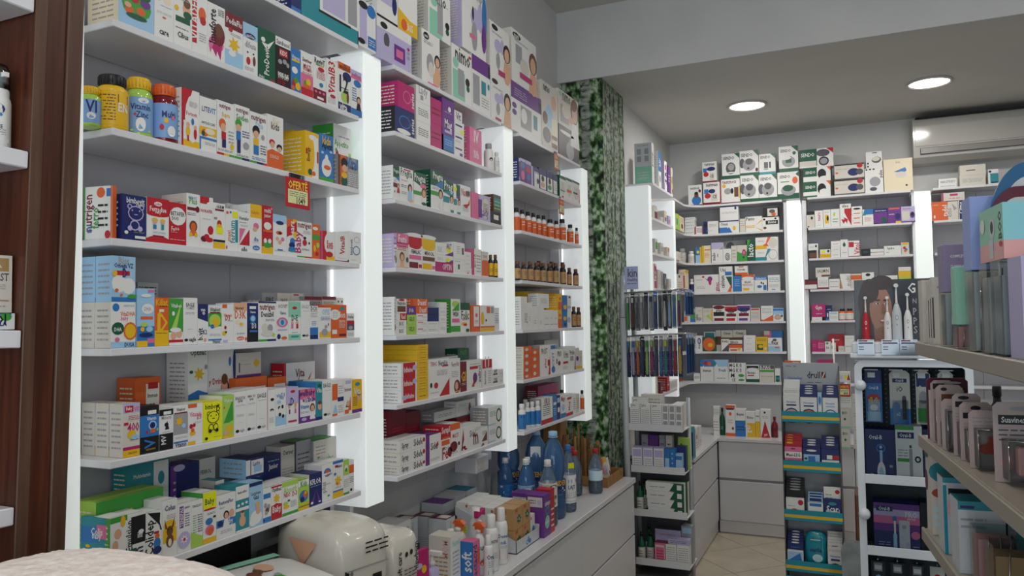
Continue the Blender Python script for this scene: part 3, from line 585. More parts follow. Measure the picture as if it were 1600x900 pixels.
4;1.0973;1.553;0.0592;0.048;0.096;0.1;w|S W|B l 0 0 1 .13;white carton deepest in the lower rank+
4;1.0987;1.6494;0.0571;0.048;0.0962;0.0;l|S l|B b 0 0 1 .1|E w .3 .4 .3 .2|E w .7 .35 .3 .18|T s .5 .9 .45 Biss|T n .5 .78 .8 Omega VZ|B r .2 .58 .75 .68|T n .55 .63 .22 D|E y .12 .62 .1 .07|E o .2 .25 .08 .04|E o .4 .15 .06 .03|E g .85 .12 .2 .05;pale blue carton with red ribbon and letter+
4;1.0987;1.6494;0.0571;0.048;0.0962;0.05;l|S l|B b 0 0 1 .1|L n .1 .3 .9 .9 9;pale blue carton directly behind the ribbon one+
4;1.0987;1.6494;0.0571;0.048;0.0962;0.1;l|S l|B b 0 0 1 .1;pale blue carton deepest in the upper rank+
4;1.1604;1.553;0.0447;0.06;0.1259;0.0;l|B b 0 0 1 .35|B y 0 0 .6 .1|B p .6 .06 1 .14|E w .6 .65 .35 .09|T s .6 .65 .4 DHA|B o .2 .47 .9 .52|E i .4 .38 .2 .04|E y .3 .3 .12 .04|E l .7 .3 .2 .05|E n .5 .2 .4 .04|B p .6 .94 .95 .98|E w .5 .88 .3 .03;pale blue ocean carton with yellow foot+
4;1.2058;1.553;0.0374;0.06;0.1072;0.0;o|B y 0 0 1 .32|T y .5 .9 .85 Killat|T y .55 .48 .75 D|B y .25 .32 .4 .7|B c .3 .7 .65 .76|L B .1 .25 .9 .28 1|L k .3 .8 .9 .84 1;orange and yellow carton with big letter+
4;1.2441;1.553;0.0392;0.06;0.1055;0.0;g|B w 0 0 1 .28|B r 0 .06 1 .12|A i .1 .3 .9 .95 .5 .3|E w .3 .68 .1 .05|E f .3 .2 .2 .08|E f .7 .25 .22 .1|E w .45 .33 .4 .05|T w .5 .85 .75 Vitabon;green carton with two baby faces+
4;1.2841;1.553;0.0406;0.06;0.1085;0.0;w|S w|T k .5 .85 .6 EAGLE|T s .5 .78 .6 COMED|L s .15 .64 .85 .7 2|L s .3 .32 .6 .34 1|E k .2 .1 .14 .03|T k .65 .1 .5 eagle;plain white carton with dark bird mark+
4;1.3258;1.553;0.0313;0.06;0.0943;0.0;w|A n 0 .65 0 1 1 1|A n 0 .65 1 1 1 .55|V k .25 .25 .3 b.vit|T n .7 .3 .4 K2|E f .7 .1 .15 .05|V w .5 .8 .15 oil;white carton with navy diagonal top+
4;1.3579;1.553;0.0414;0.06;0.0909;0.0;w|B g 0 .45 1 .8|E i .5 .6 .45 .18|F y .55 .55 .38|E b .3 .45 .15 .06|B b 0 .08 1 .12|T n .6 .05 .6 Vitamin|B R .1 .8 .9 .83|L s .1 .2 .9 .26 2|T G .5 .9 .8 Vitabiot;white carton with yellow hand on green+
4;1.4001;1.553;0.0386;0.06;0.0944;0.0;w|B o .05 .9 .45 1|T o .5 .72 .7 Vitamin|T r .5 .65 .4 D3|E y .2 .25 .18 .06|E r .3 .4 .1 .05|E k .35 .28 .08 .03|B u .1 .02 .5 .08|L s .5 .55 .9 .6 1;white carton with orange corner and bee+
4;1.4395;1.553;0.0453;0.06;0.0989;0.0;w|B f 0 .8 1 1|T o .5 .7 .85 D3K|E c .3 .52 .22 .06|E c .6 .45 .22 .06|E y .55 .46 .12 .04|E o .5 .1 .28 .05|T w .5 .1 .4 sanOne|E o .9 .08 .08 .05|L k .2 .2 .8 .24 2|T B .4 .87 .6 Nanomed;white carton with peach top and almond shapes+
4;1.4857;1.553;0.0383;0.06;0.0987;0.0;n|B k 0 0 1 .35|B w .2 .85 .8 .92|T w .5 .77 .5 Vitamin|E b .5 .6 .3 .1|E l .5 .6 .2 .07|E t .5 .48 .25 .03|B b .2 .25 .9 .3|T w .6 .41 .4 D3;dark blue starry carton+
4;1.525;1.553;0.0657;0.06;0.1034;0.0;w|K G|B g 0 0 .5 .05|B n .5 0 1 .05|B n 0 .96 1 1|T R .5 .84 .85 nutrigen|T k .5 .68 .7 Denizbil|L n .4 .5 .9 .57 2|E W .35 .35 .18 .1|E s .65 .33 .15 .1|E W .5 .2 .35 .08|E i .85 .15 .08 .05;white carton with pale cartoon cattle+
4;1.5915;1.553;0.0466;0.06;0.1053;0.0;w|T R .55 .87 .8 OCUVIT|T n .55 .7 .5 Vision|E p .5 .46 .48 .13|E l .5 .46 .3 .09|E b .5 .46 .14 .07|B u .1 .25 .9 .29|E n .2 .1 .15 .07|E o .65 .06 .25 .04;white carton with a large blue eye+
4;1.6392;1.553;0.0503;0.06;0.1043;0.0;w|B j 0 .6 1 1|B j 0 0 1 .15|E r .5 .84 .2 .04|T G .5 .58 .5 D-E|E f .3 .45 .1 .05|B p .22 .3 .38 .42|E f .7 .45 .1 .05|B r .62 .3 .78 .42|B t .2 .07 .8 .11|L t .25 .18 .75 .22 1;mint carton with two waving figures+
4;1.6906;1.553;0.0376;0.06;0.1078;0.0;w|T s .5 .85 .8 EAGLE|L s .2 .72 .9 .75 1|L s .3 .3 .7 .31 1|E k .3 .1 .18 .03|T k .65 .1 .4 eagle;plain white carton with dark bird mark beside mint carton, fourth shelf, bay by brown cabinet
4;1.7292;1.553;0.0349;0.05;0.0939;0.0;w|B n 0 0 1 .12|B b 0 .12 1 .35|T k .5 .92 .8 DCO|L s .1 .65 .9 .85 4|L b .2 .4 .8 .55 3;narrow white carton with blue foot+
4;1.7652;1.553;0.0579;0.045;0.0897;0.0;w|B y .1 .03 1 .22|E s .5 .2 .25 .12|E s .6 .38 .12 .06|E k .8 .45 .04 .05|T l .6 .86 .6 OPIS|L b .2 .58 .9 .72 3;small white carton with coffee pot+
4;1.8246;1.553;0.0741;0.055;0.0986;0.0;o|S o|E w .25 .7 .35 .16|L s .1 .6 .5 .8 4|E t .7 .88 .14 .06|T w .65 .7 .5 Bion|L w .5 .3 .9 .55 6|B R .5 .05 .95 .12|B w .05 .12 .35 .25;orange carton with white splash+
4;1.9002;1.553;0.0372;0.04;0.0733;0.0;w|B d 0 .3 1 .55|B r 0 .55 1 .7|E s .5 .4 .3 .08|T R .5 .85 .8 OroFer|L s .1 .05 .9 .2 3;tiny white carton with dark photo strip+
4;1.2238;1.553;0.0555;0.06;0.144;0.075;s|L k .05 .8 .9 .95 3;grey carton behind the ocean one+
4;1.6479;1.553;0.0605;0.06;0.1326;0.1;s|T k .5 .84 .5 FIRE|T k .5 .74 .5 EAGLE;grey backed carton with dark words, second rank+
4;1.7097;1.553;0.0554;0.06;0.1333;0.1;W|T k .5 .84 .5 EAGLE;off white carton with one dark word, second rank+
4;1.7665;1.553;0.0567;0.06;0.1339;0.1;W|T k .5 .8 .6 EAGLE3|B r .2 .95 .6 .98;off white carton with faint red line, second rank+
4;1.8033;1.553;0.08;0.02;0.1248;0.08;s|L R .1 .8 .9 .88 2|B R 0 .92 1 1;grey carton with red lines, second rank+
4;1.8849;1.553;0.0676;0.05;0.1265;0.08;W|L R .1 .8 .9 .88 2|B R 0 .92 1 1;pale carton with red lines, second rank+
4;1.9541;1.553;0.0359;0.05;0.124;0.08;W|E n .3 .9 .1 .03|E n .8 .9 .1 .03;pale carton with two dots, second rank+
5;1.1276;1.3222;0.0413;0.041;0.1118;0.0;W|S W|B u 0 .82 1 1|B y 0 0 1 .13|B m 0 .13 1 .19|B r .1 .84 .6 .96|T w .35 .9 .35 Baby|T p .8 .9 .3 vit|T m .6 .55 .7 400|B r .05 .6 .3 .65|E y .5 .42 .25 .08|E l .7 .36 .25 .05|L m .3 .68 .95 .78 3|L k .4 .3 .9 .33 1|L k .3 .05 .8 .09 2;pink and yellow carton with printed number+
5;1.1276;1.3222;0.0413;0.041;0.1118;0.043;W|S W|B u 0 .82 1 1|B y 0 0 1 .13|B m 0 .13 1 .19;pink and yellow carton, middle one of three deep+
5;1.1276;1.3222;0.0413;0.041;0.1118;0.086;W|S W|B u 0 .82 1 1|B y 0 0 1 .13|B m 0 .13 1 .19;pink and yellow carton, third one of three deep+
5;1.1699;1.3222;0.0482;0.07;0.1018;0.0;k|B b 0 .35 1 .8|B w .4 .82 .85 .9|T w .6 .73 .5 Vitamin|E l .65 .58 .22 .1|E n .65 .58 .15 .07|B o .52 .42 .8 .5|E r .35 .45 .06 .04|E i .9 .48 .05 .03|V b .5 .2 .2 V|L y .3 .06 .8 .1 2;black and blue carton with glowing drop+
5;1.219;1.3222;0.0375;0.07;0.0894;0.0;w|B k 0 0 1 .4|B k 0 .85 1 1|B w .3 .87 .85 .95|T s .5 .8 .7 Mineral|A k .4 .5 .7 .5 .55 .72|E k .5 .62 .15 .05|V w .3 .25 .22 MV|L s .2 .42 .8 .46 1;white and black carton with small figure+
5;1.2574;1.3222;0.0403;0.07;0.0943;0.0;w|B s 0 .3 1 .8|B R .05 .8 .95 .83|T G .5 .9 .6 Vitabiot|F y .4 .62 .3|E l .7 .5 .15 .06|B b 0 .1 1 .14|T n .5 .06 .8 Vitamin|L s .1 .2 .9 .26 2;white carton with yellow hand on grey+
5;1.2985;1.3222;0.0429;0.07;0.0935;0.0;w|B o 0 .9 .6 1|B y 0 0 .5 .08|T p .5 .74 .8 Vitamin|T r .75 .66 .3 D3|E y .3 .28 .2 .06|E r .2 .45 .12 .06|E r .4 .47 .1 .05|E o .3 .35 .12 .05|L s .4 .5 .9 .56 2;white carton with bee and red hearts+
5;1.3422;1.3222;0.0591;0.075;0.0926;0.0;yy|S yy|T k .5 .88 .75 bimbovit|T k .8 .8 .2 D|E k .3 .7 .1 .06|E k .78 .7 .1 .06|E yy .3 .7 .07 .04|E yy .78 .7 .07 .04|E k .53 .6 .32 .16|E yy .53 .6 .28 .14|E k .4 .64 .03 .02|E k .68 .64 .03 .02|E k .53 .57 .08 .012|E k .4 .34 .13 .1|E k .65 .34 .13 .1|E yy .4 .34 .1 .075|E yy .65 .34 .1 .075|E k .35 .26 .09 .05|E k .7 .26 .09 .05|E k .15 .08 .08 .04|L k .55 .08 .9 .1 1;bright yellow carton with black line bear+
5;1.4023;1.3222;0.0377;0.075;0.1025;0.0;i|S w|A g .1 .35 .6 .35 .9 .9|A g .5 .35 .9 .9 .95 .4|E y .6 .2 .3 .1|E f .3 .12 .2 .07|T w .5 .88 .75 Vitabon|B y 0 0 1 .06|E o .15 .72 .06 .03;green and yellow carton with baby faces+
5;1.4411;1.3222;0.041;0.085;0.1081;0.0;w|T k .5 .85 .8 EAGLE D3|T k .5 .78 .4 Spray|L s .15 .66 .9 .7 2|L s .2 .42 .8 .48 3|L s .3 .28 .7 .29 1|E k .25 .1 .15 .035|T s .65 .1 .4 eagle;white carton with bird mark, first of trio+
5;1.4829;1.3222;0.0339;0.085;0.1094;0.0;w|T k .5 .85 .8 NMAC D3|T k .5 .78 .4 Spray|L s .15 .66 .9 .7 2|L s .2 .4 .8 .46 3|E k .25 .1 .18 .035|T s .65 .1 .4 eagle;white carton with bird mark, second of trio+
5;1.5178;1.3222;0.0391;0.085;0.1108;0.0;w|S w|T k .5 .82 .8 EAGLE|L s .15 .7 .9 .73 1|L s .3 .28 .7 .3 1|E k .25 .1 .18 .035|T s .65 .1 .4 eagle;white carton with bird mark, third of trio+
5;1.5593;1.3222;0.0277;0.05;0.1022;0.0;w|S p|E k .6 .75 .25 .04|E k .55 .48 .25 .04|E w .55 .46 .15 .02|L s .2 .15 .8 .3 5;narrow white carton with two dark discs+
5;1.5879;1.3222;0.0407;0.06;0.1038;0.0;w|T b .5 .82 .8 vitalD3|T b .6 .74 .4 baby|B l 0 .05 1 .3|E k .35 .5 .12 .05|E w .5 .42 .25 .1|E k .65 .52 .1 .05|E k .4 .33 .12 .05|E k .7 .28 .1 .05|E l .3 .65 .2 .05;white carton with panda on ice+
5;1.6297;1.3222;0.0481;0.06;0.103;0.0;u|B w 0 0 1 .55|E r .55 .88 .2 .04|T n .5 .62 .3 D|E B .25 .52 .1 .06|E f .25 .48 .09 .05|B v .2 .3 .32 .42|E y .75 .52 .1 .06|E f .75 .48 .09 .05|B p .68 .3 .82 .42|B m .15 .08 .85 .13;lavender carton with two children+
5;1.679;1.3222;0.0728;0.06;0.0922;0.0;w|B p 0 .72 1 1|A p 0 .72 1 .6 1 .75|B v 0 0 .09 1|B v 0 0 1 .18|T n .5 .86 .9 wellbaby|E v .6 .66 .38 .07|T w .55 .66 .5 Vit D|P .8 .4 .14 B w|T b .35 .48 .5 Vitamin|L b .1 .28 .6 .34 2|E u .3 .1 .15 .05;pink and purple carton with smiling baby+
5;1.7533;1.3222;0.0279;0.07;0.1073;0.0;t|S b|E G .6 .9 .3 .05|B n 0 0 1 .08|E f .6 .35 .3 .1|E B .6 .45 .3 .05|T w .5 .78 .8 Vita;narrow teal carton with baby photo+
5;1.7832;1.3222;0.0405;0.07;0.1113;0.0;w|T k .5 .85 .8 EAGLE|L s .15 .7 .9 .73 1|E k .3 .1 .2 .035|T s .65 .1 .4 eagle;plain white carton with bird mark beside teal one+
5;1.8249;1.3222;0.0569;0.06;0.1061;0.0;w|B o .05 .45 .5 .9|B n .5 .4 1 .52|L s .55 .6 .95 .85 4|A l .1 .1 .5 .1 .3 .35|B o .05 .02 .45 .08|L s .55 .08 .95 .3 4;white carton with orange and blue blocks+
5;1.8831;1.3222;0.0401;0.06;0.1063;0.0;w|B u .2 .85 .9 .95|T B .5 .7 .8 Immun|A o .5 .1 .9 .1 .8 .5|A B .2 .2 .6 .2 .5 .4|B o .1 .02 .6 .13|E f .5 .3 .2 .08;white carton with orange figure and violet tab+
5;1.9244;1.3222;0.0505;0.06;0.1002;0.0;y|E t .55 .86 .25 .06|B v 0 0 1 .1|E f .7 .45 .22 .1|E B .7 .55 .2 .04|T w .5 .65 .7 Vita|L B .1 .2 .5 .5 5;golden carton with purple foot+
5;1.2597;1.3222;0.0705;0.06;0.1536;0.125;o|S o|B w .42 .05 .95 .9|B r .5 .82 .9 .92|T k .68 .72 .4 Immun|E n .6 .5 .1 .1|E r .72 .5 .1 .1|L s .47 .1 .9 .35 4;orange carton with white label at the back+
5;1.4047;1.3222;0.0627;0.075;0.2103;0.115;w|S w|B b 0 .02 1 .48|A b 0 .48 1 .48 .5 .53|T k .5 .97 .8 Optibac|F y .55 .72 .3|E G .15 .75 .1 .02|E s .9 .8 .08 .03|T w .5 .32 .9 Babies|L w .1 .38 .9 .42 1;white and blue carton with yellow flower at the back, fifth shelf, bay by brown cabinet
5;1.4781;1.3222;0.0935;0.06;0.2087;0.125;w|B o 0 0 1 .22|A o 0 .25 1 .2 1 .5|T r .3 .6 .55 y Drink|E n .62 .45 .17 .2|E f .6 .5 .12 .16|E B .6 .63 .12 .07|E b .8 .85 .05 .06|E n .97 .8 .06 .2;orange and white drink carton with toddler+
5;1.5735;1.4538;0.0922;0.05;0.066;0.12;W|B v 0 0 1 .1|E y .8 .55 .12 .15|L r .15 .5 .6 .54 1|L s .15 .65 .4 .7 2|B k .08 .2 .12 .6;pale carton with small sun at the back+
5;1.5483;1.3222;0.1181;0.023;0.1311;0.1;o|B w .62 .1 .95 .8|L r .7 .5 .9 .7 2;flat orange carton under pale sun carton+
5;1.6689;1.3222;0.0761;0.07;0.1237;0.1;o|S B|B w .35 .1 .95 .85|B r .5 .6 .9 .75|L s .4 .15 .9 .4 3;orange carton with white label, mid shelf at the back, fifth shelf, bay by brown cabinet
5;1.7716;1.3222;0.1394;0.05;0.1584;0.13;w|S r|B r 0 0 .06 1|T r .5 .35 .85 D2+K2|A R .2 .1 .5 .8 .35 .2|A r .5 .1 .9 .8 .6 .5|T R .5 .8 .3 Vita|E o .85 .35 .1 .2;white carton with slanted red lettering at the back+
5;1.779;1.3222;0.0634;0.045;0.1064;0.075;b|B s 0 .8 1 1|L l .1 .6 .9 .8 3;blue carton behind the pink purple one+
6;1.0994;1.0848;0.0398;0.05;0.1186;0.0;w|S g|B g 0 .9 1 1|E f .45 .7 .22 .09|E f .3 .5 .18 .1|E y .75 .9 .15 .1|E y .6 .1 .3 .12|E i .2 .12 .2 .06;white carton with green edge and baby feet+
6;1.14;1.0848;0.0447;0.058;0.1154;0.0;w|B k .2 .45 1 .95|V k .1 .5 .8 san Emulsion|E w .75 .65 .15 .04|T w .7 .6 .3 inf|B G .2 .15 .5 .38|T w .35 .27 .25 va|V k .75 .2 .35 pen|B k .2 .1 1 .13;white and black carton with upright lettering+
6;1.1855;1.0848;0.0415;0.058;0.1086;0.0;w|A k .1 1 .9 .95 .85 .7|A k .7 .95 1 .6 .9 .6|V k .3 .5 .7 Colidep|E b .7 .35 .22 .12|E n .7 .22 .28 .08|E o .7 .5 .15 .05|B r .5 .55 .8 .6;white carton with black lettering and blue bear+
6;1.228;1.0848;0.0404;0.058;0.1251;0.0;w|S w|B y .05 .25 .95 .5|E y .5 .55 .42 .1|A B .2 .5 .35 .5 .15 .68|A B .6 .5 .75 .5 .85 .7|E B .5 .45 .22 .09|E B .5 .28 .25 .12|E c .5 .25 .12 .07|T n .5 .86 .7 Colus|L s .3 .66 .9 .75 3|E k .4 .48 .04 .02|E k .6 .48 .04 .02;white and yellow carton with kangaroo+
6;1.2693;1.0848;0.038;0.058;0.1081;0.0;w|B v .15 .5 .45 .95|V w .3 .72 .4 TENISPAS|T n .72 .9 .4 junior|L n .55 .5 .9 .8 6|E u .5 .24 .48 .18|F w .5 .25 .3|F m .5 .25 .15;white carton with magenta star+
6;1.3081;1.0848;0.0342;0.06;0.1073;0.0;w|T k .5 .88 .8 TENSILAST|L g .15 .3 .45 .7 8|L k .55 .3 .95 .7 8|B i 0 0 1 .22|A i 0 .2 1 .2 0 .35;white carton with green foot and fine lines+
6;1.3432;1.0848;0.0403;0.07;0.1181;0.0;w|B yy 0 .68 1 1|S g|B y 0 0 1 .1|T G .5 .8 .7 Baby|E r .5 .66 .5 .02|E b .45 .42 .28 .07|E p .5 .25 .35 .1|E o .55 .22 .22 .08|L n .3 .55 .9 .6 2|B k .75 .47 .95 .51;lime topped carton with duckling+
6;1.3843;1.0848;0.0614;0.07;0.1025;0.0;w|B b 0 .25 1 .42|E n .2 .34 .14 .07|T n .5 .82 .75 RestoraFlor|P .5 .5 .14 k w|E f .78 .52 .14 .1|T w .65 .33 .4 baby|L n .15 .68 .4 .72 2|L s .2 .1 .8 .18 2;white carton with blue band and mother+
6;1.4465;1.0848;0.0443;0.07;0.1117;0.0;t|B w 0 .7 1 1|B w 0 .45 1 .52|T k .5 .86 .7 RestoraFlor|E f .5 .22 .25 .12|E f .5 .38 .15 .07|E w .2 .58 .1 .03|E w .5 .6 .1 .03|E w .8 .61 .1 .03|B w 0 0 1 .04|E B .5 .43 .13 .03;white topped teal carton with baby+
6;1.4921;1.0848;0.0479;0.07;0.1112;0.0;l|T k .5 .75 .7 Lactobase|T k .5 .66 .4 Gas|E w .5 .2 .45 .16|E w .3 .12 .3 .1|E f .6 .45 .14 .08|E f .65 .34 .18 .08|E y .6 .5 .13 .04|B n 0 .92 .95 1;light blue carton with baby on cloud+
6;1.5412;1.0848;0.0292;0.07;0.0866;0.0;w|B b .05 .7 .95 .85|B b 0 0 1 .15|E s .3 .5 .2 .08|E s .7 .45 .2 .08|E B .5 .35 .25 .08|E s .4 .28 .2 .06|B n 0 .05 .2 .1;white carton with blue label and mice+
6;1.5713;1.0848;0.0407;0.065;0.087;0.0;w|B r 0 0 1 .42|A r 0 .42 1 .42 .5 .47|B r 0 .95 1 1|T k .5 .87 .85 Optibac|F y .5 .62 .35|T w .5 .28 .8 Baby|L w .1 .2 .9 .22 1;white and red carton with yellow flower+
6;1.6132;1.0848;0.0631;0.065;0.0894;0.0;w|B i 0 .85 1 1|B g 0 0 1 .08|T i .5 .74 .85 Absorb|T r .3 .6 .4 NEO|T r .78 .58 .3 D-3|E i .2 .35 .15 .06|E G .4 .42 .08 .03|E y .25 .25 .2 .05|L s .5 .2 .9 .4 4;white and pale green carton with small plant+
6;1.6776;1.0848;0.0445;0.065;0.08;0.0;i|B w 0 .8 1 1|B y 0 0 1 .2|E b .5 .45 .42 .2|E n .35 .35 .2 .1|E o .65 .5 .2 .12|T g .5 .88 .6 Kids|E y .65 .55 .1 .05|B g 0 .1 1 .14;green carton with round cartoon window+
6;1.7232;1.0848;0.0554;0.07;0.0896;0.0;n|S W|T w .5 .74 .85 KFLOR|L l .1 .58 .9 .62 1|A v .1 .05 .3 .05 .55 .5|A v .7 .05 .9 .05 .55 .5|E w .2 .1 .1 .04|E w .8 .08 .1 .02;navy carton with large violet letter+
6;1.7798;1.0848;0.0477;0.065;0.1042;0.0;w|E b .5 .78 .35 .12|E o .5 .76 .25 .09|B w .1 .72 .9 .77|T b .7 .72 .5 probio|L G .3 .45 .8 .48 2|E g .6 .14 .1 .03|V s .2 .4 .3 plus;white carton with round orange logo+
6;1.8287;1.0848;0.0484;0.065;0.1075;0.0;w|B b 0 .92 1 1|B y 0 0 1 .16|B b 0 .16 1 .2|B r .2 .82 .5 .88|T n .6 .84 .6 Vitabiot|F y .5 .45 .38|E o .4 .38 .1 .04|E b .2 .65 .12 .04|L s .2 .25 .8 .3 2;white carton with yellow hand and gold foot+
6;1.8784;1.0848;0.028;0.065;0.1035;0.0;w|B i 0 .55 1 1|E w .5 .75 .3 .1|E g .5 .7 .2 .06|L s .1 .2 .9 .45 5|B g 0 0 1 .06;narrow white and lime carton+
6;1.9073;1.0848;0.0238;0.065;0.0976;0.0;w|B o 0 .6 1 .85|L n .1 .3 .9 .5 4|B k .2 .05 .6 .13;narrow white carton with orange band+
6;1.1124;1.0848;0.1703;0.068;0.143;0.06;g|S i|L G .1 .2 .9 .5 2|E y .5 .6 .05 .2|K i|T w .25 .5 .2 baby;long green carton lying on its side+
6;1.2431;1.0848;0.1178;0.05;0.1982;0.13;t|B w .62 .2 .98 .95|T w .35 .82 .4 Multivitamin|E o .55 .62 .12 .06|E f .6 .52 .08 .12|E f .58 .3 .12 .15|B y .4 .15 .6 .25|L t .68 .3 .92 .45 5|E t .8 .75 .08 .08;dark teal carton with baby and white label+
6;1.3648;1.0848;0.0893;0.05;0.1689;0.13;v|S n|B n .2 0 1 1|E u .3 .95 .2 .05|L u .1 .3 .18 .8 5;dark purple carton at the back+
6;1.4562;1.0848;0.051;0.05;0.1702;0.13;W|T k .4 .8 .7 FERROL|B d .1 .35 .9 .6|T w .5 .47 .6 IMMUNAL;off white carton with grey label at the back+
6;1.5276;1.1965;0.0643;0.09;0.0498;0.045;n|S l|B w .3 .15 1 .9|B l .45 .25 .9 .6|T n .6 .72 .4 Lacto|B w 0 .15 .25 .95;lying light blue carton with navy end, on top+
6;1.4555;1.0848;0.0277;0.053;0.1194;0.075;w|K t|L s .1 .3 .9 .9 6|S W;white carton with teal lid, first of three+
6;1.4842;1.0848;0.0385;0.053;0.1056;0.075;w|K t|L s .1 .3 .9 .9 6|S W;white carton with teal lid, second of three+
6;1.669;1.0848;0.0754;0.06;0.1413;0.12;n|S b|T w .6 .75 .5 Junior|E g .65 .3 .25 .2|E i .6 .25 .15 .1|E y .8 .35 .08 .06|L l .3 .85 .9 .9 1;dark navy carton with green apple at the back+
6;1.7514;1.0848;0.0588;0.055;0.1546;0.125;W|T k .55 .88 .7 Dariser|L s .1 .2 .9 .6 8;tall off white carton with dark heading at the back, bottom shelf, bay by brown cabinet
6;1.8112;1.0848;0.0663;0.06;0.1613;0.12;s|K g|S d|T k .7 .06 .6 Tib|L d .1 .3 .9 .8 6;tall grey carton with green lid, first of two+
6;1.8785;1.0848;0.1115;0.07;0.1534;0.11;W|K g|S s|T g .5 .6 .7 Trimulac|T k .5 .48 .3 Tib|L s .1 .7 .5 .9 3;tall pale carton with green lid, second of two+
7;1.9659;2.475;0.0986;0.11;0.1529;0.0;w|B b .55 .05 1 .3|B u .1 .1 .5 .9|E b .75 .85 .25 .14|E k .3 .9 .25 .08|E k .2 .12 .2 .06|L w .6 .1 .95 .25 3;white device carton with round blue seal+
7;2.0698;2.4704;0.2155;0.13;0.1377;0.0;u|B w 0 .75 1 1|E k .2 .85 .1 .08|E d .27 .52 .08 .18|E u .27 .3 .14 .08|B v .48 .15 .8 .55|B p .54 .25 .74 .45|E m .9 .6 .04 .04|E s .9 .5 .04 .04|E s .9 .38 .04 .05;pale lilac camera carton+
7;2.0715;2.6086;0.1249;0.12;0.1137;0.0;w|B k 0 0 1 .07|B u .2 .5 .8 1|E n .85 .6 .12 .3;white carton with black foot line, upper one+
7;2.2008;2.6086;0.1262;0.12;0.1664;0.0;w|B y 0 0 1 .3|A y 0 .3 .6 .3 0 .45|E o .3 .15 .15 .12|T w .6 .15 .3 365;white and yellow carton, upper one+
7;2.3558;2.4704;0.132;0.13;0.1949;0.0;w|S W|E k .25 .9 .16 .07|T w .25 .9 .2 mark|E s .45 .4 .2 .2|E W .5 .3 .15 .15|P .85 .5 .16 k f|E f .8 .15 .2 .15|B p .3 0 .8 .04|L s .1 .75 .6 .82 2;white pump carton with dark haired mother+
7;2.4052;2.6659;0.1683;0.13;0.1802;0.0;w|S W|B j .05 0 .6 .55|B s .4 .1 .65 .75|T k .5 .85 .6 nimo|E j .25 .72 .14 .1|E k .85 .38 .1 .08|E G .85 .25 .08 .07|L s .3 .75 .9 .78 1;white and mint carton on its twin, upper one+
7;2.5802;2.4704;0.1698;0.13;0.2149;0.0;w|S W|B j .05 .02 .65 .55|B s .3 .1 .6 .6|T k .55 .85 .75 nimo|E j .2 .68 .14 .1|E k .78 .42 .11 .08|E G .8 .3 .08 .06|L s .4 .75 .95 .78 1|B r .85 .9 .97 .95;white and mint carton with dark heading+
7;2.7531;2.4704;0.1711;0.12;0.2268;0.0;w|B v 0 .72 1 1|B k .9 .72 1 .95|B s .05 .1 .4 .65|B t .5 .35 .75 .6|L s .5 .1 .9 .3 4|E t .9 .55 .06 .06;white bottle carton with plum top panel+
7;2.671;2.6977;0.2179;0.12;0.3087;0.0;w|S u|E k .2 .88 .15 .06|T w .2 .88 .2 mark|E u .55 .5 .2 .15|E u .75 .55 .12 .2|E k .45 .55 .04 .1|E s .5 .25 .12 .2|B p .3 .2 .55 .26|E b .93 .6 .1 .3|E v .9 .3 .1 .2|T s .6 .8 .5 pump;large white pump carton with violet swirl, upper one+
7;2.9271;2.6564;0.2036;0.11;0.2452;0.0;w|S W|E k .25 .92 .16 .05|E u .4 .62 .18 .12|E u .62 .65 .1 .14|E s .4 .35 .1 .15|P .85 .55 .18 k f|E f .85 .15 .15 .15|B m .4 .1 .75 .2|L s .1 .8 .6 .84 2;white pump carton with mother, standing on another+
7;2.933;2.4704;0.1971;0.11;0.1855;0.0;w|E k .2 .92 .16 .06|E u .35 .55 .18 .12|E u .55 .6 .1 .14|E s .35 .3 .1 .15|P .85 .55 .18 k f|E f .85 .15 .15 .15|B m .2 .02 .5 .08|L s .1 .75 .6 .8 2;white pump carton with mother, under another+
8;2.1959;2.335;0.1037;0.1;0.0914;0.0;m|S m|E p .55 .5 .25 .25|E m .55 .5 .21 .21|V w .9 .45 .6 series;magenta carton on top of a navy one+
8;2.1747;2.2437;0.1255;0.1;0.0909;0.0;n|S k|E b .5 .5 .3 .25|E n .5 .5 .26 .21|V w .9 .45 .6 series|E w .45 .12 .35 .1;navy carton under a magenta one+
8;2.3133;2.3883;0.1;0.1;0.0576;0.0;w|S W|T s .5 .7 .6 Lady|B s .3 .15 .5 .45;white carton, topmost of a stack of three+
8;2.3121;2.317;0.1008;0.1;0.0708;0.0;w|S W|L k .15 .3 .85 .7 4|K W;white carton, middle of a stack of three+
8;2.313;2.2437;0.0985;0.1;0.0728;0.0;w|S W|L k .15 .3 .85 .7 4;white carton, lowest of a stack of three+
8;2.4158;2.3325;0.081;0.09;0.0943;0.0;m|L R .1 .3 .9 .7 2;crimson carton, topmost of its pair+
8;2.414;2.2437;0.0808;0.09;0.0883;0.0;m|L R .1 .3 .9 .7 2;crimson carton, lowest of its pair+
8;2.5025;2.3759;0.0938;0.09;0.0736;0.0;v|E w .6 .5 .12 .14|L u .2 .25 .8 .35 1;violet carton, topmost of its pair+
8;2.5009;2.3079;0.0944;0.09;0.0675;0.0;v|B u .2 .15 .8 .3|T w .5 .6 .6 Mag;violet carton, lowest of its pair+
8;2.5092;2.2437;0.0808;0.09;0.0638;0.0;b|S k|L l .15 .4 .85 .8 3|B n 0 0 1 .1;blue carton under two violet ones+
8;2.5984;2.3836;0.0636;0.08;0.0402;0.0;w|T n .5 .5 .6 Vit;white carton with violet stripe, topmost of four+
8;2.5976;2.3354;0.0797;0.08;0.0477;0.0;w|B n .1 .6 .8 .75|B yy .65 .05 .95 .4;white carton with yellow spot, second of four+
8;2.5963;2.2898;0.0797;0.08;0.0451;0.0;w|B n .1 .6 .8 .75|L s .1 .2 .7 .4 2;white carton with violet stripe, third of four+
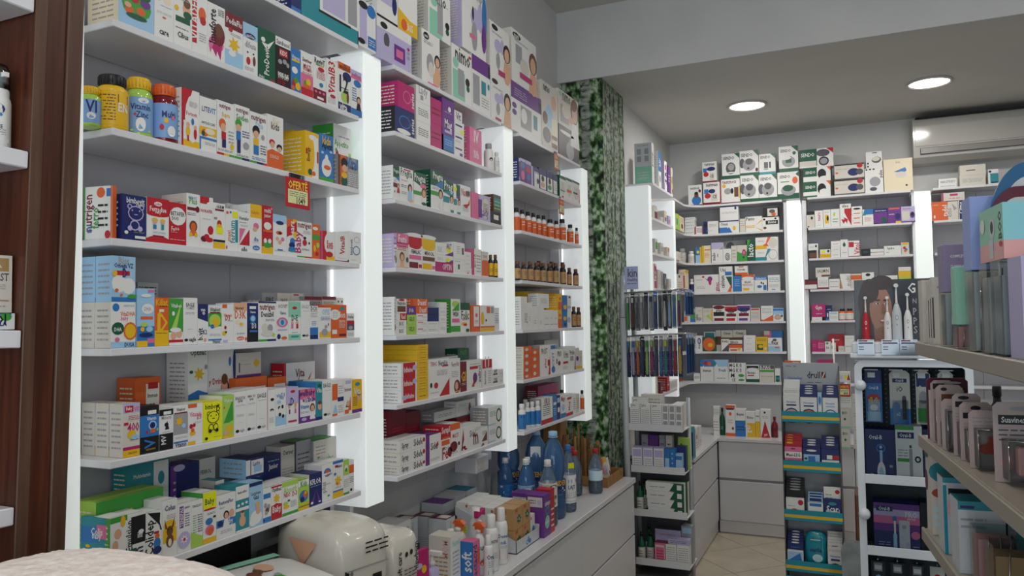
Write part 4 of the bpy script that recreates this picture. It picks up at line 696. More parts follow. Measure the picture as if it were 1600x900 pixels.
8;2.594;2.2437;0.0809;0.08;0.0457;0.0;w|B v .1 .6 .8 .75|B v .55 .1 .85 .35;white carton with violet stripe, lowest of four+
8;2.7269;2.3117;0.1074;0.1;0.076;0.0;p|S p|T w .55 .55 .4 IV|L w .3 .35 .8 .4 1;pink carton, topmost of its pair+
8;2.7249;2.2437;0.109;0.1;0.0675;0.0;p|S p|T w .55 .55 .4 IVb|L w .3 .35 .8 .4 1;pink carton, lowest of its pair+
9;2.161;2.0134;0.0381;0.06;0.1137;0.0;w|B G 0 .65 1 1|A G 0 .65 1 .65 0 .8|T w .5 .83 .85 Pregna|A b .3 .65 1 .55 1 .7|B R 0 .35 .6 .48|P .8 .4 .2 B r|L s .1 .5 .5 .6 2|E k .2 .22 .06 .03;green topped carton with crimson band+
9;2.2011;2.0134;0.0871;0.06;0.1154;0.0;w|T G .5 .83 .85 Pregna|B r .3 .93 .8 .97|L r .1 .6 .6 .64 2|L G .1 .4 .5 .5 2|P .75 .4 .16 k l|E l .75 .2 .16 .18|E f .8 .05 .14 .05|L s .1 .2 .5 .3 2;white carton with pregnant woman in pale blue+
9;2.2899;2.0134;0.0877;0.07;0.1154;0.0;w|S G|B G 0 .5 1 1|A w 0 .5 1 .5 0 .7|T w .5 .8 .85 Pregna|E p .75 .6 .25 .08|B g 0 .3 .6 .42|P .8 .38 .18 B w|E G .8 .06 .2 .05;green topped carton with pink bubble+
9;2.4098;2.0134;0.0902;0.07;0.1433;0.0;w|S G|B G 0 .6 1 1|T w .6 .84 .8 Pregna|A b .3 .62 1 .55 1 .78|B g 0 .35 .6 .46|P .8 .4 .18 k w|E w .82 .15 .14 .14|L s .1 .5 .6 .57 2;green topped carton with violet bubble+
9;2.5017;2.0134;0.0808;0.06;0.1179;0.0;w|B G 0 .62 1 1|A t 0 .62 1 .5 1 .75|B t 0 .3 .6 .5|P .8 .42 .18 k w|B t .7 0 1 .1|T w .5 .8 .8 Preg;teal and white carton with standing woman+
9;2.5841;2.0134;0.0534;0.06;0.1163;0.0;w|B G .4 .6 1 1|A v .3 .55 1 .5 1 .7|B t 0 .3 .5 .5|E yy .25 .85 .25 .08|P .8 .4 .22 k w|B t .5 0 1 .08;narrow white carton with fluorescent dot+
9;2.6397;2.0134;0.0864;0.06;0.1225;0.0;w|T r .5 .77 .8 Natali|B d .55 .7 .95 .85|A o .55 .3 .9 .4 .95 .62|A r .2 .35 .6 .25 .9 .45|L s .2 .15 .8 .3 3;white carton with sweeping orange curve+
9;2.7333;2.0134;0.1749;0.07;0.1084;0.0;u|S p|B p 0 0 .4 1|B v .35 .1 .55 .8|E W .75 .5 .22 .4|T v .7 .3 .4 Lady|L n .62 .4 .9 .7 5;mauve carton with wavy plum stripe+
9;2.9408;2.0661;0.0752;0.07;0.0754;0.0;d|S B|B t .1 .3 .9 .8|L i .1 .1 .9 .7 3;olive carton on top of a black one+
9;2.9104;2.0134;0.1056;0.07;0.0521;0.0;k|S k|B w .3 .35 .75 .75;black carton with white sticker+
10;2.161;1.782;0.0168;0.06;0.1132;0.0;u|B w 0 .02 1 .7|T v .5 .87 .7 Femi|B v 0 .68 1 .71|P .3 .3 .2 k f|E d .75 .22 .14 .1|T k .5 .56 .7 IRON|L s .1 .45 .8 .5 1|E k .6 .3 .05 .2;lilac carton with black heading+
10;2.1788;1.782;0.0726;0.06;0.1168;0.0;p|B W 0 .02 1 .6|T w .5 .85 .7 Femi|B m 0 .7 1 .74|P .45 .3 .2 B f|E d .9 .25 .12 .08|L r .1 .5 .8 .65 3;pink carton with kneeling woman+
10;2.2531;1.782;0.0888;0.06;0.1222;0.0;w|B r 0 .68 1 .92|E r .5 .66 .45 .08|E w .5 .98 .6 .06|T k .55 .5 .7 FEMALAC|B p .05 .28 .95 .4|B R .05 .03 .7 .2|B r .75 .05 .98 .15;white carton with red wave+
10;2.3437;1.782;0.0936;0.06;0.123;0.0;w|B y 0 .68 1 .92|E y .5 .66 .45 .08|E w .5 .98 .6 .06|T k .55 .5 .7 MENOCAL|B B .05 .28 .95 .4|B y .05 .03 .7 .2|B p .75 .05 .98 .15;white carton with yellow wave+
10;2.4403;1.8458;0.1348;0.07;0.0446;0.0;w|L s .1 .2 .4 .7 4|A v .5 0 1 0 1 .4|E yy .75 .5 .14 .28|T v .75 .8 .3 ART;white carton with yellow sticker, topmost of three+
10;2.4395;1.8186;0.1347;0.07;0.0268;0.0;w|L s .1 .2 .4 .7 4|A v .5 0 1 0 1 .5|E yy .7 .4 .14 .3;white carton with yellow sticker, middle of three+
10;2.4388;1.782;0.1346;0.07;0.036;0.0;m|B m 0 0 .25 1|T w .65 .55 .5 OPTIN;magenta carton, lowest of three+
10;2.5772;1.8384;0.0928;0.07;0.0652;0.0;w|B d .75 .3 .92 .7|L s .3 .3 .6 .8 5;white carton with grey tab, upper one+
10;2.5757;1.782;0.0926;0.07;0.0559;0.0;w|B G .4 .3 .55 .65|L s .1 .8 .6 .9 1;white carton with green tab, lower one+
10;2.6718;1.8397;0.0529;0.07;0.0327;0.0;w|L s .2 .4 .8 .6 2;small white carton, topmost of three+
10;2.6709;1.8091;0.054;0.07;0.0301;0.0;w|L s .2 .4 .8 .6 2;small white carton, middle of three+
10;2.6701;1.782;0.0585;0.07;0.0266;0.0;w|L s .2 .4 .8 .6 2|B p .3 .1 .6 .3;small white carton, lowest of three+
10;2.7439;1.782;0.0723;0.07;0.1088;0.0;w|S p|V r .2 .55 .5 BIOTA|B r 0 0 .1 1|L s .4 .1 .9 .8 6;white carton with red upright lettering+
10;2.822;1.782;0.0603;0.06;0.103;0.0;W|B o 0 .02 1 .6|E o .5 .6 .48 .06|L k .2 .75 .8 .85 2;orange and cream carton+
11;2.161;1.553;0.0096;0.08;0.129;0.0;w|S w|V s .5 .55 .8 NUTRIENTS|A r .2 .1 .9 .2 .4 .3;narrow white carton with upright print+
11;2.177;1.6267;0.0606;0.08;0.0489;0.0;w|E r .5 .92 .3 .08|T k .5 .7 .85 Nutrobo|B B .05 .1 .9 .5;white and brown carton, topmost of four+
11;2.1742;1.6035;0.0627;0.08;0.0227;0.0;w|B r .35 0 1 1|T w .68 .5 .4 Red;red and white carton, second of four+
11;2.1726;1.58;0.0639;0.08;0.0231;0.0;w|T k .5 .5 .4 BOS;white carton, third of four+
11;2.1716;1.553;0.0645;0.08;0.0265;0.0;w|T k .5 .5 .4 BOS;white carton, lowest of four+
11;2.2818;1.652;0.099;0.08;0.0261;0.0;o|T w .6 .5 .6 Daunf|S o;orange carton, topmost of its column+
11;2.2992;1.6262;0.0799;0.08;0.0253;0.0;o|T w .6 .5 .6 Daunf;orange carton, second of its column+
11;2.2389;1.6222;0.0581;0.08;0.0288;0.0;v|T w .5 .5 .5 DUA;plum carton over two lime ones+
11;2.24;1.5892;0.0607;0.08;0.0325;0.0;i|T G .5 .55 .6 GELX|S g;lime carton, upper of two+
11;2.2394;1.553;0.0606;0.08;0.0358;0.0;i|T G .5 .55 .6 GELX;lime carton, lower of two+
11;2.303;1.6026;0.0737;0.08;0.0231;0.0;w|B p .1 .6 .6 .75|L s .5 .3 .9 .6 2;white carton with pink dash, upper of three+
11;2.3026;1.5802;0.0737;0.08;0.0219;0.0;w|B p .1 .6 .6 .75|L s .5 .3 .9 .6 2;white carton with pink dash, middle of three+
11;2.3021;1.553;0.0736;0.08;0.0267;0.0;w|B p .1 .6 .6 .75|L s .5 .3 .9 .6 2;white carton with pink dash, lower of three+
11;2.3801;1.6228;0.0788;0.08;0.0249;0.0;n;deep violet carton, upper of two+
11;2.3784;1.5975;0.0799;0.08;0.0248;0.0;n;deep violet carton, lower of two+
11;2.378;1.5791;0.0799;0.08;0.0179;0.0;w|L s .1 .3 .9 .7 2;thin white carton under violet ones+
11;2.3775;1.553;0.0799;0.08;0.0256;0.0;w|L s .1 .3 .9 .7 2;thin white carton at the foot of the violet stack+
11;2.4617;1.6477;0.0572;0.07;0.0208;0.0;w|K s;white carton, topmost of the tall white column+
11;2.4612;1.6204;0.0571;0.07;0.0267;0.0;w|L s .2 .3 .8 .6 2;white carton, second of the tall white column+
11;2.4606;1.592;0.0571;0.07;0.0279;0.0;w|L s .2 .3 .8 .6 2;white carton, third of the tall white column+
11;2.4599;1.553;0.057;0.07;0.0386;0.0;w|L s .2 .3 .8 .6 3;white carton, lowest of the tall white column+
11;2.5518;1.553;0.0742;0.07;0.1291;0.0;w|S g|B g 0 .02 1 .2|E i .5 .85 .4 .1|A g .1 .65 .9 .65 .9 .9|B p .1 .3 .9 .42|T k .5 .55 .6 WISH;white carton with green side+
11;2.628;1.553;0.0789;0.06;0.1156;0.0;w|B G 0 .75 1 1|T k .5 .58 .8 Folic|E y .4 .28 .3 .06|E r .5 .25 .2 .04|E G .75 .06 .2 .06|L k .2 .4 .8 .48 2;green topped white carton+
11;2.7179;1.553;0.0799;0.06;0.1078;0.0;o|S o|B w .3 .2 .9 .95|E p .6 .62 .15 .08|L r .4 .3 .8 .45 3;orange carton with white label+
11;2.8001;1.553;0.1343;0.06;0.1074;0.0;w|B y .02 0 .98 .12|E y .15 .5 .12 .25|B o .45 .7 .7 .95|B s .75 .7 .95 .95|E k .4 .42 .05 .05|B o 0 .14 1 .2;white carton with yellow figure and foot+
11;2.9374;1.553;0.0435;0.05;0.098;0.0;w|L s .1 .3 .9 .8 5|B u .2 .4 .8 .5;small white carton at the row end+
12;2.3053;1.4978;0.0737;0.17;0.0179;0.0;y|S y|L B .2 .3 .8 .6 1;long yellow carton, first down its stack+
12;2.305;1.4799;0.0737;0.17;0.0174;0.0;y|S y|L B .2 .3 .8 .6 1;long yellow carton, second down its stack+
12;2.3046;1.462;0.0737;0.17;0.0174;0.0;y|S y|L B .2 .3 .8 .6 1;long yellow carton, third down its stack+
12;2.3043;1.4441;0.0736;0.17;0.0174;0.0;y|S y|L B .2 .3 .8 .6 1;long yellow carton, fourth down its stack+
12;2.304;1.4263;0.0736;0.17;0.0174;0.0;y|S y|L B .2 .3 .8 .6 1;long yellow carton, fifth down its stack+
12;2.3037;1.4084;0.0736;0.17;0.0173;0.0;y|S y|L B .2 .3 .8 .6 1;long yellow carton, sixth down its stack+
12;2.3033;1.3895;0.0736;0.17;0.0184;0.0;y|S y|L B .2 .3 .8 .6 1;long yellow carton, seventh down its stack+
12;2.303;1.3705;0.0735;0.17;0.0184;0.0;y|S y|L B .2 .3 .8 .6 1;long yellow carton, eighth down its stack+
12;2.3026;1.3505;0.0735;0.17;0.0195;0.0;y|S y|L B .2 .3 .8 .6 1;long yellow carton, ninth down its stack+
12;2.3022;1.3222;0.0735;0.17;0.0278;0.0;y|S y|L B .2 .3 .8 .6 1;long yellow carton at the foot of its stack+
12;2.2009;1.4099;0.1001;0.1;0.0469;0.0;w|S w|B r .12 0 .9 1|T w .45 .5 .55 Infteine|E u .85 .6 .14 .2;white carton with red label, topmost of three+
12;2.2001;1.3648;0.1;0.1;0.0446;0.0;w|S w|B r .12 0 .9 1|T w .45 .5 .55 Infteine|E u .85 .6 .14 .2;white carton with red label, middle of three+
12;2.1994;1.3222;0.0999;0.1;0.0421;0.0;w|S w|B r .12 0 .9 1|T w .55 .5 .55 Infteine|E u .2 .4 .14 .2;white carton with red label, lowest of three+
12;2.3794;1.3222;0.1541;0.06;0.1367;0.0;w|T r .25 .88 .3 TERAC|T n .7 .88 .45 NerviLix|B r .65 .78 .95 .82|E r .35 .3 .1 .08|A r .5 0 1 0 1 .45|L s .4 .55 .9 .7 4|E k .12 .32 .05 .07|L s .1 .1 .5 .14 1;wide white carton with red swoosh+
12;2.5354;1.3222;0.0848;0.06;0.1319;0.0;w|T R .55 .83 .7 FerroVit|E R .7 .18 .3 .2|E f .65 .2 .15 .12|L s .2 .45 .8 .65 4|B y .5 .03 1 .06;white carton with brown oval+
12;2.6221;1.3222;0.0512;0.06;0.1149;0.0;R|S R|T y .5 .5 .7 GI|L w .2 .2 .8 .3 2;dark red carton with yellow letters+
12;2.6755;1.3222;0.1303;0.06;0.1156;0.0;w|B r .2 .7 .75 .8|E v .55 .4 .15 .18|E R .5 .3 .08 .12|V d .85 .5 .6 xefirol|A r .3 .1 .5 .1 .45 .3|L s .2 .85 .9 .9 1;white carton with purple spoon+
12;2.8087;1.3222;0.0966;0.06;0.1134;0.0;w|S s|B r .05 .68 .98 1|T w .5 .83 .4 U|V d .3 .35 .5 ferrolux|L s .6 .1 .9 .6 6;white carton with red top block+
12;2.9088;1.3567;0.0614;0.06;0.0304;0.0;w|B d .1 .3 .8 .5|T k .5 .7 .5 pur;small white carton, upper one with dark bar+
12;2.9077;1.3222;0.0613;0.06;0.034;0.0;w|B d .1 .3 .8 .5|T k .5 .7 .5 PURE;small white carton, lower one with dark bar+
12;2.9727;1.3546;0.0433;0.06;0.031;0.0;w|L s .2 .3 .8 .6 2;small white carton, upper one at the row end+
12;2.9716;1.3222;0.0444;0.06;0.0319;0.0;w|L s .2 .3 .8 .6 2;small white carton, lower one at the row end+
12;2.7693;1.3222;0.0992;0.06;0.1608;0.09;G|S G|T g .5 .92 .6 Herb;dark green carton behind the row+
12;2.6335;1.3222;0.135;0.06;0.1335;0.09;w|L s .1 .9 .9 .96 2;white carton tucked behind the row+
13;2.1869;1.1569;0.1687;0.085;0.0398;0.0;w|S W|T k .7 .55 .35 Sidefe|E r .93 .6 .05 .2|T k .2 .5 .25 Spray|L s .1 .2 .4 .3 1;long white carton, topmost of three with red mark+
13;2.1862;1.1145;0.1686;0.085;0.0419;0.0;w|S W|T k .7 .55 .35 Sidefe|E r .93 .6 .05 .2|T k .2 .5 .25 Spray|L s .1 .2 .4 .3 1;long white carton, middle of three with red mark+
13;2.1856;1.0848;0.1684;0.085;0.0292;0.0;w|S W|T k .7 .55 .35 Sidefe|E r .93 .6 .05 .2|T k .2 .5 .25 Spray|L s .1 .2 .4 .3 1;long white carton, lowest of three with red mark+
13;2.3592;1.0848;0.1054;0.098;0.1039;0.0;w|S v|K v|B v 0 0 .22 1|T k .55 .6 .5 Sidef|E r .75 .62 .08 .07|L s .3 .1 .9 .2 2;white carton with purple edge and lid+
13;2.468;1.1596;0.0706;0.08;0.0486;0.0;r|S r|K r|T w .5 .6 .9 Serapil|B o .1 0 .9 .15;red carton lying on a white one+
13;2.4667;1.0848;0.0705;0.08;0.0743;0.0;w|B o .05 .7 .9 .95|L n .1 .45 .8 .6 2|E R .9 .3 .25 .25|T r .4 .3 .6 Fe;white carton with orange band under red one+
13;2.5397;1.0848;0.0744;0.07;0.1233;0.0;w|S o|B o 0 .8 1 1|T r .5 .62 .6 MULTI|E R .3 .3 .4 .16|E k .85 .35 .1 .06|L s .1 .08 .7 .15 2;white carton with dark red ball+
13;2.6159;1.0848;0.0618;0.07;0.1011;0.0;w|A R .1 .1 .3 .1 .4 .95|A r .3 .3 .5 .5 .4 .9|E R .5 .2 .2 .06|E r .7 .12 .2 .04;white carton with falling red drops+
13;2.6798;1.0848;0.11;0.07;0.1;0.0;w|T d .35 .65 .45 Sidel|T R .6 .4 .4 m|L s .5 .15 .9 .3 4|L s .6 .7 .95 .85 3;plain white carton with grey heading+
13;2.7918;1.0848;0.0627;0.07;0.0761;0.0;w|A B .1 .25 .9 .25 .9 .75|L k .2 .6 .8 .8 3|A B 0 0 .5 .05 .3 .2;white carton with brown slanted leaf+
13;2.8628;1.1548;0.1352;0.085;0.0773;0.0;w|S s|E G .75 .5 .2 .38|E w .75 .5 .14 .28|L t .1 .5 .5 .8 4|B l 0 .05 .5 .12;white carton with green ring, upper of two+
13;2.8605;1.0848;0.135;0.085;0.0695;0.0;w|S s|E G .75 .5 .2 .38|E w .75 .5 .14 .28|L t .1 .5 .5 .8 4|B l 0 .05 .5 .12;white carton with green ring, lower of two+
13;2.2718;1.0848;0.1126;0.06;0.1988;0.1;R|S R|E r .5 .1 .45 .3|L r .2 .6 .8 .7 2;dark red carton at the back, first of two+
13;2.3863;1.0848;0.0962;0.06;0.1809;0.1;R|E r .5 .1 .45 .3|L r .2 .6 .8 .7 2|B w .5 0 1 .3;dark red carton at the back, second of two+
13;2.596;1.2026;0.1772;0.06;0.0384;0.105;w|S s|L s .2 .3 .8 .7 2;flat white carton at the back+
13;2.7751;1.2026;0.1616;0.06;0.0621;0.1;w|E R .7 .5 .06 .3|L s .1 .6 .6 .8 2|K W;white carton with red line at the back+
13;2.7544;1.0848;0.1483;0.06;0.1173;0.09;R|L r .1 .7 .9 .9 2;dark red carton lying under a white one+
14;3.1572;2.6992;0.2965;0.13;0.2491;0.0;w|S W|E k .2 .9 .16 .06|T w .2 .9 .2 mark|B s .15 .4 .4 .75|E k .5 .45 .12 .08|E W .5 .4 .18 .16|P .85 .55 .16 B f|E f .85 .15 .16 .2|B m .3 .15 .8 .26|L s .1 .8 .65 .84 2;large white pump carton with pink strip, upper one+
14;3.1414;2.4704;0.3691;0.13;0.2283;0.0;w|B v 0 .66 1 1|B k .9 .68 1 .9|E v .1 .52 .07 .06|E v .1 .38 .07 .06|B s .3 .15 .65 .6|B t .72 .25 .85 .55|E w .4 .4 .1 .16|L u .1 .72 .5 .9 4;white bottle carton with plum top, under pump carton+
14;3.5172;2.4704;0.2252;0.13;0.3362;0.0;W|E l .45 .5 .25 .18|B c .6 .1 .95 .5|E d .3 .2 .25 .12|E B .2 .45 .15 .1|T k .3 .92 .4 nimo|E f .75 .75 .15 .12|B B .6 .05 .95 .12|B B .6 .18 .95 .24;pale carton with soft baby pictures+
14;3.7567;2.6393;0.3173;0.12;0.1898;0.0;W|E j .1 .88 .07 .08|T k .4 .88 .4 nimo|P .8 .55 .2 B w|E B .75 .75 .14 .14|L s .2 .75 .6 .78 1|B s .1 .1 .5 .6|E f .6 .3 .15 .1|E W .35 .45 .2 .2;white carton with long haired woman, upper one+
14;3.7526;2.4704;0.3222;0.12;0.1684;0.0;d|B k 0 0 1 1|E s .55 .3 .2 .3|E s .6 .6 .1 .12|E w .4 .8 .35 .06;black device carton beside the birch print+
15;3.219;2.2437;0.0155;0.06;0.1072;0.0;n|B u 0 .85 1 1|A v .2 0 1 0 .6 .6|E r .8 .7 .2 .08|E u .3 .1 .3 .1;navy and violet carton at the bay start+
15;3.2355;2.2437;0.0611;0.06;0.1112;0.0;v|B u 0 .88 1 1|E b .5 .72 .4 .12|E p .5 .3 .35 .2|B n 0 0 1 .05;purple carton with blue oval+
15;3.299;2.2437;0.068;0.06;0.1118;0.0;v|B u 0 .85 1 1|E r .5 .6 .4 .12|E b .5 .3 .3 .15;purple carton with red oval+
15;3.369;2.2437;0.0953;0.06;0.0968;0.0;u|B n .2 0 .35 1|B w .4 0 1 .7|E k .85 .35 .15 .15|B n .35 .8 1 1;pale carton with navy stripe+
15;3.4686;2.2437;0.0939;0.06;0.1051;0.0;n|B w .15 .05 .95 .7|E f .5 .25 .3 .12|E k .5 .55 .2 .15;navy framed carton with white window+
15;3.5652;2.2437;0.0884;0.06;0.1059;0.0;n|B w .15 .05 .95 .7|E g .5 .25 .3 .12|E k .5 .55 .2 .15;navy framed carton with green fruit+
15;3.6563;2.2437;0.0648;0.05;0.1049;0.0;n|B w .1 .05 .9 .7|L s .2 .2 .8 .6 4;navy topped slim carton+
15;3.7546;2.2437;0.0966;0.07;0.1182;0.0;w|S G|B G 0 .85 1 1|E W .5 .4 .35 .25|B g .1 .3 .8 .36|L s .2 .6 .8 .72 2|B r .3 .02 .6 .1;green edged carton with white window, first of three+
15;3.8543;2.2437;0.0948;0.07;0.1211;0.0;w|B G 0 .88 1 1|E W .5 .4 .35 .25|B o .1 .35 .9 .48|L s .2 .6 .8 .72 2;green edged carton with orange bar, second of three+
15;3.9522;2.2437;0.1208;0.07;0.123;0.0;w|B G 0 .9 1 1|E W .5 .4 .35 .25|B n .1 .4 .7 .48|L s .2 .6 .8 .72 2|B o .9 .05 1 .7;green edged carton with navy bar, third of three+
16;3.219;1.553;0.0742;0.06;0.153;0.0;w|V s .6 .35 .3 derma|V s .85 .35 .3 plus;tall white carton, highest of the white row+
16;3.2949;1.553;0.0599;0.06;0.1249;0.0;w|L s .3 .3 .6 .5 3;white carton with faint print, second step+
16;3.3569;1.553;0.0699;0.06;0.1105;0.0;w|L s .3 .2 .6 .4 3;white carton with faint print, third step+
16;3.429;1.553;0.0725;0.06;0.1003;0.0;w|L s .3 .2 .6 .4 3;white carton under the tall white one+
16;3.5039;1.553;0.0708;0.06;0.0929;0.0;w|L s .2 .5 .8 .6 2|B s .1 .2 .9 .24;low white carton, first of three equal ones+
16;3.5774;1.553;0.0553;0.06;0.0934;0.0;w|L s .2 .5 .8 .6 2|B s .1 .2 .9 .24;low white carton, second of three equal ones+
16;3.6353;1.553;0.0587;0.06;0.092;0.0;w|L s .2 .5 .8 .6 2|B s .1 .2 .9 .24;low white carton, third of three equal ones+
16;3.4327;1.6538;0.1383;0.055;0.0712;0.0;w|L s .2 .3 .8 .7 6;white carton standing on two low white ones+
16;3.4855;1.553;0.4008;0.08;0.1866;0.075;y|S y|B o .1 .6 .9 .66|L B .1 .2 .9 .5 3;big yellow carton behind the white ones+
16;3.7012;1.6475;0.0567;0.07;0.0826;0.0;y|B o 0 0 1 .5|E o .5 .7 .3 .1;yellow and orange carton, upper one+
16;3.6968;1.553;0.0565;0.07;0.094;0.0;y|B o 0 0 1 .5|E o .5 .7 .3 .1;yellow and orange carton, lower one+
16;3.7622;1.6344;0.1384;0.07;0.0905;0.0;w|S b|B b 0 0 .55 1|E y .3 .3 .18 .14|B k .7 .85 .9 .95|E u .75 .3 .2 .1;white and blue carton with yellow figure, upper one+
16;3.7578;1.553;0.1381;0.07;0.0809;0.0;w|S b|B b 0 0 .55 1|E y .3 .6 .18 .14|B n .2 .1 .4 .3|E u .75 .5 .2 .2;white and blue carton with yellow figure, lower one+
17;3.2412;1.4452;0.0954;0.06;0.0275;0.0;o|S W|E W .4 .5 .2 .25;orange carton, top of the first orange column+
17;3.2401;1.4128;0.0953;0.06;0.0319;0.0;o|S W|E W .4 .5 .2 .25|L r .6 .3 .9 .6 2;orange carton, second of the first orange column+
17;3.2388;1.3789;0.0952;0.06;0.0333;0.0;o|S W|E W .4 .5 .2 .25|L r .6 .3 .9 .6 2;orange carton, third of the first orange column+
17;3.2375;1.3481;0.0952;0.06;0.0303;0.0;o|S W|E W .4 .5 .2 .25|L r .6 .3 .9 .6 2;orange carton, fourth of the first orange column+
17;3.2364;1.3222;0.0951;0.06;0.0254;0.0;o|S W|E W .4 .5 .2 .25;orange carton, foot of the first orange column+
17;3.3398;1.4255;0.0921;0.06;0.0312;0.0;o|E W .4 .5 .2 .25;orange carton, top of the second orange column+
17;3.3385;1.3923;0.0921;0.06;0.0327;0.0;o|E W .4 .5 .2 .25;orange carton, second of the second orange column+
17;3.3371;1.3591;0.092;0.06;0.0327;0.0;o|E W .4 .5 .2 .25;orange carton, third of the second orange column+
17;3.3357;1.3222;0.0919;0.06;0.0365;0.0;o|E W .4 .5 .2 .25;orange carton, foot of the second orange column+
17;3.4382;1.3222;0.136;0.06;0.149;0.0;w|S s|T k .45 .8 .6 PROST|B r .75 .3 .95 .5|V r .55 .4 .3 plus|A r .8 0 1 0 1 .6;white carton with red square+
17;3.5786;1.3222;0.0762;0.06;0.147;0.0;w|B b .1 .85 .95 .98|V b .5 .5 .5 CYST|E b .5 .15 .35 .12;white carton with blue upright word+
17;3.6569;1.3222;0.0924;0.06;0.1212;0.0;w|B v .05 .4 .2 .6|T k .55 .8 .6 PRO|E R .5 .4 .2 .1;white carton with dark oval emblem+
17;3.752;1.3222;0.0936;0.06;0.1172;0.0;w|T k .55 .75 .7 Urin|B r .1 .35 .9 .45|L s .1 .1 .8 .25 3;white carton with red bar+
17;3.8498;1.3222;0.102;0.07;0.1268;0.0;w|K s|T k .5 .75 .7 Probin|A v .8 0 1 0 1 .8|B s .2 .4 .7 .6;white carton with purple curve+
17;3.9557;1.3222;0.0593;0.06;0.1157;0.0;W|E v .5 .5 .35 .12|B y 0 0 1 .15;narrow cream carton with purple disc+
17;4.0177;1.3222;0.051;0.05;0.099;0.0;W|B y 0 0 1 .12|L s .2 .4 .8 .7 3;slim cream carton at the row end+
17;3.7008;1.3222;0.2066;0.06;0.1675;0.08;W|S s|B l .3 .6 .9 .8;pale carton behind the blue lettered one+
18;3.4481;1.0848;0.1499;0.06;0.1267;0.0;w|S s|B r 0 0 1 .18|L k .15 .3 .8 .75 6|T R .5 .85 .5 URO;white carton with red foot+
18;3.6044;1.0848;0.0523;0.06;0.1318;0.0;b|B w .1 .6 .9 .7|L l .1 .2 .9 .5 4;blue carton with white bar+
18;3.6592;1.0848;0.0471;0.06;0.1217;0.0;n|B l .1 .7 .9 .9|B w .2 .3 .8 .5;navy carton with pale panel+
18;3.71;1.0848;0.0782;0.06;0.1184;0.0;w|B b 0 0 1 .2|T r .5 .8 .7 Magn|E l .5 .45 .3 .15;white carton with red word and blue foot+
18;3.791;1.0848;0.1065;0.06;0.114;0.0;w|B r 0 0 1 .15|B r .2 .75 .8 .85|V r .5 .45 .4 Mag;white carton with red foot and bar+
18;3.9014;1.0848;0.0475;0.06;0.1085;0.0;w|L d .2 .2 .8 .8 6;white carton with fine grey print, first+
18;3.9518;1.0848;0.0549;0.06;0.102;0.0;W|L d .2 .2 .8 .8 6;white carton with fine grey print, second+
18;3.6273;1.0848;0.2851;0.07;0.1696;0.09;m|S R|L R .1 .3 .9 .8 2;crimson carton behind the row+
19;5.1604;2.4951;0.075;0.11;0.2502;0.0;w|B b 0 .45 1 1|V w .5 .7 .25 air|E s .5 .25 .3 .1;blue topped device carton+
19;5.3361;2.4951;0.075;0.11;0.2165;0.0;w|S u|E m .5 .8 .3 .1|E k .5 .55 .3 .05|E k .5 .35 .3 .05|V v .85 .5 .5 neb;white carton with crimson dot and black discs+
19;5.449;2.4951;0.075;0.11;0.2014;0.0;v|L w .2 .4 .8 .7 3;dark purple slim carton+
19;5.556;2.4951;0.044;0.08;0.205;0.0;w|S c|B y 0 .8 .3 1|E B .6 .6 .3 .1|E y .7 .4 .3 .25|E R .7 .15 .3 .1|E k .4 .5 .2 .1;cream carton with mustard corner+
20;5.0179;2.2613;0.075;0.08;0.0905;0.0;W|S W|B R 0 0 1 .55|L s .1 .7 .9 .9 2;white and crimson carton+
20;5.1843;2.2613;0.075;0.07;0.0326;0.0;W|L s .1 .2 .9 .8 6;low pale carton+
20;5.3056;2.2613;0.075;0.07;0.0895;0.0;W|B v .2 .2 .8 .5|B y .2 .6 .8 .7;tall pale carton with violet patch+
20;5.4279;2.2613;0.075;0.07;0.0674;0.0;u|B m .2 .2 .6 .6;lilac carton near the pilaster+
20;5.7;2.2613;0.1189;0.05;0.1167;0.0;i|S i|B t 0 .3 .4 .7|E y .6 .8 .3 .1;lime carton past the pilaster+
20;5.8199;2.2613;0.1609;0.05;0.1136;0.0;c|B R .3 .2 .7 .5|L s .2 .6 .8 .9 3;cream carton past the pilaster+
21;5.0052;2.0293;0.075;0.08;0.0965;0.0;W|S s|B g .2 .3 .9 .8;pale carton with green patch+
21;5.1734;2.0293;0.075;0.07;0.0839;0.0;W|B s .2 .3 .8 .7;pale grey carton+
21;5.362;2.0293;0.075;0.07;0.0685;0.0;W|B o .3 .5 .9 .9|L s .2 .1 .8 .4 3;pale carton with orange patch+
21;5.7;2.0293;0.1247;0.05;0.0643;0.0;W|L s .1 .3 .9 .7 3;small pale carton past the pilaster+
22;4.966;1.7936;0.0678;0.09;0.1625;0.0;m|S W|B W .3 .9 1 1|V w .4 .5 .4 lac;tall magenta carton+
22;5.0762;1.7936;0.075;0.09;0.1284;0.0;W|V s .5 .5 .6 calm;tall pale carton beside magenta one+
22;5.1602;1.7936;0.0664;0.09;0.1207;0.0;s|V k .5 .5 .6 calm;tall grey carton+
22;5.2488;1.7936;0.075;0.08;0.1112;0.0;d|V w .5 .5 .5 calm;tall dark grey carton+
22;5.3895;1.7936;0.075;0.07;0.0797;0.0;W|L s .1 .3 .9 .8 5;low pale carton by the pilaster+
22;5.7;1.7936;0.1336;0.05;0.128;0.0;W|B k .2 .8 .6 .95|L o .1 .2 .9 .6 3;tall pale carton past the pilaster+
22;5.8346;1.7936;0.1164;0.05;0.1259;0.0;r|B W 0 0 .5 1;thin red carton past the pilaster+
22;5.9662;1.7936;0.1372;0.05;0.1775;0.0;c|B y 0 .85 1 1;tall cream carton with yellow lid+
23;4.966;1.086;0.03;0.08;0.1295;0.0;W|L s .2 .3 .8 .6 2;cream carton behind the brush rack+
23;5.0696;1.086;0.075;0.08;0.0799;0.0;R|L w .2 .3 .8 .6 2;dark red carton behind the brush rack+
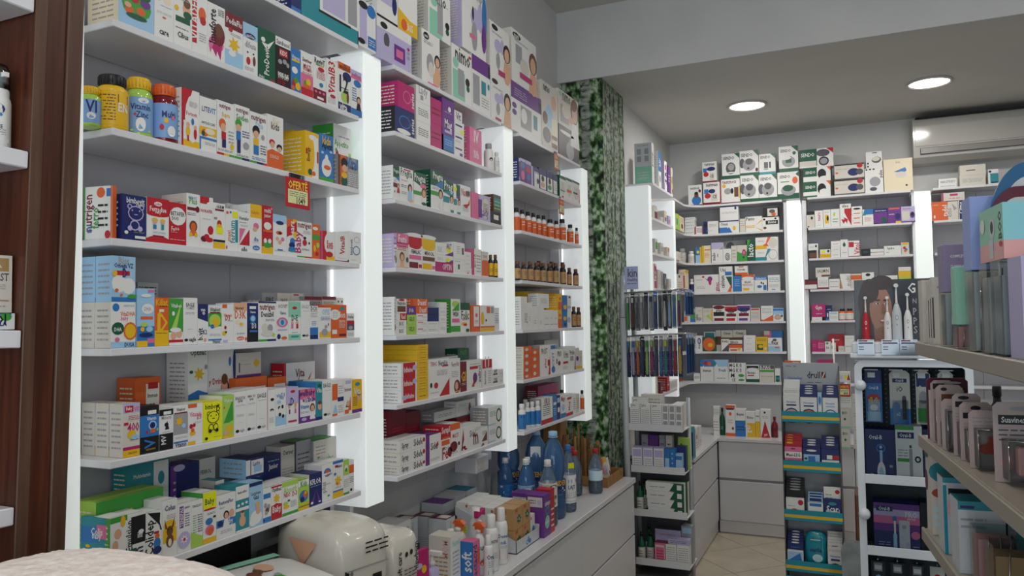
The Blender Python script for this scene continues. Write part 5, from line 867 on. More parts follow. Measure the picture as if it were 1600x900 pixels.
23;5.265;1.086;0.075;0.07;0.0992;0.0;r|L w .2 .3 .8 .6 1;bright red carton behind the brush rack+
23;5.3583;1.086;0.2417;0.08;0.0622;0.0;w|L s .1 .2 .9 .8 4;white carton stack by the pilaster+
24;0.4901;2.4951;0.1075;0.1;0.1688;0.0;w|B R 0 0 1 .06|T k .5 .85 .7 testmok|E b .6 .25 .35 .22|E B .6 .5 .16 .12|E k .6 .6 .15 .07|E R .85 .7 .1 .08;white kit carton with man in blue+
24;0.6104;2.4951;0.1357;0.1;0.1792;0.0;w|B R 0 0 1 .1|B r .95 0 1 1|T k .5 .88 .7 testmax|B b .05 .5 .3 .7|E n .5 .6 .2 .1|E r .25 .4 .18 .12|B W .45 .15 .8 .5|T k .65 .35 .25 CE;white kit carton with red foot, lower one+
24;0.6072;2.6748;0.1135;0.1;0.1659;0.0;w|S W|B R 0 0 1 .08|T k .5 .88 .7 testmax|B b .05 .5 .3 .7|E n .6 .65 .3 .1|E r .25 .4 .18 .12|B W .5 .1 .8 .45|T k .65 .3 .25 CE;white kit carton with red foot, upper one+
24;0.7513;2.4951;0.143;0.1;0.1925;0.0;w|B R 0 0 1 .04|T R .45 .88 .75 testmox|E y .15 .72 .1 .08|E s .35 .5 .2 .13|E k .58 .5 .08 .12|B B .7 .25 .92 .65|B y .94 .2 1 .7;white glucose kit carton with yellow seal+
24;0.7614;2.6881;0.1357;0.1;0.2016;0.0;w|A G .7 1 1 1 1 .8|B G 0 0 1 .14|T k .38 .83 .65 SENDO|E d .5 .42 .28 .24|E s .52 .47 .18 .14|E w .5 .25 .2 .03;white monitor carton with black handset+
24;0.8994;2.4951;0.1382;0.1;0.2098;0.0;w|A G .7 1 1 1 1 .75|B G 0 0 1 .12|T G .4 .83 .62 SENDO|E d .12 .5 .14 .2|E s .5 .42 .35 .25|E d .5 .55 .2 .13|E k .45 .28 .06 .04;white monitor carton, lower one of the second column, top ledge, back corner bay
24;0.9;2.7054;0.1404;0.1;0.1956;0.0;w|A G .7 1 1 1 1 .75|B G 0 0 1 .1|T k .38 .82 .62 SENDO|E d .12 .5 .14 .2|E s .5 .42 .35 .25|E d .5 .55 .2 .13|E k .45 .28 .06 .04|E k .9 .2 .08 .08;white monitor carton, upper one of the second column, top ledge, back corner bay
24;1.0395;2.4951;0.1328;0.1;0.2045;0.0;w|A G .7 1 1 1 1 .75|B G 0 0 1 .12|T k .4 .83 .62 SENDO|E d .12 .45 .16 .2|E s .5 .42 .35 .25|E d .5 .55 .2 .13|E k .45 .28 .06 .04;white monitor carton, lower one of the third column, top ledge, back corner bay
24;1.0446;2.7001;0.1212;0.1;0.1605;0.0;w|A G .7 1 1 1 1 .75|B t 0 0 1 .12|T k .38 .84 .6 SENDO|B d .3 .3 .55 .6|B k .62 .3 .72 .6|E s .42 .25 .15 .03;white meter carton, upper one of the third column, top ledge, back corner bay
24;1.177;2.4951;0.1556;0.1;0.2093;0.0;w|A G .85 .9 1 1 1 .8|B G 0 0 1 .2|T k .35 .83 .5 SENDO|B g .15 .62 .55 .66|E o .82 .68 .13 .13|E s .5 .32 .35 .2|E G .48 .4 .25 .12;large white monitor carton with orange seal+
24;1.1923;2.7049;0.1395;0.1;0.1978;0.0;w|A G .65 1 1 1 1 .75|B G 0 0 1 .14|T k .35 .83 .55 SENDO|E G .8 .72 .09 .07|E s .5 .4 .35 .22|B G .35 .35 .65 .6|E w .35 .55 .3 .08;large white monitor carton with green seal+
25;1.3405;2.722;0.2396;0.1;0.1401;0.0;w|B G 0 .08 .52 1|B W 0 .08 .5 .36|T w .25 .7 .4 SENDO|E k .72 .3 .15 .25|E s .72 .3 .11 .17|E d .7 .75 .2 .2|A r .8 1 1 1 1 .7;green and white stethoscope carton, topmost of three+
25;1.3645;2.614;0.203;0.1;0.1076;0.0;w|B G 0 .35 .48 1|T w .25 .65 .35 SENDO|E k .65 .5 .15 .35|E w .72 .2 .16 .15|A o .8 1 1 1 1 .6|B k .95 0 1 1;green and white stethoscope carton, middle of three+
25;1.3612;2.4951;0.2029;0.1;0.1184;0.0;w|B G 0 .35 .48 1|B G 0 0 .48 .1|T w .25 .65 .35 SENDO|E k .65 .5 .15 .35|E w .72 .3 .16 .2|A o .8 1 1 1 1 .6|B k .95 0 1 1;green and white stethoscope carton, lowest of three+
25;1.5844;2.6092;0.202;0.1;0.1156;0.0;W|B k 0 .92 1 1|B d 0 0 1 .08|E n .65 .45 .2 .25|E d .85 .45 .12 .2|E r .86 .85 .1 .16|E o .08 .45 .05 .06|L s .05 .65 .5 .72 1;cream clamp carton with navy device, upper one+
25;1.5809;2.4951;0.204;0.1;0.1136;0.0;W|B k 0 .92 1 1|B d 0 0 1 .08|E n .65 .45 .2 .25|E d .85 .45 .12 .2|E r .86 .85 .1 .16|E o .08 .45 .05 .06|L s .05 .65 .5 .72 1;cream clamp carton with navy device, lower one+
25;1.7903;2.4951;0.1216;0.1;0.1808;0.0;w|E k .1 .95 .06 .03|E k .3 .96 .06 .03|E k .5 .96 .06 .03|E s .55 .45 .3 .2|E d .45 .15 .2 .08|V k .9 .75 .3 pulse;white oximeter carton, lower one+
25;1.8015;2.6764;0.1067;0.1;0.1228;0.0;w|E d .65 .5 .3 .2|E W .62 .55 .25 .14|E k .12 .3 .06 .06|E k .12 .12 .06 .06|B d .4 .9 .7 .95;white oximeter carton, upper one+
25;1.9169;2.4951;0.1875;0.1;0.2349;0.0;c|A b .35 .6 .75 .72 .8 .62|A b .35 .6 .8 .62 .7 .55|E W .6 .5 .2 .1|E k .78 .16 .04 .03|T s .5 .9 .15 laica;cream scale carton with blue panel+
26;0.4597;2.3779;0.0771;0.08;0.0275;0.0;w|L s .1 .3 .9 .7 1;thin white carton, topmost of five flat ones+
26;0.4565;2.3517;0.0771;0.08;0.0257;0.0;w|L s .1 .3 .9 .7 1;thin white carton, second of five flat ones+
26;0.4585;2.3258;0.0771;0.08;0.0254;0.0;w|L s .1 .3 .9 .7 1;thin white carton, third of five flat ones+
26;0.4552;2.2998;0.0771;0.08;0.0255;0.0;w|L s .1 .3 .9 .7 1;thin white carton, fourth of five flat ones+
26;0.4545;2.2613;0.0771;0.08;0.038;0.0;w|L s .1 .3 .9 .7 1;thin white carton, lowest of five flat ones+
26;0.537;2.2613;0.0611;0.08;0.0661;0.0;w|B r 0 0 .12 1|L k .2 .2 .9 .8 4|B r .9 0 1 1;white carton with red edges+
26;0.6036;2.2613;0.1156;0.08;0.1005;0.0;w|B n 0 0 .3 1|E k .17 .7 .12 .16|L s .4 .5 .9 .8 3|L s .2 .2 .6 .3 2;white carton with navy edge+
26;0.729;2.2613;0.1528;0.08;0.0871;0.0;w|A b 0 0 .65 0 .5 .5|B b 0 0 .4 .5|E y .75 .4 .08 .2|T G .25 .8 .35 Omni;white and blue carton under a white one+
26;0.7368;2.3489;0.1406;0.08;0.1245;0.0;w|B n 0 0 1 .08|B n 0 .94 1 1|L s .1 .5 .9 .65 2|E n .85 .85 .06 .1;white carton with navy rims+
26;0.887;2.2613;0.0413;0.07;0.1045;0.0;W|L s .1 .4 .9 .9 3;narrow cream carton+
26;0.9309;2.2613;0.124;0.08;0.1166;0.0;w|B y 0 .25 .55 .3|B y 0 .35 .55 .4|A y .55 .35 .95 .75 1 .68|A y .55 .3 .95 0 1 .06|T k .3 .85 .5 Panto;white carton with yellow forked stripes+
26;1.0566;2.2613;0.1219;0.08;0.103;0.0;w|B k .2 .45 .95 .75|E k .12 .85 .08 .08|E k .8 .88 .07 .07|E B .15 .2 .1 .1|T w .6 .6 .5 mono;white carton with black band+
26;1.0619;2.3648;0.1144;0.08;0.0743;0.0;k|B W .3 .1 .95 .9|E o .7 .3 .15 .2|E d .6 .6 .2 .2;black and cream carton on top+
27;0.5357;2.0293;0.0499;0.07;0.1297;0.0;l|B b 0 .5 1 1|E yy .4 .7 .2 .1|B y .7 0 1 1;blue and yellow carton+
27;0.5882;2.0293;0.0681;0.07;0.1399;0.0;c|B y 0 0 .25 1|B o .3 .72 .95 .78|L o .3 .3 .8 .6 4;amber carton+
27;0.6621;2.0293;0.0893;0.07;0.159;0.0;w|B u 0 .68 1 1|A s .7 .65 1 .65 1 .8|V n .2 .3 .4 melio|L s .5 .1 .6 .6 1;white carton with lilac top+
27;0.7532;2.0293;0.0607;0.07;0.1056;0.0;w|E k .55 .4 .32 .28|E w .55 .4 .26 .22|E k .55 .4 .2 .17|E w .55 .4 .13 .11|E k .55 .4 .06 .05;white carton with target rings+
27;0.8161;2.0293;0.0417;0.07;0.1277;0.0;W|L s .2 .2 .8 .8 3;narrow cream carton by the target+
27;0.8597;2.0293;0.0763;0.07;0.1279;0.0;g|B W 0 .6 1 1|E W .4 .72 .3 .2|E m .7 .55 .2 .2|E p .7 .55 .12 .12|B G .55 .2 .75 .3;green carton with pink oval+
27;0.9385;2.0293;0.0592;0.08;0.169;0.0;G|S g|V w .4 .5 .6 lacto|A g 0 .5 .4 1 0 1;dark green carton+
27;1.001;2.1187;0.1659;0.08;0.0911;0.0;w|B y 0 0 .5 .3|A o .4 .1 .7 1 .55 1|A o .3 .3 .6 .2 .5 .5|E W .78 .5 .2 .45|L s .1 .6 .4 .75 2;white carton with orange swoosh+
27;0.9986;2.0293;0.1667;0.08;0.0889;0.0;w|B t 0 0 .5 .3|A t .4 .1 .7 1 .55 1|E s .78 .5 .2 .45|E w .78 .5 .18 .4|L s .1 .6 .4 .75 2;white carton with teal swoosh+
27;0.7467;2.0293;0.1736;0.07;0.1741;0.08;s|E d .3 .7 .2 .25|S d;grey carton behind the target one+
28;0.5188;1.7936;0.194;0.08;0.1414;0.0;w|L s .1 .2 .45 .35 2|E r .38 .88 .05 .06|E v .65 .75 .1 .15|E m .65 .6 .06 .2|A v .45 .8 .6 .7 .6 .6|V m .95 .3 .5 ginec|L k .1 .7 .35 .74 1;wide white carton with magenta dancer+
28;0.7171;1.7936;0.1032;0.08;0.2002;0.0;w|B b .45 .65 .95 .8|A G .5 .6 .95 .6 .95 .1|A o .6 0 .9 0 .9 .3|V k .25 .4 .5 calcium|T k .3 .87 .4 Uni;white carton with green and orange leaf+
28;0.8213;1.7936;0.0649;0.08;0.125;0.0;b|L l .2 .3 .8 .8 4|S n;plain blue carton+
28;0.8882;1.7936;0.0946;0.08;0.1301;0.0;w|B o 0 .7 1 1|E w .5 .78 .5 .1|B y .1 .05 .6 .2|L m .1 .3 .9 .45 2|T k .5 .55 .5 BILAX;white carton with orange wave+
28;0.8387;1.9242;0.0972;0.07;0.0697;0.0;w|B o 0 0 1 .25|T k .5 .6 .6 Ulcovin|B r .3 .85 .7 .95;white carton with orange foot, on top+
28;0.9849;1.7936;0.0938;0.08;0.114;0.0;w|B b 0 .75 1 1|T w .5 .86 .8 Gelectrol|E k .55 .55 .06 .08|E k .7 .5 .06 .08|B b .7 .05 .95 .4|E b .4 .3 .2 .1;white carton with blue lid and drops+
28;1.0859;1.7936;0.0869;0.08;0.1202;0.0;w|L t .1 .55 .95 .85 3|L s .1 .2 .9 .4 3|B b .3 .05 .6 .1;white carton with teal print+
29;0.433;1.5582;0.0283;0.06;0.0897;0.0;W|B o .1 .1 .8 .5;small pale carton near the corner+
29;0.4641;1.5582;0.0542;0.06;0.1072;0.0;w|B g .3 .2 1 .7|B b .3 0 1 .25|T G .5 .88 .6 Prost;white carton with green to blue patch+
29;0.522;1.5582;0.0583;0.07;0.1189;0.0;W|E s .6 .2 .25 .12|V k .2 .3 .4 tebin|L s .4 .7 .8 .8 1;cream carton with grey coin+
29;0.5827;1.5582;0.0764;0.07;0.1074;0.0;W|B y .8 .1 .95 .9|A i .3 .4 .6 .6 .9 .1|L s .1 .7 .7 .9 3;cream carton with lime curve+
29;0.6619;1.5582;0.0924;0.08;0.1288;0.0;w|E R .5 .88 .5 .12|B k .05 .35 .95 .6|B R .1 .05 .9 .22|T k .5 .68 .5 ginkgo;white carton with brown wave+
29;0.7562;1.5582;0.0932;0.08;0.1243;0.0;w|B r 0 .72 1 .95|E R .5 .72 .5 .12|B R .1 .32 .9 .5|B r .1 .05 .8 .22|T k .5 .58 .5 heart;white carton with crimson wave+
29;0.8514;1.5582;0.0948;0.08;0.1299;0.0;w|B v 0 .72 1 .95|E n .5 .72 .5 .12|B R .1 .32 .9 .5|B v .1 .05 .8 .2|T k .5 .58 .5 brain;white carton with violet wave+
29;0.9506;1.5582;0.0717;0.07;0.1028;0.0;W|B r .05 .85 .9 .95|L s .1 .2 .9 .7 5;cream carton with red rim+
29;1.0273;1.5582;0.0888;0.07;0.1187;0.0;w|A o 0 0 1 0 1 .4|A o 0 .12 0 0 .6 0|L s .1 .5 .9 .85 4;white carton with orange corner+
29;1.1177;1.5582;0.0738;0.07;0.0995;0.0;l|B w 0 0 1 .5|E s .45 .3 .35 .2|E f .45 .3 .28 .14|B b 0 .8 1 .95|E d .85 .4 .1 .1;pale blue carton with beige oval+
30;0.4691;1.3234;0.0541;0.07;0.1459;0.0;w|B s 0 .8 1 1|V k .5 .4 .5 vital|L s .2 .1 .8 .15 1;white carton with grey lid+
30;0.525;1.3234;0.0471;0.07;0.1251;0.0;w|E n .5 .65 .3 .2|E u .5 .65 .2 .13|V n .5 .3 .3 sleep;white carton with navy oval+
30;0.5754;1.3234;0.0983;0.06;0.112;0.0;G|E o .5 .5 .49 .48|E y .6 .45 .2 .15;carton with large orange blob+
30;0.5744;1.3234;0.0911;0.05;0.1541;0.065;w|B t .1 .7 .9 .95|L s .1 .2 .9 .5 2;white carton behind the orange blob+
30;0.6682;1.3234;0.0401;0.06;0.1663;0.065;W|B B 0 .3 1 .7;brown banded carton, first at the back+
30;0.7108;1.3234;0.0895;0.06;0.166;0.065;W|B B 0 .3 1 .65|T k .5 .85 .6 Omez;brown banded carton, second at the back+
30;0.8028;1.3234;0.1006;0.06;0.1678;0.065;W|B B 0 .3 1 .65|T k .5 .85 .6 Omez;brown banded carton, third at the back+
30;0.7202;1.3234;0.0562;0.055;0.0963;0.0;w|A d 0 0 1 .6 1 0|T k .5 .85 .8 mela;white carton with grey slope+
30;0.7792;1.3234;0.1009;0.055;0.0886;0.0;w|B o 0 .3 1 .6|B R 0 .6 1 .68|E y .75 .2 .12 .15|B o .1 .05 .6 .2|T k .4 .85 .6 zinco;white carton with orange stripe+
30;0.887;1.4048;0.0937;0.06;0.0445;0.0;w|B v 0 0 .06 1|L s .3 .4 .7 .6 1;white carton, topmost of three by the yellow one, sixth shelf, back corner bay
30;0.8858;1.3598;0.0937;0.06;0.0445;0.0;w|B v 0 0 .06 1|L s .3 .4 .7 .6 1;white carton, middle of three by the yellow one, sixth shelf, back corner bay
30;0.8847;1.3234;0.0937;0.06;0.0358;0.0;w|B v 0 0 .06 1|L s .3 .4 .7 .6 1;white carton, lowest of three by the yellow one, sixth shelf, back corner bay
30;0.9828;1.3234;0.0873;0.06;0.1129;0.0;y|S y|B G .1 .1 .6 .5|E y .4 .35 .2 .12|L G .1 .7 .9 .9 2|E W .8 .2 .12 .1;yellow carton with green letters+
30;1.0728;1.3234;0.1006;0.06;0.1052;0.0;w|B l 0 0 .9 .4|B o .5 .25 .8 .35|E d .5 .85 .15 .1|T k .5 .65 .5 flex|B l 0 .5 .3 .6;white carton with pale blue foot+
30;1.0384;1.3234;0.1374;0.05;0.1585;0.065;b|B p 0 0 .4 1|B W 0 .8 .3 1;blue and pink carton at the back+
31;0.4981;1.086;0.0507;0.07;0.0627;0.0;w|L k .1 .3 .9 .6 3;short white carton+
31;0.5526;1.086;0.1029;0.08;0.1707;0.0;w|B b 0 .68 1 1|E r .4 .85 .15 .1|E o .7 .82 .15 .1|A w .1 .5 .35 .5 .25 .75|T k .5 .5 .6 Immun;white carton with colourful lid+
31;0.6585;1.086;0.1088;0.08;0.1715;0.0;w|B l 0 .68 1 1|A t 0 .68 .25 .8 0 1|A w .05 .6 .3 .6 .2 .85|T b .6 .52 .5 Fresh|L s .2 .1 .8 .2 1;white carton with pale blue lid+
31;0.7718;1.1961;0.1298;0.08;0.0372;0.0;w|T k .4 .5 .7 MG K II;white carton, topmost of four with lime ovals+
31;0.7708;1.1558;0.1298;0.08;0.0397;0.0;w|T k .4 .5 .7 MG K II;white carton, second of four with lime ovals+
31;0.7698;1.1156;0.1298;0.08;0.0397;0.0;w|E g .75 .5 .18 .3|T k .25 .5 .2 M;white carton, third of four with lime ovals+
31;0.7689;1.086;0.1307;0.08;0.0291;0.0;w|E g .75 .5 .18 .3|T k .3 .5 .2 CE;white carton, lowest of four with lime ovals+
31;0.9048;1.086;0.0971;0.08;0.1337;0.0;w|B k .05 .7 .95 .95|E w .5 .75 .45 .08|B r .1 .35 .6 .42|B G 0 0 1 .18|T k .4 .55 .6 Biomac;white carton with black lid+
31;1.0043;1.086;0.107;0.08;0.1323;0.0;W|B d 0 .78 1 1|B g 0 .6 1 .72|T w .4 .88 .7 B-MAG|L s .1 .3 .9 .4 1;grey and green carton+
31;1.1179;1.086;0.0373;0.07;0.1065;0.0;w|B G .1 .05 .9 .5|B t .2 .2 .8 .4;narrow white and green carton+
31;0.3718;1.086;0.0358;0.05;0.0189;-0.06;o|L k .2 .2 .8 .5 2;small orange carton on the corner curve+
32;1.3797;2.2613;0.0558;0.07;0.1248;0.0;W|B k 0 .8 1 1|E k .65 .6 .15 .1|E k .2 .08 .12 .04;cream carton with black lid+
32;1.4377;2.2613;0.0571;0.07;0.128;0.0;w|V r .55 .65 .5 neuro|L s .2 .1 .6 .15 1;white carton with red upright word+
32;1.4972;2.2613;0.0504;0.07;0.1309;0.0;w|B y .2 .2 .75 .7|E k .6 .5 .15 .15|L s .2 .8 .8 .9 2;white carton with yellow patch+
32;1.5494;2.2613;0.0611;0.07;0.132;0.0;w|B i .3 .6 .5 .8|L g .2 .2 .8 .5 2;white carton with pale green print+
32;1.6131;2.2613;0.0764;0.07;0.1658;0.0;w|A r .4 .6 1 .8 1 0|A r .1 .3 .3 .1 .6 .3|A r .3 .4 .6 .1 .7 .3|T k .5 .9 .6 vivo|B r .4 .6 1 .78;white carton with red zigzag+
32;1.6932;2.3666;0.0715;0.07;0.0354;0.0;w|E k .5 .5 .35 .2;white carton with orange dash, topmost of four+
32;1.6922;2.3332;0.0715;0.07;0.033;0.0;w|B o .2 .4 .8 .6;white carton with orange dash, second of four+
32;1.6911;2.2973;0.0715;0.07;0.0353;0.0;w|B o .2 .4 .8 .6;white carton with orange dash, third of four+
32;1.6903;2.2613;0.0712;0.07;0.0355;0.0;w|B o .2 .4 .8 .6;white carton with orange dash, lowest of four+
32;1.7661;2.2613;0.0716;0.07;0.1137;0.0;w|B b .2 .65 1 1|A t 0 .6 .2 1 .3 .6|L o .2 .2 .8 .5 4;white carton with blue lid+
32;1.8398;2.2613;0.091;0.08;0.1131;0.0;v|B n 0 .75 1 1|L w .1 .8 .9 .9 1|E G .75 .25 .2 .2|B k 0 0 1 .05;purple carton with green bunch, first of two+
32;1.933;2.2613;0.0865;0.08;0.118;0.0;v|B o .1 .85 .9 .95|E n .75 .4 .2 .2|B y .6 0 1 .12|L w .1 .5 .5 .6 1;purple carton with yellow foot+
32;2.0215;2.2613;0.0898;0.08;0.1161;0.0;u|B v 0 0 1 .08|E v .8 .45 .18 .2|E k .8 .5 .12 .12|L m .1 .8 .7 .9 1|B W .05 .15 .6 .7;lilac carton beside the pilaster+
33;1.3851;2.0907;0.0678;0.07;0.0507;0.0;w|E k .8 .6 .1 .2|L s .1 .3 .6 .6 2;white carton, upper of a small stack+
33;1.3834;2.0293;0.07;0.07;0.0609;0.0;k|B B .1 .1 .8 .7|B W .85 0 1 1;black and brown carton, lower of a small stack+
33;1.4674;2.0598;0.0714;0.07;0.0334;0.0;w|B yy .1 .2 .5 .8|B k .7 .3 .9 .8;white carton with fluorescent patch+
33;1.4665;2.0293;0.0736;0.07;0.03;0.0;y|L B .1 .3 .9 .6 2;yellow carton under a white one+
33;1.5445;2.1091;0.0645;0.07;0.0429;0.0;w|L d .2 .4 .8 .6 1;white carton, topmost of three plain ones+
33;1.5432;2.0682;0.0645;0.07;0.0404;0.0;w|L d .2 .4 .8 .6 1;white carton, middle of three plain ones+
33;1.542;2.0293;0.0645;0.07;0.0384;0.0;w|L d .2 .4 .8 .6 1;white carton, lowest of three plain ones+
33;1.6101;2.0293;0.0504;0.07;0.1309;0.0;w|E G .5 .7 .2 .12|A G .35 .72 .65 .72 .5 .9|L s .2 .2 .8 .3 1;white carton with green drop+
33;1.6624;2.0293;0.0759;0.07;0.1184;0.0;w|B r .05 .6 .5 .92|V r .78 .5 .7 Vitol|B R 0 0 1 .04;white carton with red square and word+
33;1.7503;2.0293;0.0592;0.07;0.0541;0.0;k|L t .2 .4 .8 .7 3;small black carton+
33;1.8115;2.0501;0.0882;0.07;0.0278;0.0;w|B R 0 .1 1 .2;thin white carton, upper one+
33;1.8107;2.0293;0.0882;0.07;0.0203;0.0;w|B R 0 .1 1 .2;thin white carton, lower one+
33;1.9017;2.0293;0.1107;0.07;0.0674;0.0;w|T k .4 .7 .4 hydro|L s .1 .2 .3 .4 1;wide plain white carton+
33;2.0144;2.0293;0.0499;0.07;0.087;0.0;W|B y .1 .8 .9 .98|E r .4 .55 .2 .12|E b .6 .4 .2 .12|E o .5 .3 .2 .1;cream carton with coloured dots+
34;1.3524;1.8312;0.0895;0.07;0.0384;0.0;R|S k|B k 0 .8 1 1;dark red carton on a white one+
34;1.3513;1.7936;0.0859;0.07;0.0372;0.0;w|B R 0 0 1 .15;white carton under a dark red one+
34;1.4434;1.7936;0.0751;0.07;0.0899;0.0;w|B R 0 0 1 .15|L s .1 .3 .9 .8 5;white carton with crimson rim+
34;1.4314;1.8839;0.1006;0.07;0.0727;0.0;W|B B .4 .05 1 .25|T d .5 .65 .8 SALMIN;cream carton with tan corner, on top+
34;1.5233;1.8306;0.0729;0.07;0.038;0.0;w|L k .1 .3 .9 .6 2;white carton, upper of two by the tan edged one+
34;1.5221;1.7936;0.0729;0.07;0.0365;0.0;w|L k .1 .3 .9 .6 2;white carton, lower of two by the tan edged one+
34;1.5988;1.7936;0.0717;0.07;0.1106;0.0;w|A a 0 0 .25 0 0 .9|V s .8 .5 .7 multi;white carton with tan wedge+
34;1.6726;1.7936;0.0735;0.07;0.1078;0.0;W|B o 0 .6 1 .9;cream carton with orange band+
34;1.7483;1.7936;0.0812;0.07;0.1143;0.0;w|B r .2 .4 .8 .45|E k .5 .85 .2 .1;white carton behind the portrait poster+
34;1.8376;1.7936;0.0676;0.07;0.0874;0.0;W|B i .2 .6 .8 .9;cream carton with lime patch+
34;1.9072;1.7936;0.0752;0.07;0.0871;0.0;w|L r .1 .6 .7 .7 1;plain white carton behind the poster edge+
34;1.9915;1.9107;0.0784;0.07;0.0274;0.0;w|L s .1 .4 .9 .6 1;thin white carton on a lime one+
34;1.9891;1.7936;0.0804;0.07;0.1166;0.0;i|B y 0 .6 1 1|L G .1 .3 .9 .5 2;lime and yellow carton+
35;1.396;1.5851;0.0942;0.08;0.0963;0.0;m|T w .5 .7 .5 Gyn|L w .3 .2 .8 .3 1;magenta carton on a white one+
35;1.3942;1.5582;0.0723;0.08;0.0263;0.0;w|L s .1 .3 .7 .5 1;white carton under a magenta one+
35;1.4912;1.5582;0.024;0.06;0.0682;0.0;n|E w .6 .6 .2 .25|B b 0 0 1 .2;navy carton with white mark+
35;1.516;1.5582;0.0627;0.06;0.0654;0.0;w|B l .1 .7 .9 .9|L s .1 .2 .9 .5 3;small white carton with pale blue top+
35;1.4895;1.5582;0.0449;0.06;0.1146;0.07;n|L l .2 .5 .8 .8 2;navy carton at the back+
36;1.3883;1.3234;0.0382;0.06;0.0871;0.0;m|L p .2 .4 .8 .7 2;magenta carton, first of the pink pair+
36;1.4278;1.3234;0.0496;0.06;0.0846;0.0;m|B p .1 .3 .9 .8|L m .2 .4 .8 .7 2;magenta carton, second of the pink pair+
36;1.4799;1.3234;0.0399;0.06;0.0749;0.0;w|B g .2 .75 .6 .95|T k .5 .4 .5 Dr;small white carton with green tip+
36;1.5219;1.3234;0.0331;0.06;0.0653;0.0;w|T k .5 .5 .7 PL;small white carton by the thin post+
36;1.5032;1.3234;0.1089;0.06;0.1284;0.065;r|E r .5 .5 .2 .2|L w .2 .6 .7 .75 1;red carton at the back+
36;1.5722;1.3234;0.0416;0.06;0.0415;0.0;W|L s .1 .3 .9 .7 2;low cream carton+
36;1.6185;1.4058;0.063;0.06;0.0375;0.0;w|L s .1 .4 .9 .6 1;white carton, upper of two by the poster+
36;1.6166;1.3234;0.063;0.06;0.0819;0.0;w|L s .1 .4 .9 .6 1;white carton, lower of two by the poster+
37;2.2663;2.5116;0.1133;0.07;0.0454;0.0;w|L k .1 .3 .9 .7 2;low white carton, upper of a striped pair+
37;2.2652;2.4951;0.1132;0.07;0.016;0.0;w|L k .1 .3 .9 .7 2;low white carton, lower of a striped pair+
37;2.3997;2.5685;0.1573;0.09;0.0723;0.0;W|B d .25 .42 .6 .52;wide cream carton with grey word+
37;2.3971;2.4951;0.1572;0.09;0.0729;0.0;W|L s .1 .3 .9 .7 3;wide cream carton under another+
37;2.5702;2.4951;0.0609;0.07;0.1021;0.0;w|B t .2 .05 1 .72|B n .3 .05 .9 .15|E n .2 .85 .15 .08;white and teal carton+
38;2.2192;2.2613;0.096;0.09;0.1336;0.0;o|V w .85 .5 .6 tadol|L w .1 .8 .4 .85 1|E w .15 .2 .06 .1;bright orange carton+
38;2.3172;2.2613;0.0632;0.08;0.1306;0.0;W|A s .4 .9 .9 .6 .6 .5|V s .2 .4 .5 emo;cream carton with grey swirl+
38;2.3824;2.2613;0.0587;0.08;0.1346;0.0;n|V w .35 .6 .6 Citrag|E w .7 .15 .2 .1|B W 0 0 .1 1;navy carton with white upright word+
38;2.2848;2.3964;0.1383;0.08;0.0577;0.0;W|B m .35 .6 .7 .85|L r .3 .2 .8 .4 1|B m 0 0 .06 1;cream carton lying across two others+
39;0.6868;0.8408;0.0475;0.06;0.0769;0.0;w|L s .1 .2 .9 .8 4|B d 0 0 .05 1;white carton, upper of two in the corner+
39;0.684;0.7006;0.0475;0.06;0.1397;0.0;w|L s .1 .2 .9 .8 4|B d 0 0 .05 1;white carton, lower of two in the corner+
39;0.7799;0.7006;0.0679;0.07;0.2299;0.0;w|B o 0 .88 1 1|B n .1 .85 .9 .9|B o 0 0 1 .1|E o .5 .72 .15 .06|L f .2 .4 .8 .55 2|E B .75 .25 .12 .05;white carton with orange lid and foot+
39;0.8497;0.7006;0.0727;0.07;0.2035;0.0;w|B b 0 0 1 .58|L n .1 .2 .9 .4 2|T k .5 .8 .7 Bepan;white carton with blue lower half+
39;0.9236;0.7006;0.0688;0.07;0.1846;0.0;w|B y .15 0 1 .55|V w .3 .3 .3 gel|T d .5 .78 .7 Rhino;white carton with yellow lower half+
39;0.9943;0.7006;0.0323;0.07;0.1943;0.0;w|B y 0 0 1 .6|T d .5 .8 .7 nas;narrow white carton with yellow lower half+
39;1.029;0.7006;0.0722;0.07;0.205;0.0;w|A r .05 0 .95 0 .45 .6|E k .45 .9 .1 .04|L s .2 .68 .8 .78 2|T w .5 .1 .3 gel;white carton with red triangle+
"""
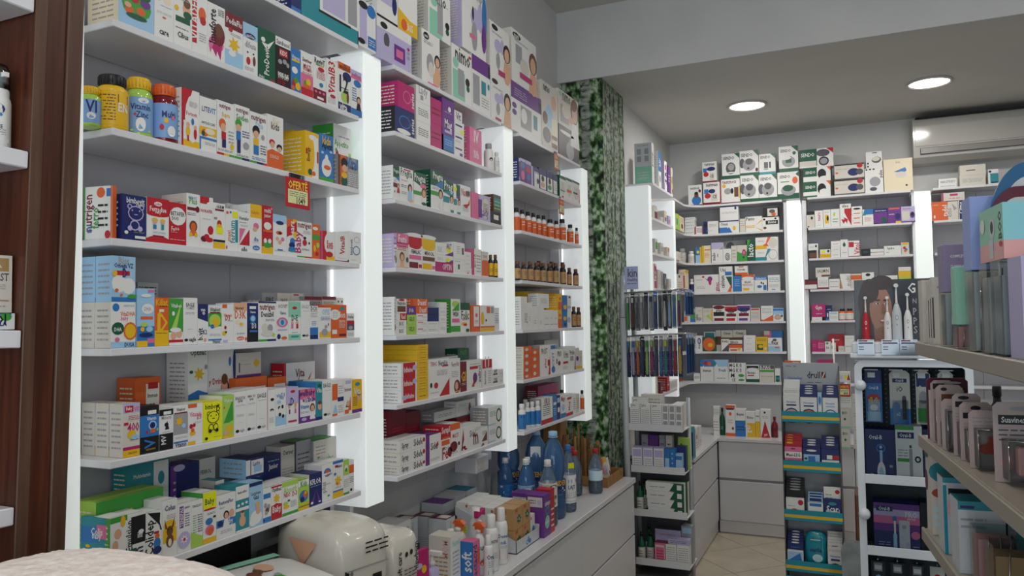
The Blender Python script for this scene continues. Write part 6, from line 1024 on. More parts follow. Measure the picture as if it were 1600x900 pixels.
BOTTLES = r"""
0.2515 1.0779 2.0134 0.0215 0.0852;gum;y;i;lb;T n .5 .7 .5 VI|E w .5 .3 .2 .15;yellow capped jar half hidden by white panel, second shelf, bay beside the brown cabinet;bottles on the second shelf of the bay beside the brown cabinet;-0.55
0.2607 1.1218 2.0134 0.0323 0.1195;gum;k;y;y;B R .62 .5 1 .95|T w .8 .55 .35 EN|L B .05 .1 .55 .95 9;vitamin jar with black cap and yellow label, second shelf, bay beside the brown cabinet;bottles on the second shelf of the bay beside the brown cabinet;-0.55
0.2523 1.1959 2.0134 0.0287 0.1363;gum;y;i;lb;T n .5 .72 .75 Vitamin|T n .55 .5 .45 Zinc|T r .3 .5 .12 +|E w .5 .22 .18 .2|E i .5 .05 .4 .06|E w .6 .9 .2 .08;vitamin jar with yellow cap and blue label, second shelf, bay beside the brown cabinet;bottles on the second shelf of the bay beside the brown cabinet;-0.55
0.2587 1.2578 2.0134 0.0303 0.1365;gum;o;R;lb;T n .6 .68 .5 Multi|E r .35 .3 .08 .09|E y .5 .5 .08 .08|E w .7 .2 .16 .16|E p .75 .6 .06 .06;vitamin jar with orange cap and blue label, second shelf, bay beside the brown cabinet;bottles on the second shelf of the bay beside the brown cabinet;-0.55
0.2722 2.9424 2.2437 0.0208 0.1173;pill;s;w;w;A r .2 .1 .8 .1 .5 .3|E k .5 .6 .2 .12;white bottle with grey cap and red mark, second shelf, middle lit bay;bottles on the second shelf of the middle lit bay;-0.55
0.2810 3.0039 2.2437 0.0120 0.0920;pill;w;w;w;B y 0 0 1 .2|L s .2 .4 .8 .9 4;slim white bottle with yellow foot, second shelf, middle lit bay;bottles on the second shelf of the middle lit bay;-0.55
0.2829 2.9247 1.7820 0.0101 0.0963;pill;B;k;y;L B .1 .3 .9 .6 2;dark bottle with yellow label, first of two, fourth shelf, middle lit bay;bottles on the fourth shelf of the middle lit bay;-0.55
0.2825 2.9732 1.7820 0.0105 0.0998;pill;B;k;y;L B .1 .3 .9 .6 2;dark bottle with yellow label, second of two, fourth shelf, middle lit bay;bottles on the fourth shelf of the middle lit bay;-0.55
0.2463 3.2888 2.0134 0.0167 0.1152;pill;k;w;o;;black capped orange label bottle, first of 11, third shelf, bay by birch column;bottles on the third shelf of the bay beside the birch column;-0.55
0.2584 3.3292 2.0134 0.0146 0.1102;pill;k;w;o;L w .2 .4 .8 .8 2;black capped orange label bottle, second of 11, third shelf, bay by birch column;bottles on the third shelf of the bay beside the birch column;-0.55
0.2582 3.4000 2.0134 0.0148 0.1097;pill;k;w;o;L w .2 .4 .8 .8 2;black capped orange label bottle, third of 11, third shelf, bay by birch column;bottles on the third shelf of the bay beside the birch column;-0.55
0.2587 3.4674 2.0134 0.0143 0.1116;pill;k;w;o;L w .2 .4 .8 .8 2;black capped orange label bottle, fourth of 11, third shelf, bay by birch column;bottles on the third shelf of the bay beside the birch column;-0.55
0.2593 3.5327 2.0134 0.0137 0.1098;pill;k;w;o;L w .2 .4 .8 .8 2;black capped orange label bottle, fifth of 11, third shelf, bay by birch column;bottles on the third shelf of the bay beside the birch column;-0.55
0.2591 3.6022 2.0134 0.0139 0.1149;pill;k;w;o;L w .2 .4 .8 .8 2;black capped orange label bottle, sixth of 11, third shelf, bay by birch column;bottles on the third shelf of the bay beside the birch column;-0.55
0.2731 3.6555 2.0134 0.0199 0.1002;pill;k;w;o;L w .2 .4 .8 .8 2;black capped orange label bottle, seventh of 11, third shelf, bay by birch column;bottles on the third shelf of the bay beside the birch column;-0.55
0.2778 3.7356 2.0134 0.0152 0.1023;pill;k;w;o;L w .2 .4 .8 .8 2;black capped orange label bottle, eighth of 11, third shelf, bay by birch column;bottles on the third shelf of the bay beside the birch column;-0.55
0.2723 3.8371 2.0134 0.0207 0.1228;pill;k;w;o;L w .2 .4 .8 .8 2;black capped orange label bottle, ninth of 11, third shelf, bay by birch column;bottles on the third shelf of the bay beside the birch column;-0.55
0.2744 3.9568 2.0134 0.0186 0.1061;pill;k;w;o;L w .2 .4 .8 .8 2;black capped orange label bottle, tenth of 11, third shelf, bay by birch column;bottles on the third shelf of the bay beside the birch column;-0.55
0.2822 4.0404 2.0134 0.0108 0.0965;pill;k;w;o;L w .2 .4 .8 .8 2;black capped orange label bottle, eleventh of 11, third shelf, bay by birch column;bottles on the third shelf of the bay beside the birch column;-0.55
0.2789 3.2172 1.7820 0.0141 0.0877;pill;B;k;a;L B .2 .4 .8 .8 3;brown bottle with dull gold label, first of 10, fourth shelf, bay beside the birch column;bottles on the fourth shelf of the bay beside the birch column;-0.55
0.2787 3.2923 1.7820 0.0143 0.0880;pill;B;k;a;L B .2 .4 .8 .8 3;brown bottle with dull gold label, second of 10, fourth shelf, bay beside the birch column;bottles on the fourth shelf of the bay beside the birch column;-0.55
0.2784 3.3706 1.7820 0.0146 0.0945;pill;B;k;a;L B .2 .4 .8 .8 3;brown bottle with dull gold label, third of 10, fourth shelf, bay beside the birch column;bottles on the fourth shelf of the bay beside the birch column;-0.55
0.2781 3.4519 1.7820 0.0149 0.0949;pill;B;k;a;L B .2 .4 .8 .8 3;brown bottle with dull gold label, fourth of 10, fourth shelf, bay beside the birch column;bottles on the fourth shelf of the bay beside the birch column;-0.55
0.2778 3.5367 1.7820 0.0152 0.0985;pill;B;k;a;L B .2 .4 .8 .8 3;brown bottle with dull gold label, fifth of 10, fourth shelf, bay beside the birch column;bottles on the fourth shelf of the bay beside the birch column;-0.55
0.2783 3.6229 1.7820 0.0147 0.1006;pill;B;k;a;L B .2 .4 .8 .8 3;brown bottle with dull gold label, sixth of 10, fourth shelf, bay beside the birch column;bottles on the fourth shelf of the bay beside the birch column;-0.55
0.2771 3.7172 1.7820 0.0159 0.1097;pill;B;k;a;L B .2 .4 .8 .8 3;brown bottle with dull gold label, seventh of 10, fourth shelf, bay beside the birch column;bottles on the fourth shelf of the bay beside the birch column;-0.55
0.2767 3.8281 1.7820 0.0163 0.1097;pill;B;k;a;L B .2 .4 .8 .8 3;brown bottle with dull gold label, eighth of 10, fourth shelf, bay beside the birch column;bottles on the fourth shelf of the bay beside the birch column;-0.55
0.2790 3.9164 1.7820 0.0140 0.0956;pill;B;k;a;L B .2 .4 .8 .8 3;brown bottle with dull gold label, ninth of 10, fourth shelf, bay beside the birch column;bottles on the fourth shelf of the bay beside the birch column;-0.55
0.2769 4.0267 1.7820 0.0161 0.0947;pill;B;k;a;L B .2 .4 .8 .8 3;brown bottle with dull gold label, tenth of 10, fourth shelf, bay beside the birch column;bottles on the fourth shelf of the bay beside the birch column;-0.55
0.1878 3.7017 1.7820 0.0152 0.1228;pill;B;k;a;;brown gold label bottle, rear row, first of 3, fourth shelf, bay by birch column;bottles on the fourth shelf of the bay beside the birch column;-0.55
0.1872 3.8884 1.7820 0.0158 0.1313;pill;B;k;a;;brown gold label bottle, rear row, second of 3, fourth shelf, bay by birch column;bottles on the fourth shelf of the bay beside the birch column;-0.55
0.1866 4.0600 1.7820 0.0164 0.1385;pill;B;k;a;;brown gold label bottle, rear row, third of 3, fourth shelf, bay by birch column;bottles on the fourth shelf of the bay beside the birch column;-0.55
0.2797 3.9750 1.5530 0.0133 0.1135;pill;B;k;a;L B .2 .4 .8 .8 3;brown bottle with dull gold label, first of two, fifth shelf, bay beside the birch column;bottles on the fifth shelf of the bay beside the birch column;-0.55
0.2795 4.0554 1.5530 0.0135 0.1106;pill;B;k;a;L B .2 .4 .8 .8 3;brown bottle with dull gold label, second of two, fifth shelf, bay beside the birch column;bottles on the fifth shelf of the bay beside the birch column;-0.55
0.2752 3.2516 1.0848 0.0178 0.1238;pill;w;w;b;B g 0 0 1 .4|B k .1 .75 .5 .9;white bottle with blue and green label, first of 4, bottom shelf, bay by birch column;bottles on the bottom shelf of the bay beside the birch column;-0.55
0.2433 3.3900 1.0848 0.0147 0.1157;pill;w;w;b;B g 0 0 1 .4;white bottle with blue and green label, second of 4, bottom shelf, bay by birch column;bottles on the bottom shelf of the bay beside the birch column;-0.55
0.2591 3.4123 1.0848 0.0139 0.1170;pill;w;w;b;B g 0 0 1 .4;white bottle with blue and green label, third of 4, bottom shelf, bay by birch column;bottles on the bottom shelf of the bay beside the birch column;-0.55
0.2782 3.4348 1.0848 0.0148 0.1198;pill;w;w;b;B g 0 0 1 .4;white bottle with blue and green label, fourth of 4, bottom shelf, bay by birch column;bottles on the bottom shelf of the bay beside the birch column;-0.55
0.1871 3.4975 1.0848 0.0159 0.1170;pill;w;w;w;;plain white bottle in the rear row, bottom shelf, bay beside the birch column;bottles on the bottom shelf of the bay beside the birch column;-0.55
0.1887 4.0090 1.0848 0.0143 0.1187;pill;k;w;w;;white bottle with black cap, first of the rear row, bottom shelf, bay by birch column;bottles on the bottom shelf of the bay beside the birch column;-0.55
0.1863 4.1836 1.0848 0.0167 0.1012;pill;k;w;w;;white bottle with black cap, second of the rear row, bottom shelf, bay by birch column;bottles on the bottom shelf of the bay beside the birch column;-0.55
0.2813 4.0841 1.0848 0.0117 0.1124;pill;k;w;o;B n 0 .5 1 1;narrow bottle with orange and navy label, bottom shelf, bay beside the birch column;bottles on the bottom shelf of the bay beside the birch column;-0.55
0.4983 6.2173 2.0293 0.0273 0.1027;pill;w;w;W;L s .2 .2 .8 .8 3;white pill bottle, third shelf, back wall bay by the corner;bottles on the third shelf of the back wall bay by the corner;-1.75
0.4140 6.2642 2.0293 0.0342 0.1316;pill;w;w;W;L s .2 .2 .8 .8 2;squat white jar near the corner, third shelf, back wall bay by the corner;bottles on the third shelf of the back wall bay by the corner;-1.75
0.4976 6.1976 1.7936 0.0176 0.1115;pill;w;w;n;B t 0 0 1 .3;small white bottle with navy label, fourth shelf, back wall bay by the corner;bottles on the fourth shelf of the back wall bay by the corner;-1.75
1.6059 6.2149 1.5582 0.0249 0.0854;pill;k;o;w;B o 0 0 1 .45|L s .1 .6 .9 .9 2;orange bottle with black cap, first of two, fifth shelf, back wall middle bay;bottles on the fifth shelf of the back wall middle bay;-1.75
1.6576 6.2163 1.5582 0.0263 0.0868;pill;k;o;w;B o 0 0 1 .45|L s .1 .6 .9 .9 2;orange bottle with black cap, second of two, fifth shelf, back wall middle bay;bottles on the fifth shelf of the back wall middle bay;-1.75
0.7489 5.9695 0.7006 0.0195 0.2053;tall;k;G;G;L j .2 .3 .8 .6 2;dark green bottle, worktop, back wall counter;bottles on the worktop of the back wall counter;-1.75
1.1256 5.9737 0.7006 0.0237 0.1515;tall;R;R;R;;dark red bottle, worktop, back wall counter;bottles on the worktop of the back wall counter;-1.75
"""
# ------------------------------------------------------------ cartons on the shelves (metres: along shelf, height, width, depth, height, set back)
for line in ROWS.strip().split('\n'):
    q = line.split(';'); gname, nm, pl, fr, where = GROUPS[int(q[0])]
    a, z, w, d, h, k = map(float, q[1:7])
    carton(nm, pl, a, z, w, d, h, k, q[7], q[8].replace('+', where), 'box', gname, fr)
# ------------------------------------------------------------ bottles and jars on the shelves
def bottle(name, loc, R, H, style, cap, body, label_c, art, label, group, ang=-0.4):
    t = thing(name, label, 'bottle', loc, 0, group)
    cm, bm, lm = P(cap), P(body), P(label_c)
    bm2 = mat('clear_' + body + '_plastic', PAL[body], 0.12, 0, 0.5) if body in ('i', 'B', 'R', 'o') else bm
    n = 20 if R > .02 else 14
    if style == 'gum':
        m = MB(); m.lathe([(R * .9, 0), (R, .006), (R, H * .68), (R * .95, H * .74), (R * .74, H * .80), (R * .72, H * .84)], bm2, n=n); m.build('body', t)
        m = MB(); m.lathe([(R * .80, H * .805), (R * .82, H * .82), (R * .82, H * .98), (R * .74, H), (0, H)], cm, n=n)
        for i in range(20):
            a = 2 * math.pi * i / 20; m.tube((R * .82 * math.cos(a), R * .82 * math.sin(a), H * .83), (R * .82 * math.cos(a), R * .82 * math.sin(a), H * .96), .0012, cm, 4)
        m.build('cap', t); l0, l1 = H * .08, H * .66
    elif style == 'pill':
        m = MB(); m.lathe([(R * .92, 0), (R, .003), (R, H * .66), (R * .9, H * .75), (R * .55, H * .80), (R * .55, H * .86)], bm2, n=n); m.build('body', t)
        m = MB(); m.lathe([(R * .66, H * .82), (R * .68, H * .83), (R * .68, H * .985), (R * .6, H), (0, H)], cm, n=n); m.build('cap', t); l0, l1 = H * .07, H * .62
    else:
        m = MB(); m.lathe([(R * .92, 0), (R, .003), (R, H * .55), (R * .85, H * .66), (R * .38, H * .78), (R * .34, H * .88)], bm2, n=n); m.build('body', t)
        m = MB(); m.lathe([(R * .42, H * .86), (R * .42, H * .99), (R * .36, H), (0, H)], cm, n=n); m.build('cap', t); l0, l1 = H * .08, H * .5
    if label_c != body or art:
        m = MB(); m.lathe([(R + .0002, l0), (R + .0003, l0 + .0005), (R + .0003, l1 - .0005), (R + .0002, l1)], lm, n=n)
        m.v = m.v; 
        if art: CylFace(m, 0, 0, l0, R + .0003, 2.0, l1 - l0, ang).art(art)
        m.build('label', t)
    return t
for line in BOTTLES.strip().split('\n'):
    q = line.split(';'); x, y, z, R, H = map(float, q[0].split(' '))
    bottle('bottle', (x, y, z), R, H, q[1], q[2], q[3], q[4], q[5], q[6], q[7], float(q[8]))
# ------------------------------------------------------------ price tickets clipped to shelf edges
def ticket(label, loc, rz, w, h, word, price, plate='yellow'):
    t = thing('price_ticket', label, 'price tag', loc, rz, 'red offer tickets on shelf edges')
    m = MB(); m.bbox(-w / 2, -.0015, -h, w / 2, .0, 0, P('r'), .0004); m.build('card', t)
    m = MB(); f = Face(m, (-w / 2, -.0016, -h), (1, 0, 0), (0, 0, 1), w, h)
    f.poly([(.1, .14), (.9, .14), (.9, .60), (.1, .60)], mat('ticket_pale_yellow', 'dfe0a4', .5)); f.k += 1
    f.text(word, .5, .79, .78, mat('ticket_lettering_yellow', 'f2d43a', .5)); f.text(price, .62, .25, .36, P('k')); f.lines(.16, .36, .84, .56, 3, P('d')); m.build('print', t)
    m = MB(); m.box(-w * .3, -.001, -.002, w * .3, .004, .012, film('clear_clip', 'e8eef0', .12)); m.build('clip', t)
    return t
ticket('red offer ticket with yellow heading hanging from the second shelf', (.3065, 1.662, 2.0128 - .016), math.pi / 2, .101, .082, 'OFERT\u00cb', '1049')
ticket('slim red ticket under the ledge of the birch bay', (.3065, 3.672, 2.4698 - .016), math.pi / 2, .062, .085, 'OFERT\u00cb', '790')
ticket('slim red ticket under the second shelf of the birch bay', (.3065, 3.740, 2.2431 - .016), math.pi / 2, .072, .080, 'OFERT\u00cb', '890')
# ------------------------------------------------------------ brown cabinet at the near end of the long wall
WOOD = noisy('dark_reddish_wood', '3f1f14', '5a3120', 7.0, 0.38, (9, 9, .5), 0.05, .4)
WOODE = noisy('brown_wood_edge', '4a3226', '5d4334', 9.0, 0.42, (9, 9, .5), 0.05, .4)
def brown_cabinet():
    t = thing('wall_cabinet', 'tall dark brown wooden cabinet with white shelves at the wall end', 'cabinet', (0, 0, .0), 0)
    t.rotation_euler = (math.radians(-1.63), 0, 0); t.location = (0, .0, 0)
    # leans a touch along the wall, as the photograph shows
    m = MB(); m.bbox(WL + .03, .80, .02, .40, .858, 2.9, WOOD, .002); m.build('side_panel', t)
    m = MB(); m.bbox(.400, .798, .02, .404, .820, 2.9, WOODE, .001); m.build('edge_strip', t)
    m = MB(); m.bbox(WL + .03, .8585, .02, .404, .889, 2.9, WOODE, .002); m.build('edge_strip', t)
    m = MB(); m.box(WL + .03, .30, .02, WL + .05, .80, 2.9, WOOD); m.build('back_panel', t)
    for z in (2.205, 1.927, 1.617, 1.320):
        m = MB(); m.bbox(WL + .05, .30, z - .030, .400, .798, z, LAM, .002); m.build('shelf', t)
    return t
brown_cabinet()
def lean(y, z): a = math.radians(-1.63); return (y * math.cos(a) - z * math.sin(a), y * math.sin(a) + z * math.cos(a))
def foam_bottle():
    y, z = lean(.774, 1.928)
    t = thing('foam_bottle', 'white foam pump bottle with blue oval label on the brown cabinet shelf', 'bottle', (.345, y, z))
    wm = P('w')
    m = MB(); m.lathe([(.022, 0), (.0235, .003), (.0235, .085), (.022, .092), (.0205, .094), (.0205, .108)], wm, n=24); m.build('body', t)
    m = MB(); m.lathe([(.012, .108), (.012, .120), (.019, .121), (.019, .136), (.010, .139), (0, .139)], wm, n=20); m.box(.0, -.004, .127, .03, .004, .135, wm); m.build('pump', t)
    m = MB(); m.lathe([(.0212, .1085), (.0214, .14), (.018, .151), (0, .152)], film('clear_cap_plastic', 'dfe6ea', .10), n=24); m.build('cap', t)
    m = MB(); f = CylFace(m, 0, 0, .004, .0237, 2.2, .086, -.75); f.ell(.5, .78, .38, .13, P('n')); f.k += 1; f.ell(.55, .66, .25, .05, P('b')); f.k += 1
    f.text('mustela', .5, .78, .6, P('w')); f.text('MOUSSE', .55, .42, .5, P('d')); f.lines(.2, .24, .9, .38, 3, P('s')); f.poly([(.05, .13), (1, .13), (1, .17), (.05, .17)], P('j')); f.poly([(.05, .06), (1, .06), (1, .1), (.05, .1)], P('b')); m.build('label', t)
foam_bottle()
def cab_box(x, y, z, w, h, spec, label):
    yy, zz = lean(y, z)
    mb = MB(); carton_mesh(mb, w, .06, h, spec); o = mb.build('carton', None, (x, yy - w / 2 + .0, zz), (0, 0, math.pi / 2)); tag(o, label, 'box', 'cartons in the brown cabinet'); return o
cab_box(.372, .797, 1.648, .055, .098, 'W|B kr .1 .72 .9 .95|A W .3 .78 .7 .78 .5 .92|T d .5 .62 .8 DIPAST|L s .2 .4 .8 .5 3|B kr 0 .2 .9 .22|L s .2 .08 .8 .14 1', 'cream carton with olive mountain emblem in the brown cabinet')
cab_box(.382, .797, 1.619, .060, .0275, 'w|B b 0 .9 .3 1|B ru .3 .9 .6 1|B b .6 .9 .9 1|E g .75 .78 .16 .25|T k .4 .62 .7 IA DI|T n .4 .4 .75 NN SELLA|T n .3 .18 .5 URAL', 'low white carton with striped awning print in the brown cabinet')
def tilted_box():
    mb = MB(); carton_mesh(mb, .072, .012, .112, 'w|S o|K v|V R .2 .5 .7 nutrigen|V b .2 .2 .15 nu|E o .6 .88 .15 .1|B b .8 .8 .95 .95|V g .4 .4 .4 ferro|L k .5 .2 .85 .7 4|E r .85 .08 .1 .08|B g 0 0 .04 1|B o .96 0 1 1')
    tag(mb.build('carton', None, (.248, 1.1005, 1.7822), (0, 0, math.radians(9))), 'white carton with colourful edges turned askew at the start of the third shelf', 'box', 'cartons on the third shelf of the bay beside the brown cabinet')
tilted_box()
mb = MB(); carton_mesh(mb, .080, .014, .118, 't|S t|K t|B b 0 .56 .62 .84|B p .55 .64 1 .88|T w .55 .76 .4 Colis|T w .55 .67 .3 baby|E y .25 .5 .08 .03|L l .2 .2 .8 .35 4|T l .5 .42 .2 24')
tag(mb.build('carton', None, (.252, 1.097, 1.0848), (0, 0, math.radians(5))), 'teal carton with blue and pink bands turned towards the cabinet end, bottom shelf', 'box', 'cartons on the bottom shelf of the bay beside the brown cabinet')
# ------------------------------------------------------------ stuff on the near worktop
def pack(name, label, loc, size, rz, colour, art=None, tilt=0.0, expo=5.0, seed=1, group=None, end='diaper pack'):
    """soft plastic-wrapped pack: superellipsoid with creases, art on its +x face"""
    t = thing(name, label, end, loc, rz, group)
    a, b, c = (s / 2 for s in size); rnd = random.Random(seed); m = MB(); N, M = 36, 20
    mt = noisy('wrap_film_' + colour, PAL.get(colour, colour), PAL.get(colour, colour), 6, 0.2, bump=0.4, spec=0.5)
    ph = [rnd.uniform(0, 6.28) for _ in range(8)]
    sg = lambda v, e: math.copysign(abs(v) ** e, v)
    e1 = 2 / expo
    def pt(i, j):
        th = -math.pi / 2 + math.pi * j / M; f = 2 * math.pi * i / N
        x = a * sg(math.cos(th), e1) * sg(math.cos(f), e1); y = b * sg(math.cos(th), e1) * sg(math.sin(f), e1); z = c * sg(math.sin(th), e1)
        q = Vector((x * 9, y * 9, z * 9 + seed)); s = 1 + .05 * abs(noise.noise(q)) - .03 * abs(noise.noise(q * 2.3)) + .016 * math.sin(15 * y / b + ph[2] + 4 * z / c) + .03 * math.exp(-(z / c / .12) ** 2)
        return (x * s, y * s, z * s + c)
    for j in range(M + 1):
        for i in range(N): m.v.append(pt(i, j))
    k = m.m(mt)
    for j in range(M):
        for i in range(N):
            m.f.append((j * N + i, j * N + (i + 1) % N, (j + 1) * N + (i + 1) % N, (j + 1) * N + i)); m.mi.append(k); m.sm.append(True)
    o = m.build('wrap', t)
    if art:
        for side, spec in art.items():
            m = MB(); e = .0030
            if side == 'x': f = Face(m, (a * 1.01 + e, -b * .8, c * .25), (0, 1, 0), (0, 0, 1), b * 1.6, c * 1.5)
            elif side == '-y': f = Face(m, (-a * .8, -b * 1.01 - e, c * .25), (1, 0, 0), (0, 0, 1), a * 1.6, c * 1.5)
            else: f = Face(m, (-a * .8, -b * .8, c * 2.01 + e), (1, 0, 0), (0, 1, 0), a * 1.6, b * 1.6)
            f.art(spec); m.build('print', t)
    return t
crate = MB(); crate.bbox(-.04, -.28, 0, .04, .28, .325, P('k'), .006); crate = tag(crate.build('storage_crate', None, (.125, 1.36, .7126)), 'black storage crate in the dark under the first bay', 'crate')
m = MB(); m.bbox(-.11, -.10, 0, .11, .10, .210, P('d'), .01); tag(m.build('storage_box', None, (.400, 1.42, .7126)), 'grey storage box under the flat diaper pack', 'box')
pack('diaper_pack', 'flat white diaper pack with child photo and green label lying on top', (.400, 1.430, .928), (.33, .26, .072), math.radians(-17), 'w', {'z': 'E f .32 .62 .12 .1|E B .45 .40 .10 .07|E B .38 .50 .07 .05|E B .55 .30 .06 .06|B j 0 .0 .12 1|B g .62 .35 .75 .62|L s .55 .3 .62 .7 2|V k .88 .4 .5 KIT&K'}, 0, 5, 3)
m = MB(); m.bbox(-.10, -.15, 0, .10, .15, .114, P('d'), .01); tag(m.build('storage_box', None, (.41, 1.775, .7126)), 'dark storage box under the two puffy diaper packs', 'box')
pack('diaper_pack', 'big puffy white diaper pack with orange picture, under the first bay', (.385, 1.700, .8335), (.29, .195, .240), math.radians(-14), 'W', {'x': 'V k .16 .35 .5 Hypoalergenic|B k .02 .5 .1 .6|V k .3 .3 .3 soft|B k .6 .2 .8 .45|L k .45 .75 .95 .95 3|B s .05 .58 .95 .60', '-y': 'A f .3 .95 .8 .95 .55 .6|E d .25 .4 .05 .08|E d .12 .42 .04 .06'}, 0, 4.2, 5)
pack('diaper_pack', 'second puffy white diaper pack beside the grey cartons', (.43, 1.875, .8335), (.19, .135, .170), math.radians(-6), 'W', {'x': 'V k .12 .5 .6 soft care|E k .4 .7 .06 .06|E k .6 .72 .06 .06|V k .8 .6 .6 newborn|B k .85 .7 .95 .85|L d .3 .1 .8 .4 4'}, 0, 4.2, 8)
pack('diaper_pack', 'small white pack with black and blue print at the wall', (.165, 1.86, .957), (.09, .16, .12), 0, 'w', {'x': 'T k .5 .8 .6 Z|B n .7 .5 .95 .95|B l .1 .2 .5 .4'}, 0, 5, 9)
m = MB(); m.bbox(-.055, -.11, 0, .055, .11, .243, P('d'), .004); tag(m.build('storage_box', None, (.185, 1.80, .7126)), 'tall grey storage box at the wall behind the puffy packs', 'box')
def wbox(nm, label, x, y, z, w, d, h, spec, rz=math.pi / 2, cat='box', group=None):
    """carton with its front towards the aisle (+x); x,y = middle of the front's foot"""
    mb = MB(); carton_mesh(mb, w, d, h, spec); return tag(mb.build(nm, None, (x, y, z), (0, 0, rz)), label, cat, group)
ZC = .7126
G3 = 'grey cartons with maroon lids on the worktop'
def nbox(nm, label, x0, x1, y0, y1, z, h, front, side, group=None, cat='box', rz=0.0):
    """box whose face towards the shop front (-y) and face towards the aisle (+x) are both printed"""
    mb = MB(); w = x1 - x0; d = y1 - y0; c = front.split('|')[0]; K = c
    for el in front.split('|')[1:]:
        if el[:2] == 'K ': K = el[2:]
    mb.box(-w / 2, -d / 2, 0, w / 2, d / 2, h, P(c), P(side.split('|')[0]), P(K))
    if '|' in front: Face(mb, (-w / 2, -d / 2, 0), (1, 0, 0), (0, 0, 1), w, h).art(front.partition('|')[2])
    if '|' in side: Face(mb, (w / 2, -d / 2, 0), (0, 1, 0), (0, 0, 1), d, h).art(side.partition('|')[2])
    Face(mb, (-w / 2, -d / 2, h), (1, 0, 0), (0, 1, 0), w, d).art('B W .3 .25 .9 .85' if K == 'mr' else 'L s .1 .9 .9 .95 1')
    return tag(mb.build(nm, None, ((x0 + x1) / 2, (y0 + y1) / 2, z), (0, 0, rz)), label, cat, group)
GS_ = 'gy|B s .1 .08 .9 .1|L s .1 .12 .9 .4 5|K mr'
nbox('carton', 'grey carton with maroon lid, first of the front pair', .097, .173, 2.580, 2.650, ZC, .128, GS_, 'gy|V s .5 .7 .4 creme', G3)
nbox('carton', 'grey carton with maroon lid, second of the front pair', .175, .252, 2.570, 2.640, ZC, .128, GS_, 'gy|V s .5 .7 .4 creme', G3)
nbox('carton', 'grey carton with maroon lid, nearer the puffy packs', .075, .150, 2.460, 2.530, ZC, .142, GS_, 'gy|V s .5 .7 .4 creme', G3)
for i, (y, k) in enumerate(((2.70, 'v'), (2.80, 'gy'), (2.90, 'te'))):
    nbox('carton', ('pale carton with violet lid near the wall', 'pale carton with grey lid near the wall', 'pale carton with green lid near the wall')[i], .065, .165, y, y + .094, ZC, .150 + .005 * i, 'gy|L s .1 .2 .9 .6 4|K ' + k, 'gy|L s .1 .2 .9 .8 5', 'pale cartons along the wall')
m = MB(); m.bbox(-.025, -.04, 0, .025, .04, .112, P('k'), .004); tag(m.build('storage_crate', None, (.178 + .026, 2.715, ZC)), 'slim black crate between the grey cartons and the white display', 'crate')
nbox('carton', 'small white carton with green oval lid above the puffy pack', .10, .20, 2.28, 2.40, ZC, .168, 'w|E te .3 .6 .25 .2|L s .1 .7 .9 .9 2', 'w|L s .1 .7 .9 .9 2')
nbox('carton', 'tall cream carton with pale red and teal heading', .365, .448, 2.250, 2.318, ZC, .166, 'W|V pk .75 .75 .35 MOM|L kr .2 .2 .85 .7 6', 'w|T j .55 .84 .7 Fasmil|L s .2 .2 .85 .7 6')
nbox('carton', 'pink and blue soap carton on the worktop edge', .445, .495, 2.322, 2.372, ZC, .135, 'b|K p|V w .5 .5 .5 soft|B n 0 0 1 .06', 'p|V n .35 .5 .8 lactacyd|E o .75 .6 .18 .2')
m = MB(); m.prism([(-.035, 0), (.035, 0), (.034, .155), (-.034, .155)], -.010, .010, P('m')); Face(m, (-.035, -.0101, 0), (1, 0, 0), (0, 0, 1), .07, .155).art('E y .7 .62 .15 .08|E u .4 .7 .2 .06|T w .5 .42 .7 refree|T w .5 .3 .45 PRO|E l .25 .7 .1 .05'); tag(m.build('pouch', None, (.455, 2.035, ZC + .0305), (0, 0, math.radians(75))), 'maroon pouch with white lettering beside the pump bottle', 'pouch')
m = MB(); m.bbox(-.045, -.04, 0, .045, .04, .03, P('w'), .003); tag(m.build('carton', None, (.44, 2.035, ZC)), 'flat white carton under the maroon pouch', 'box')
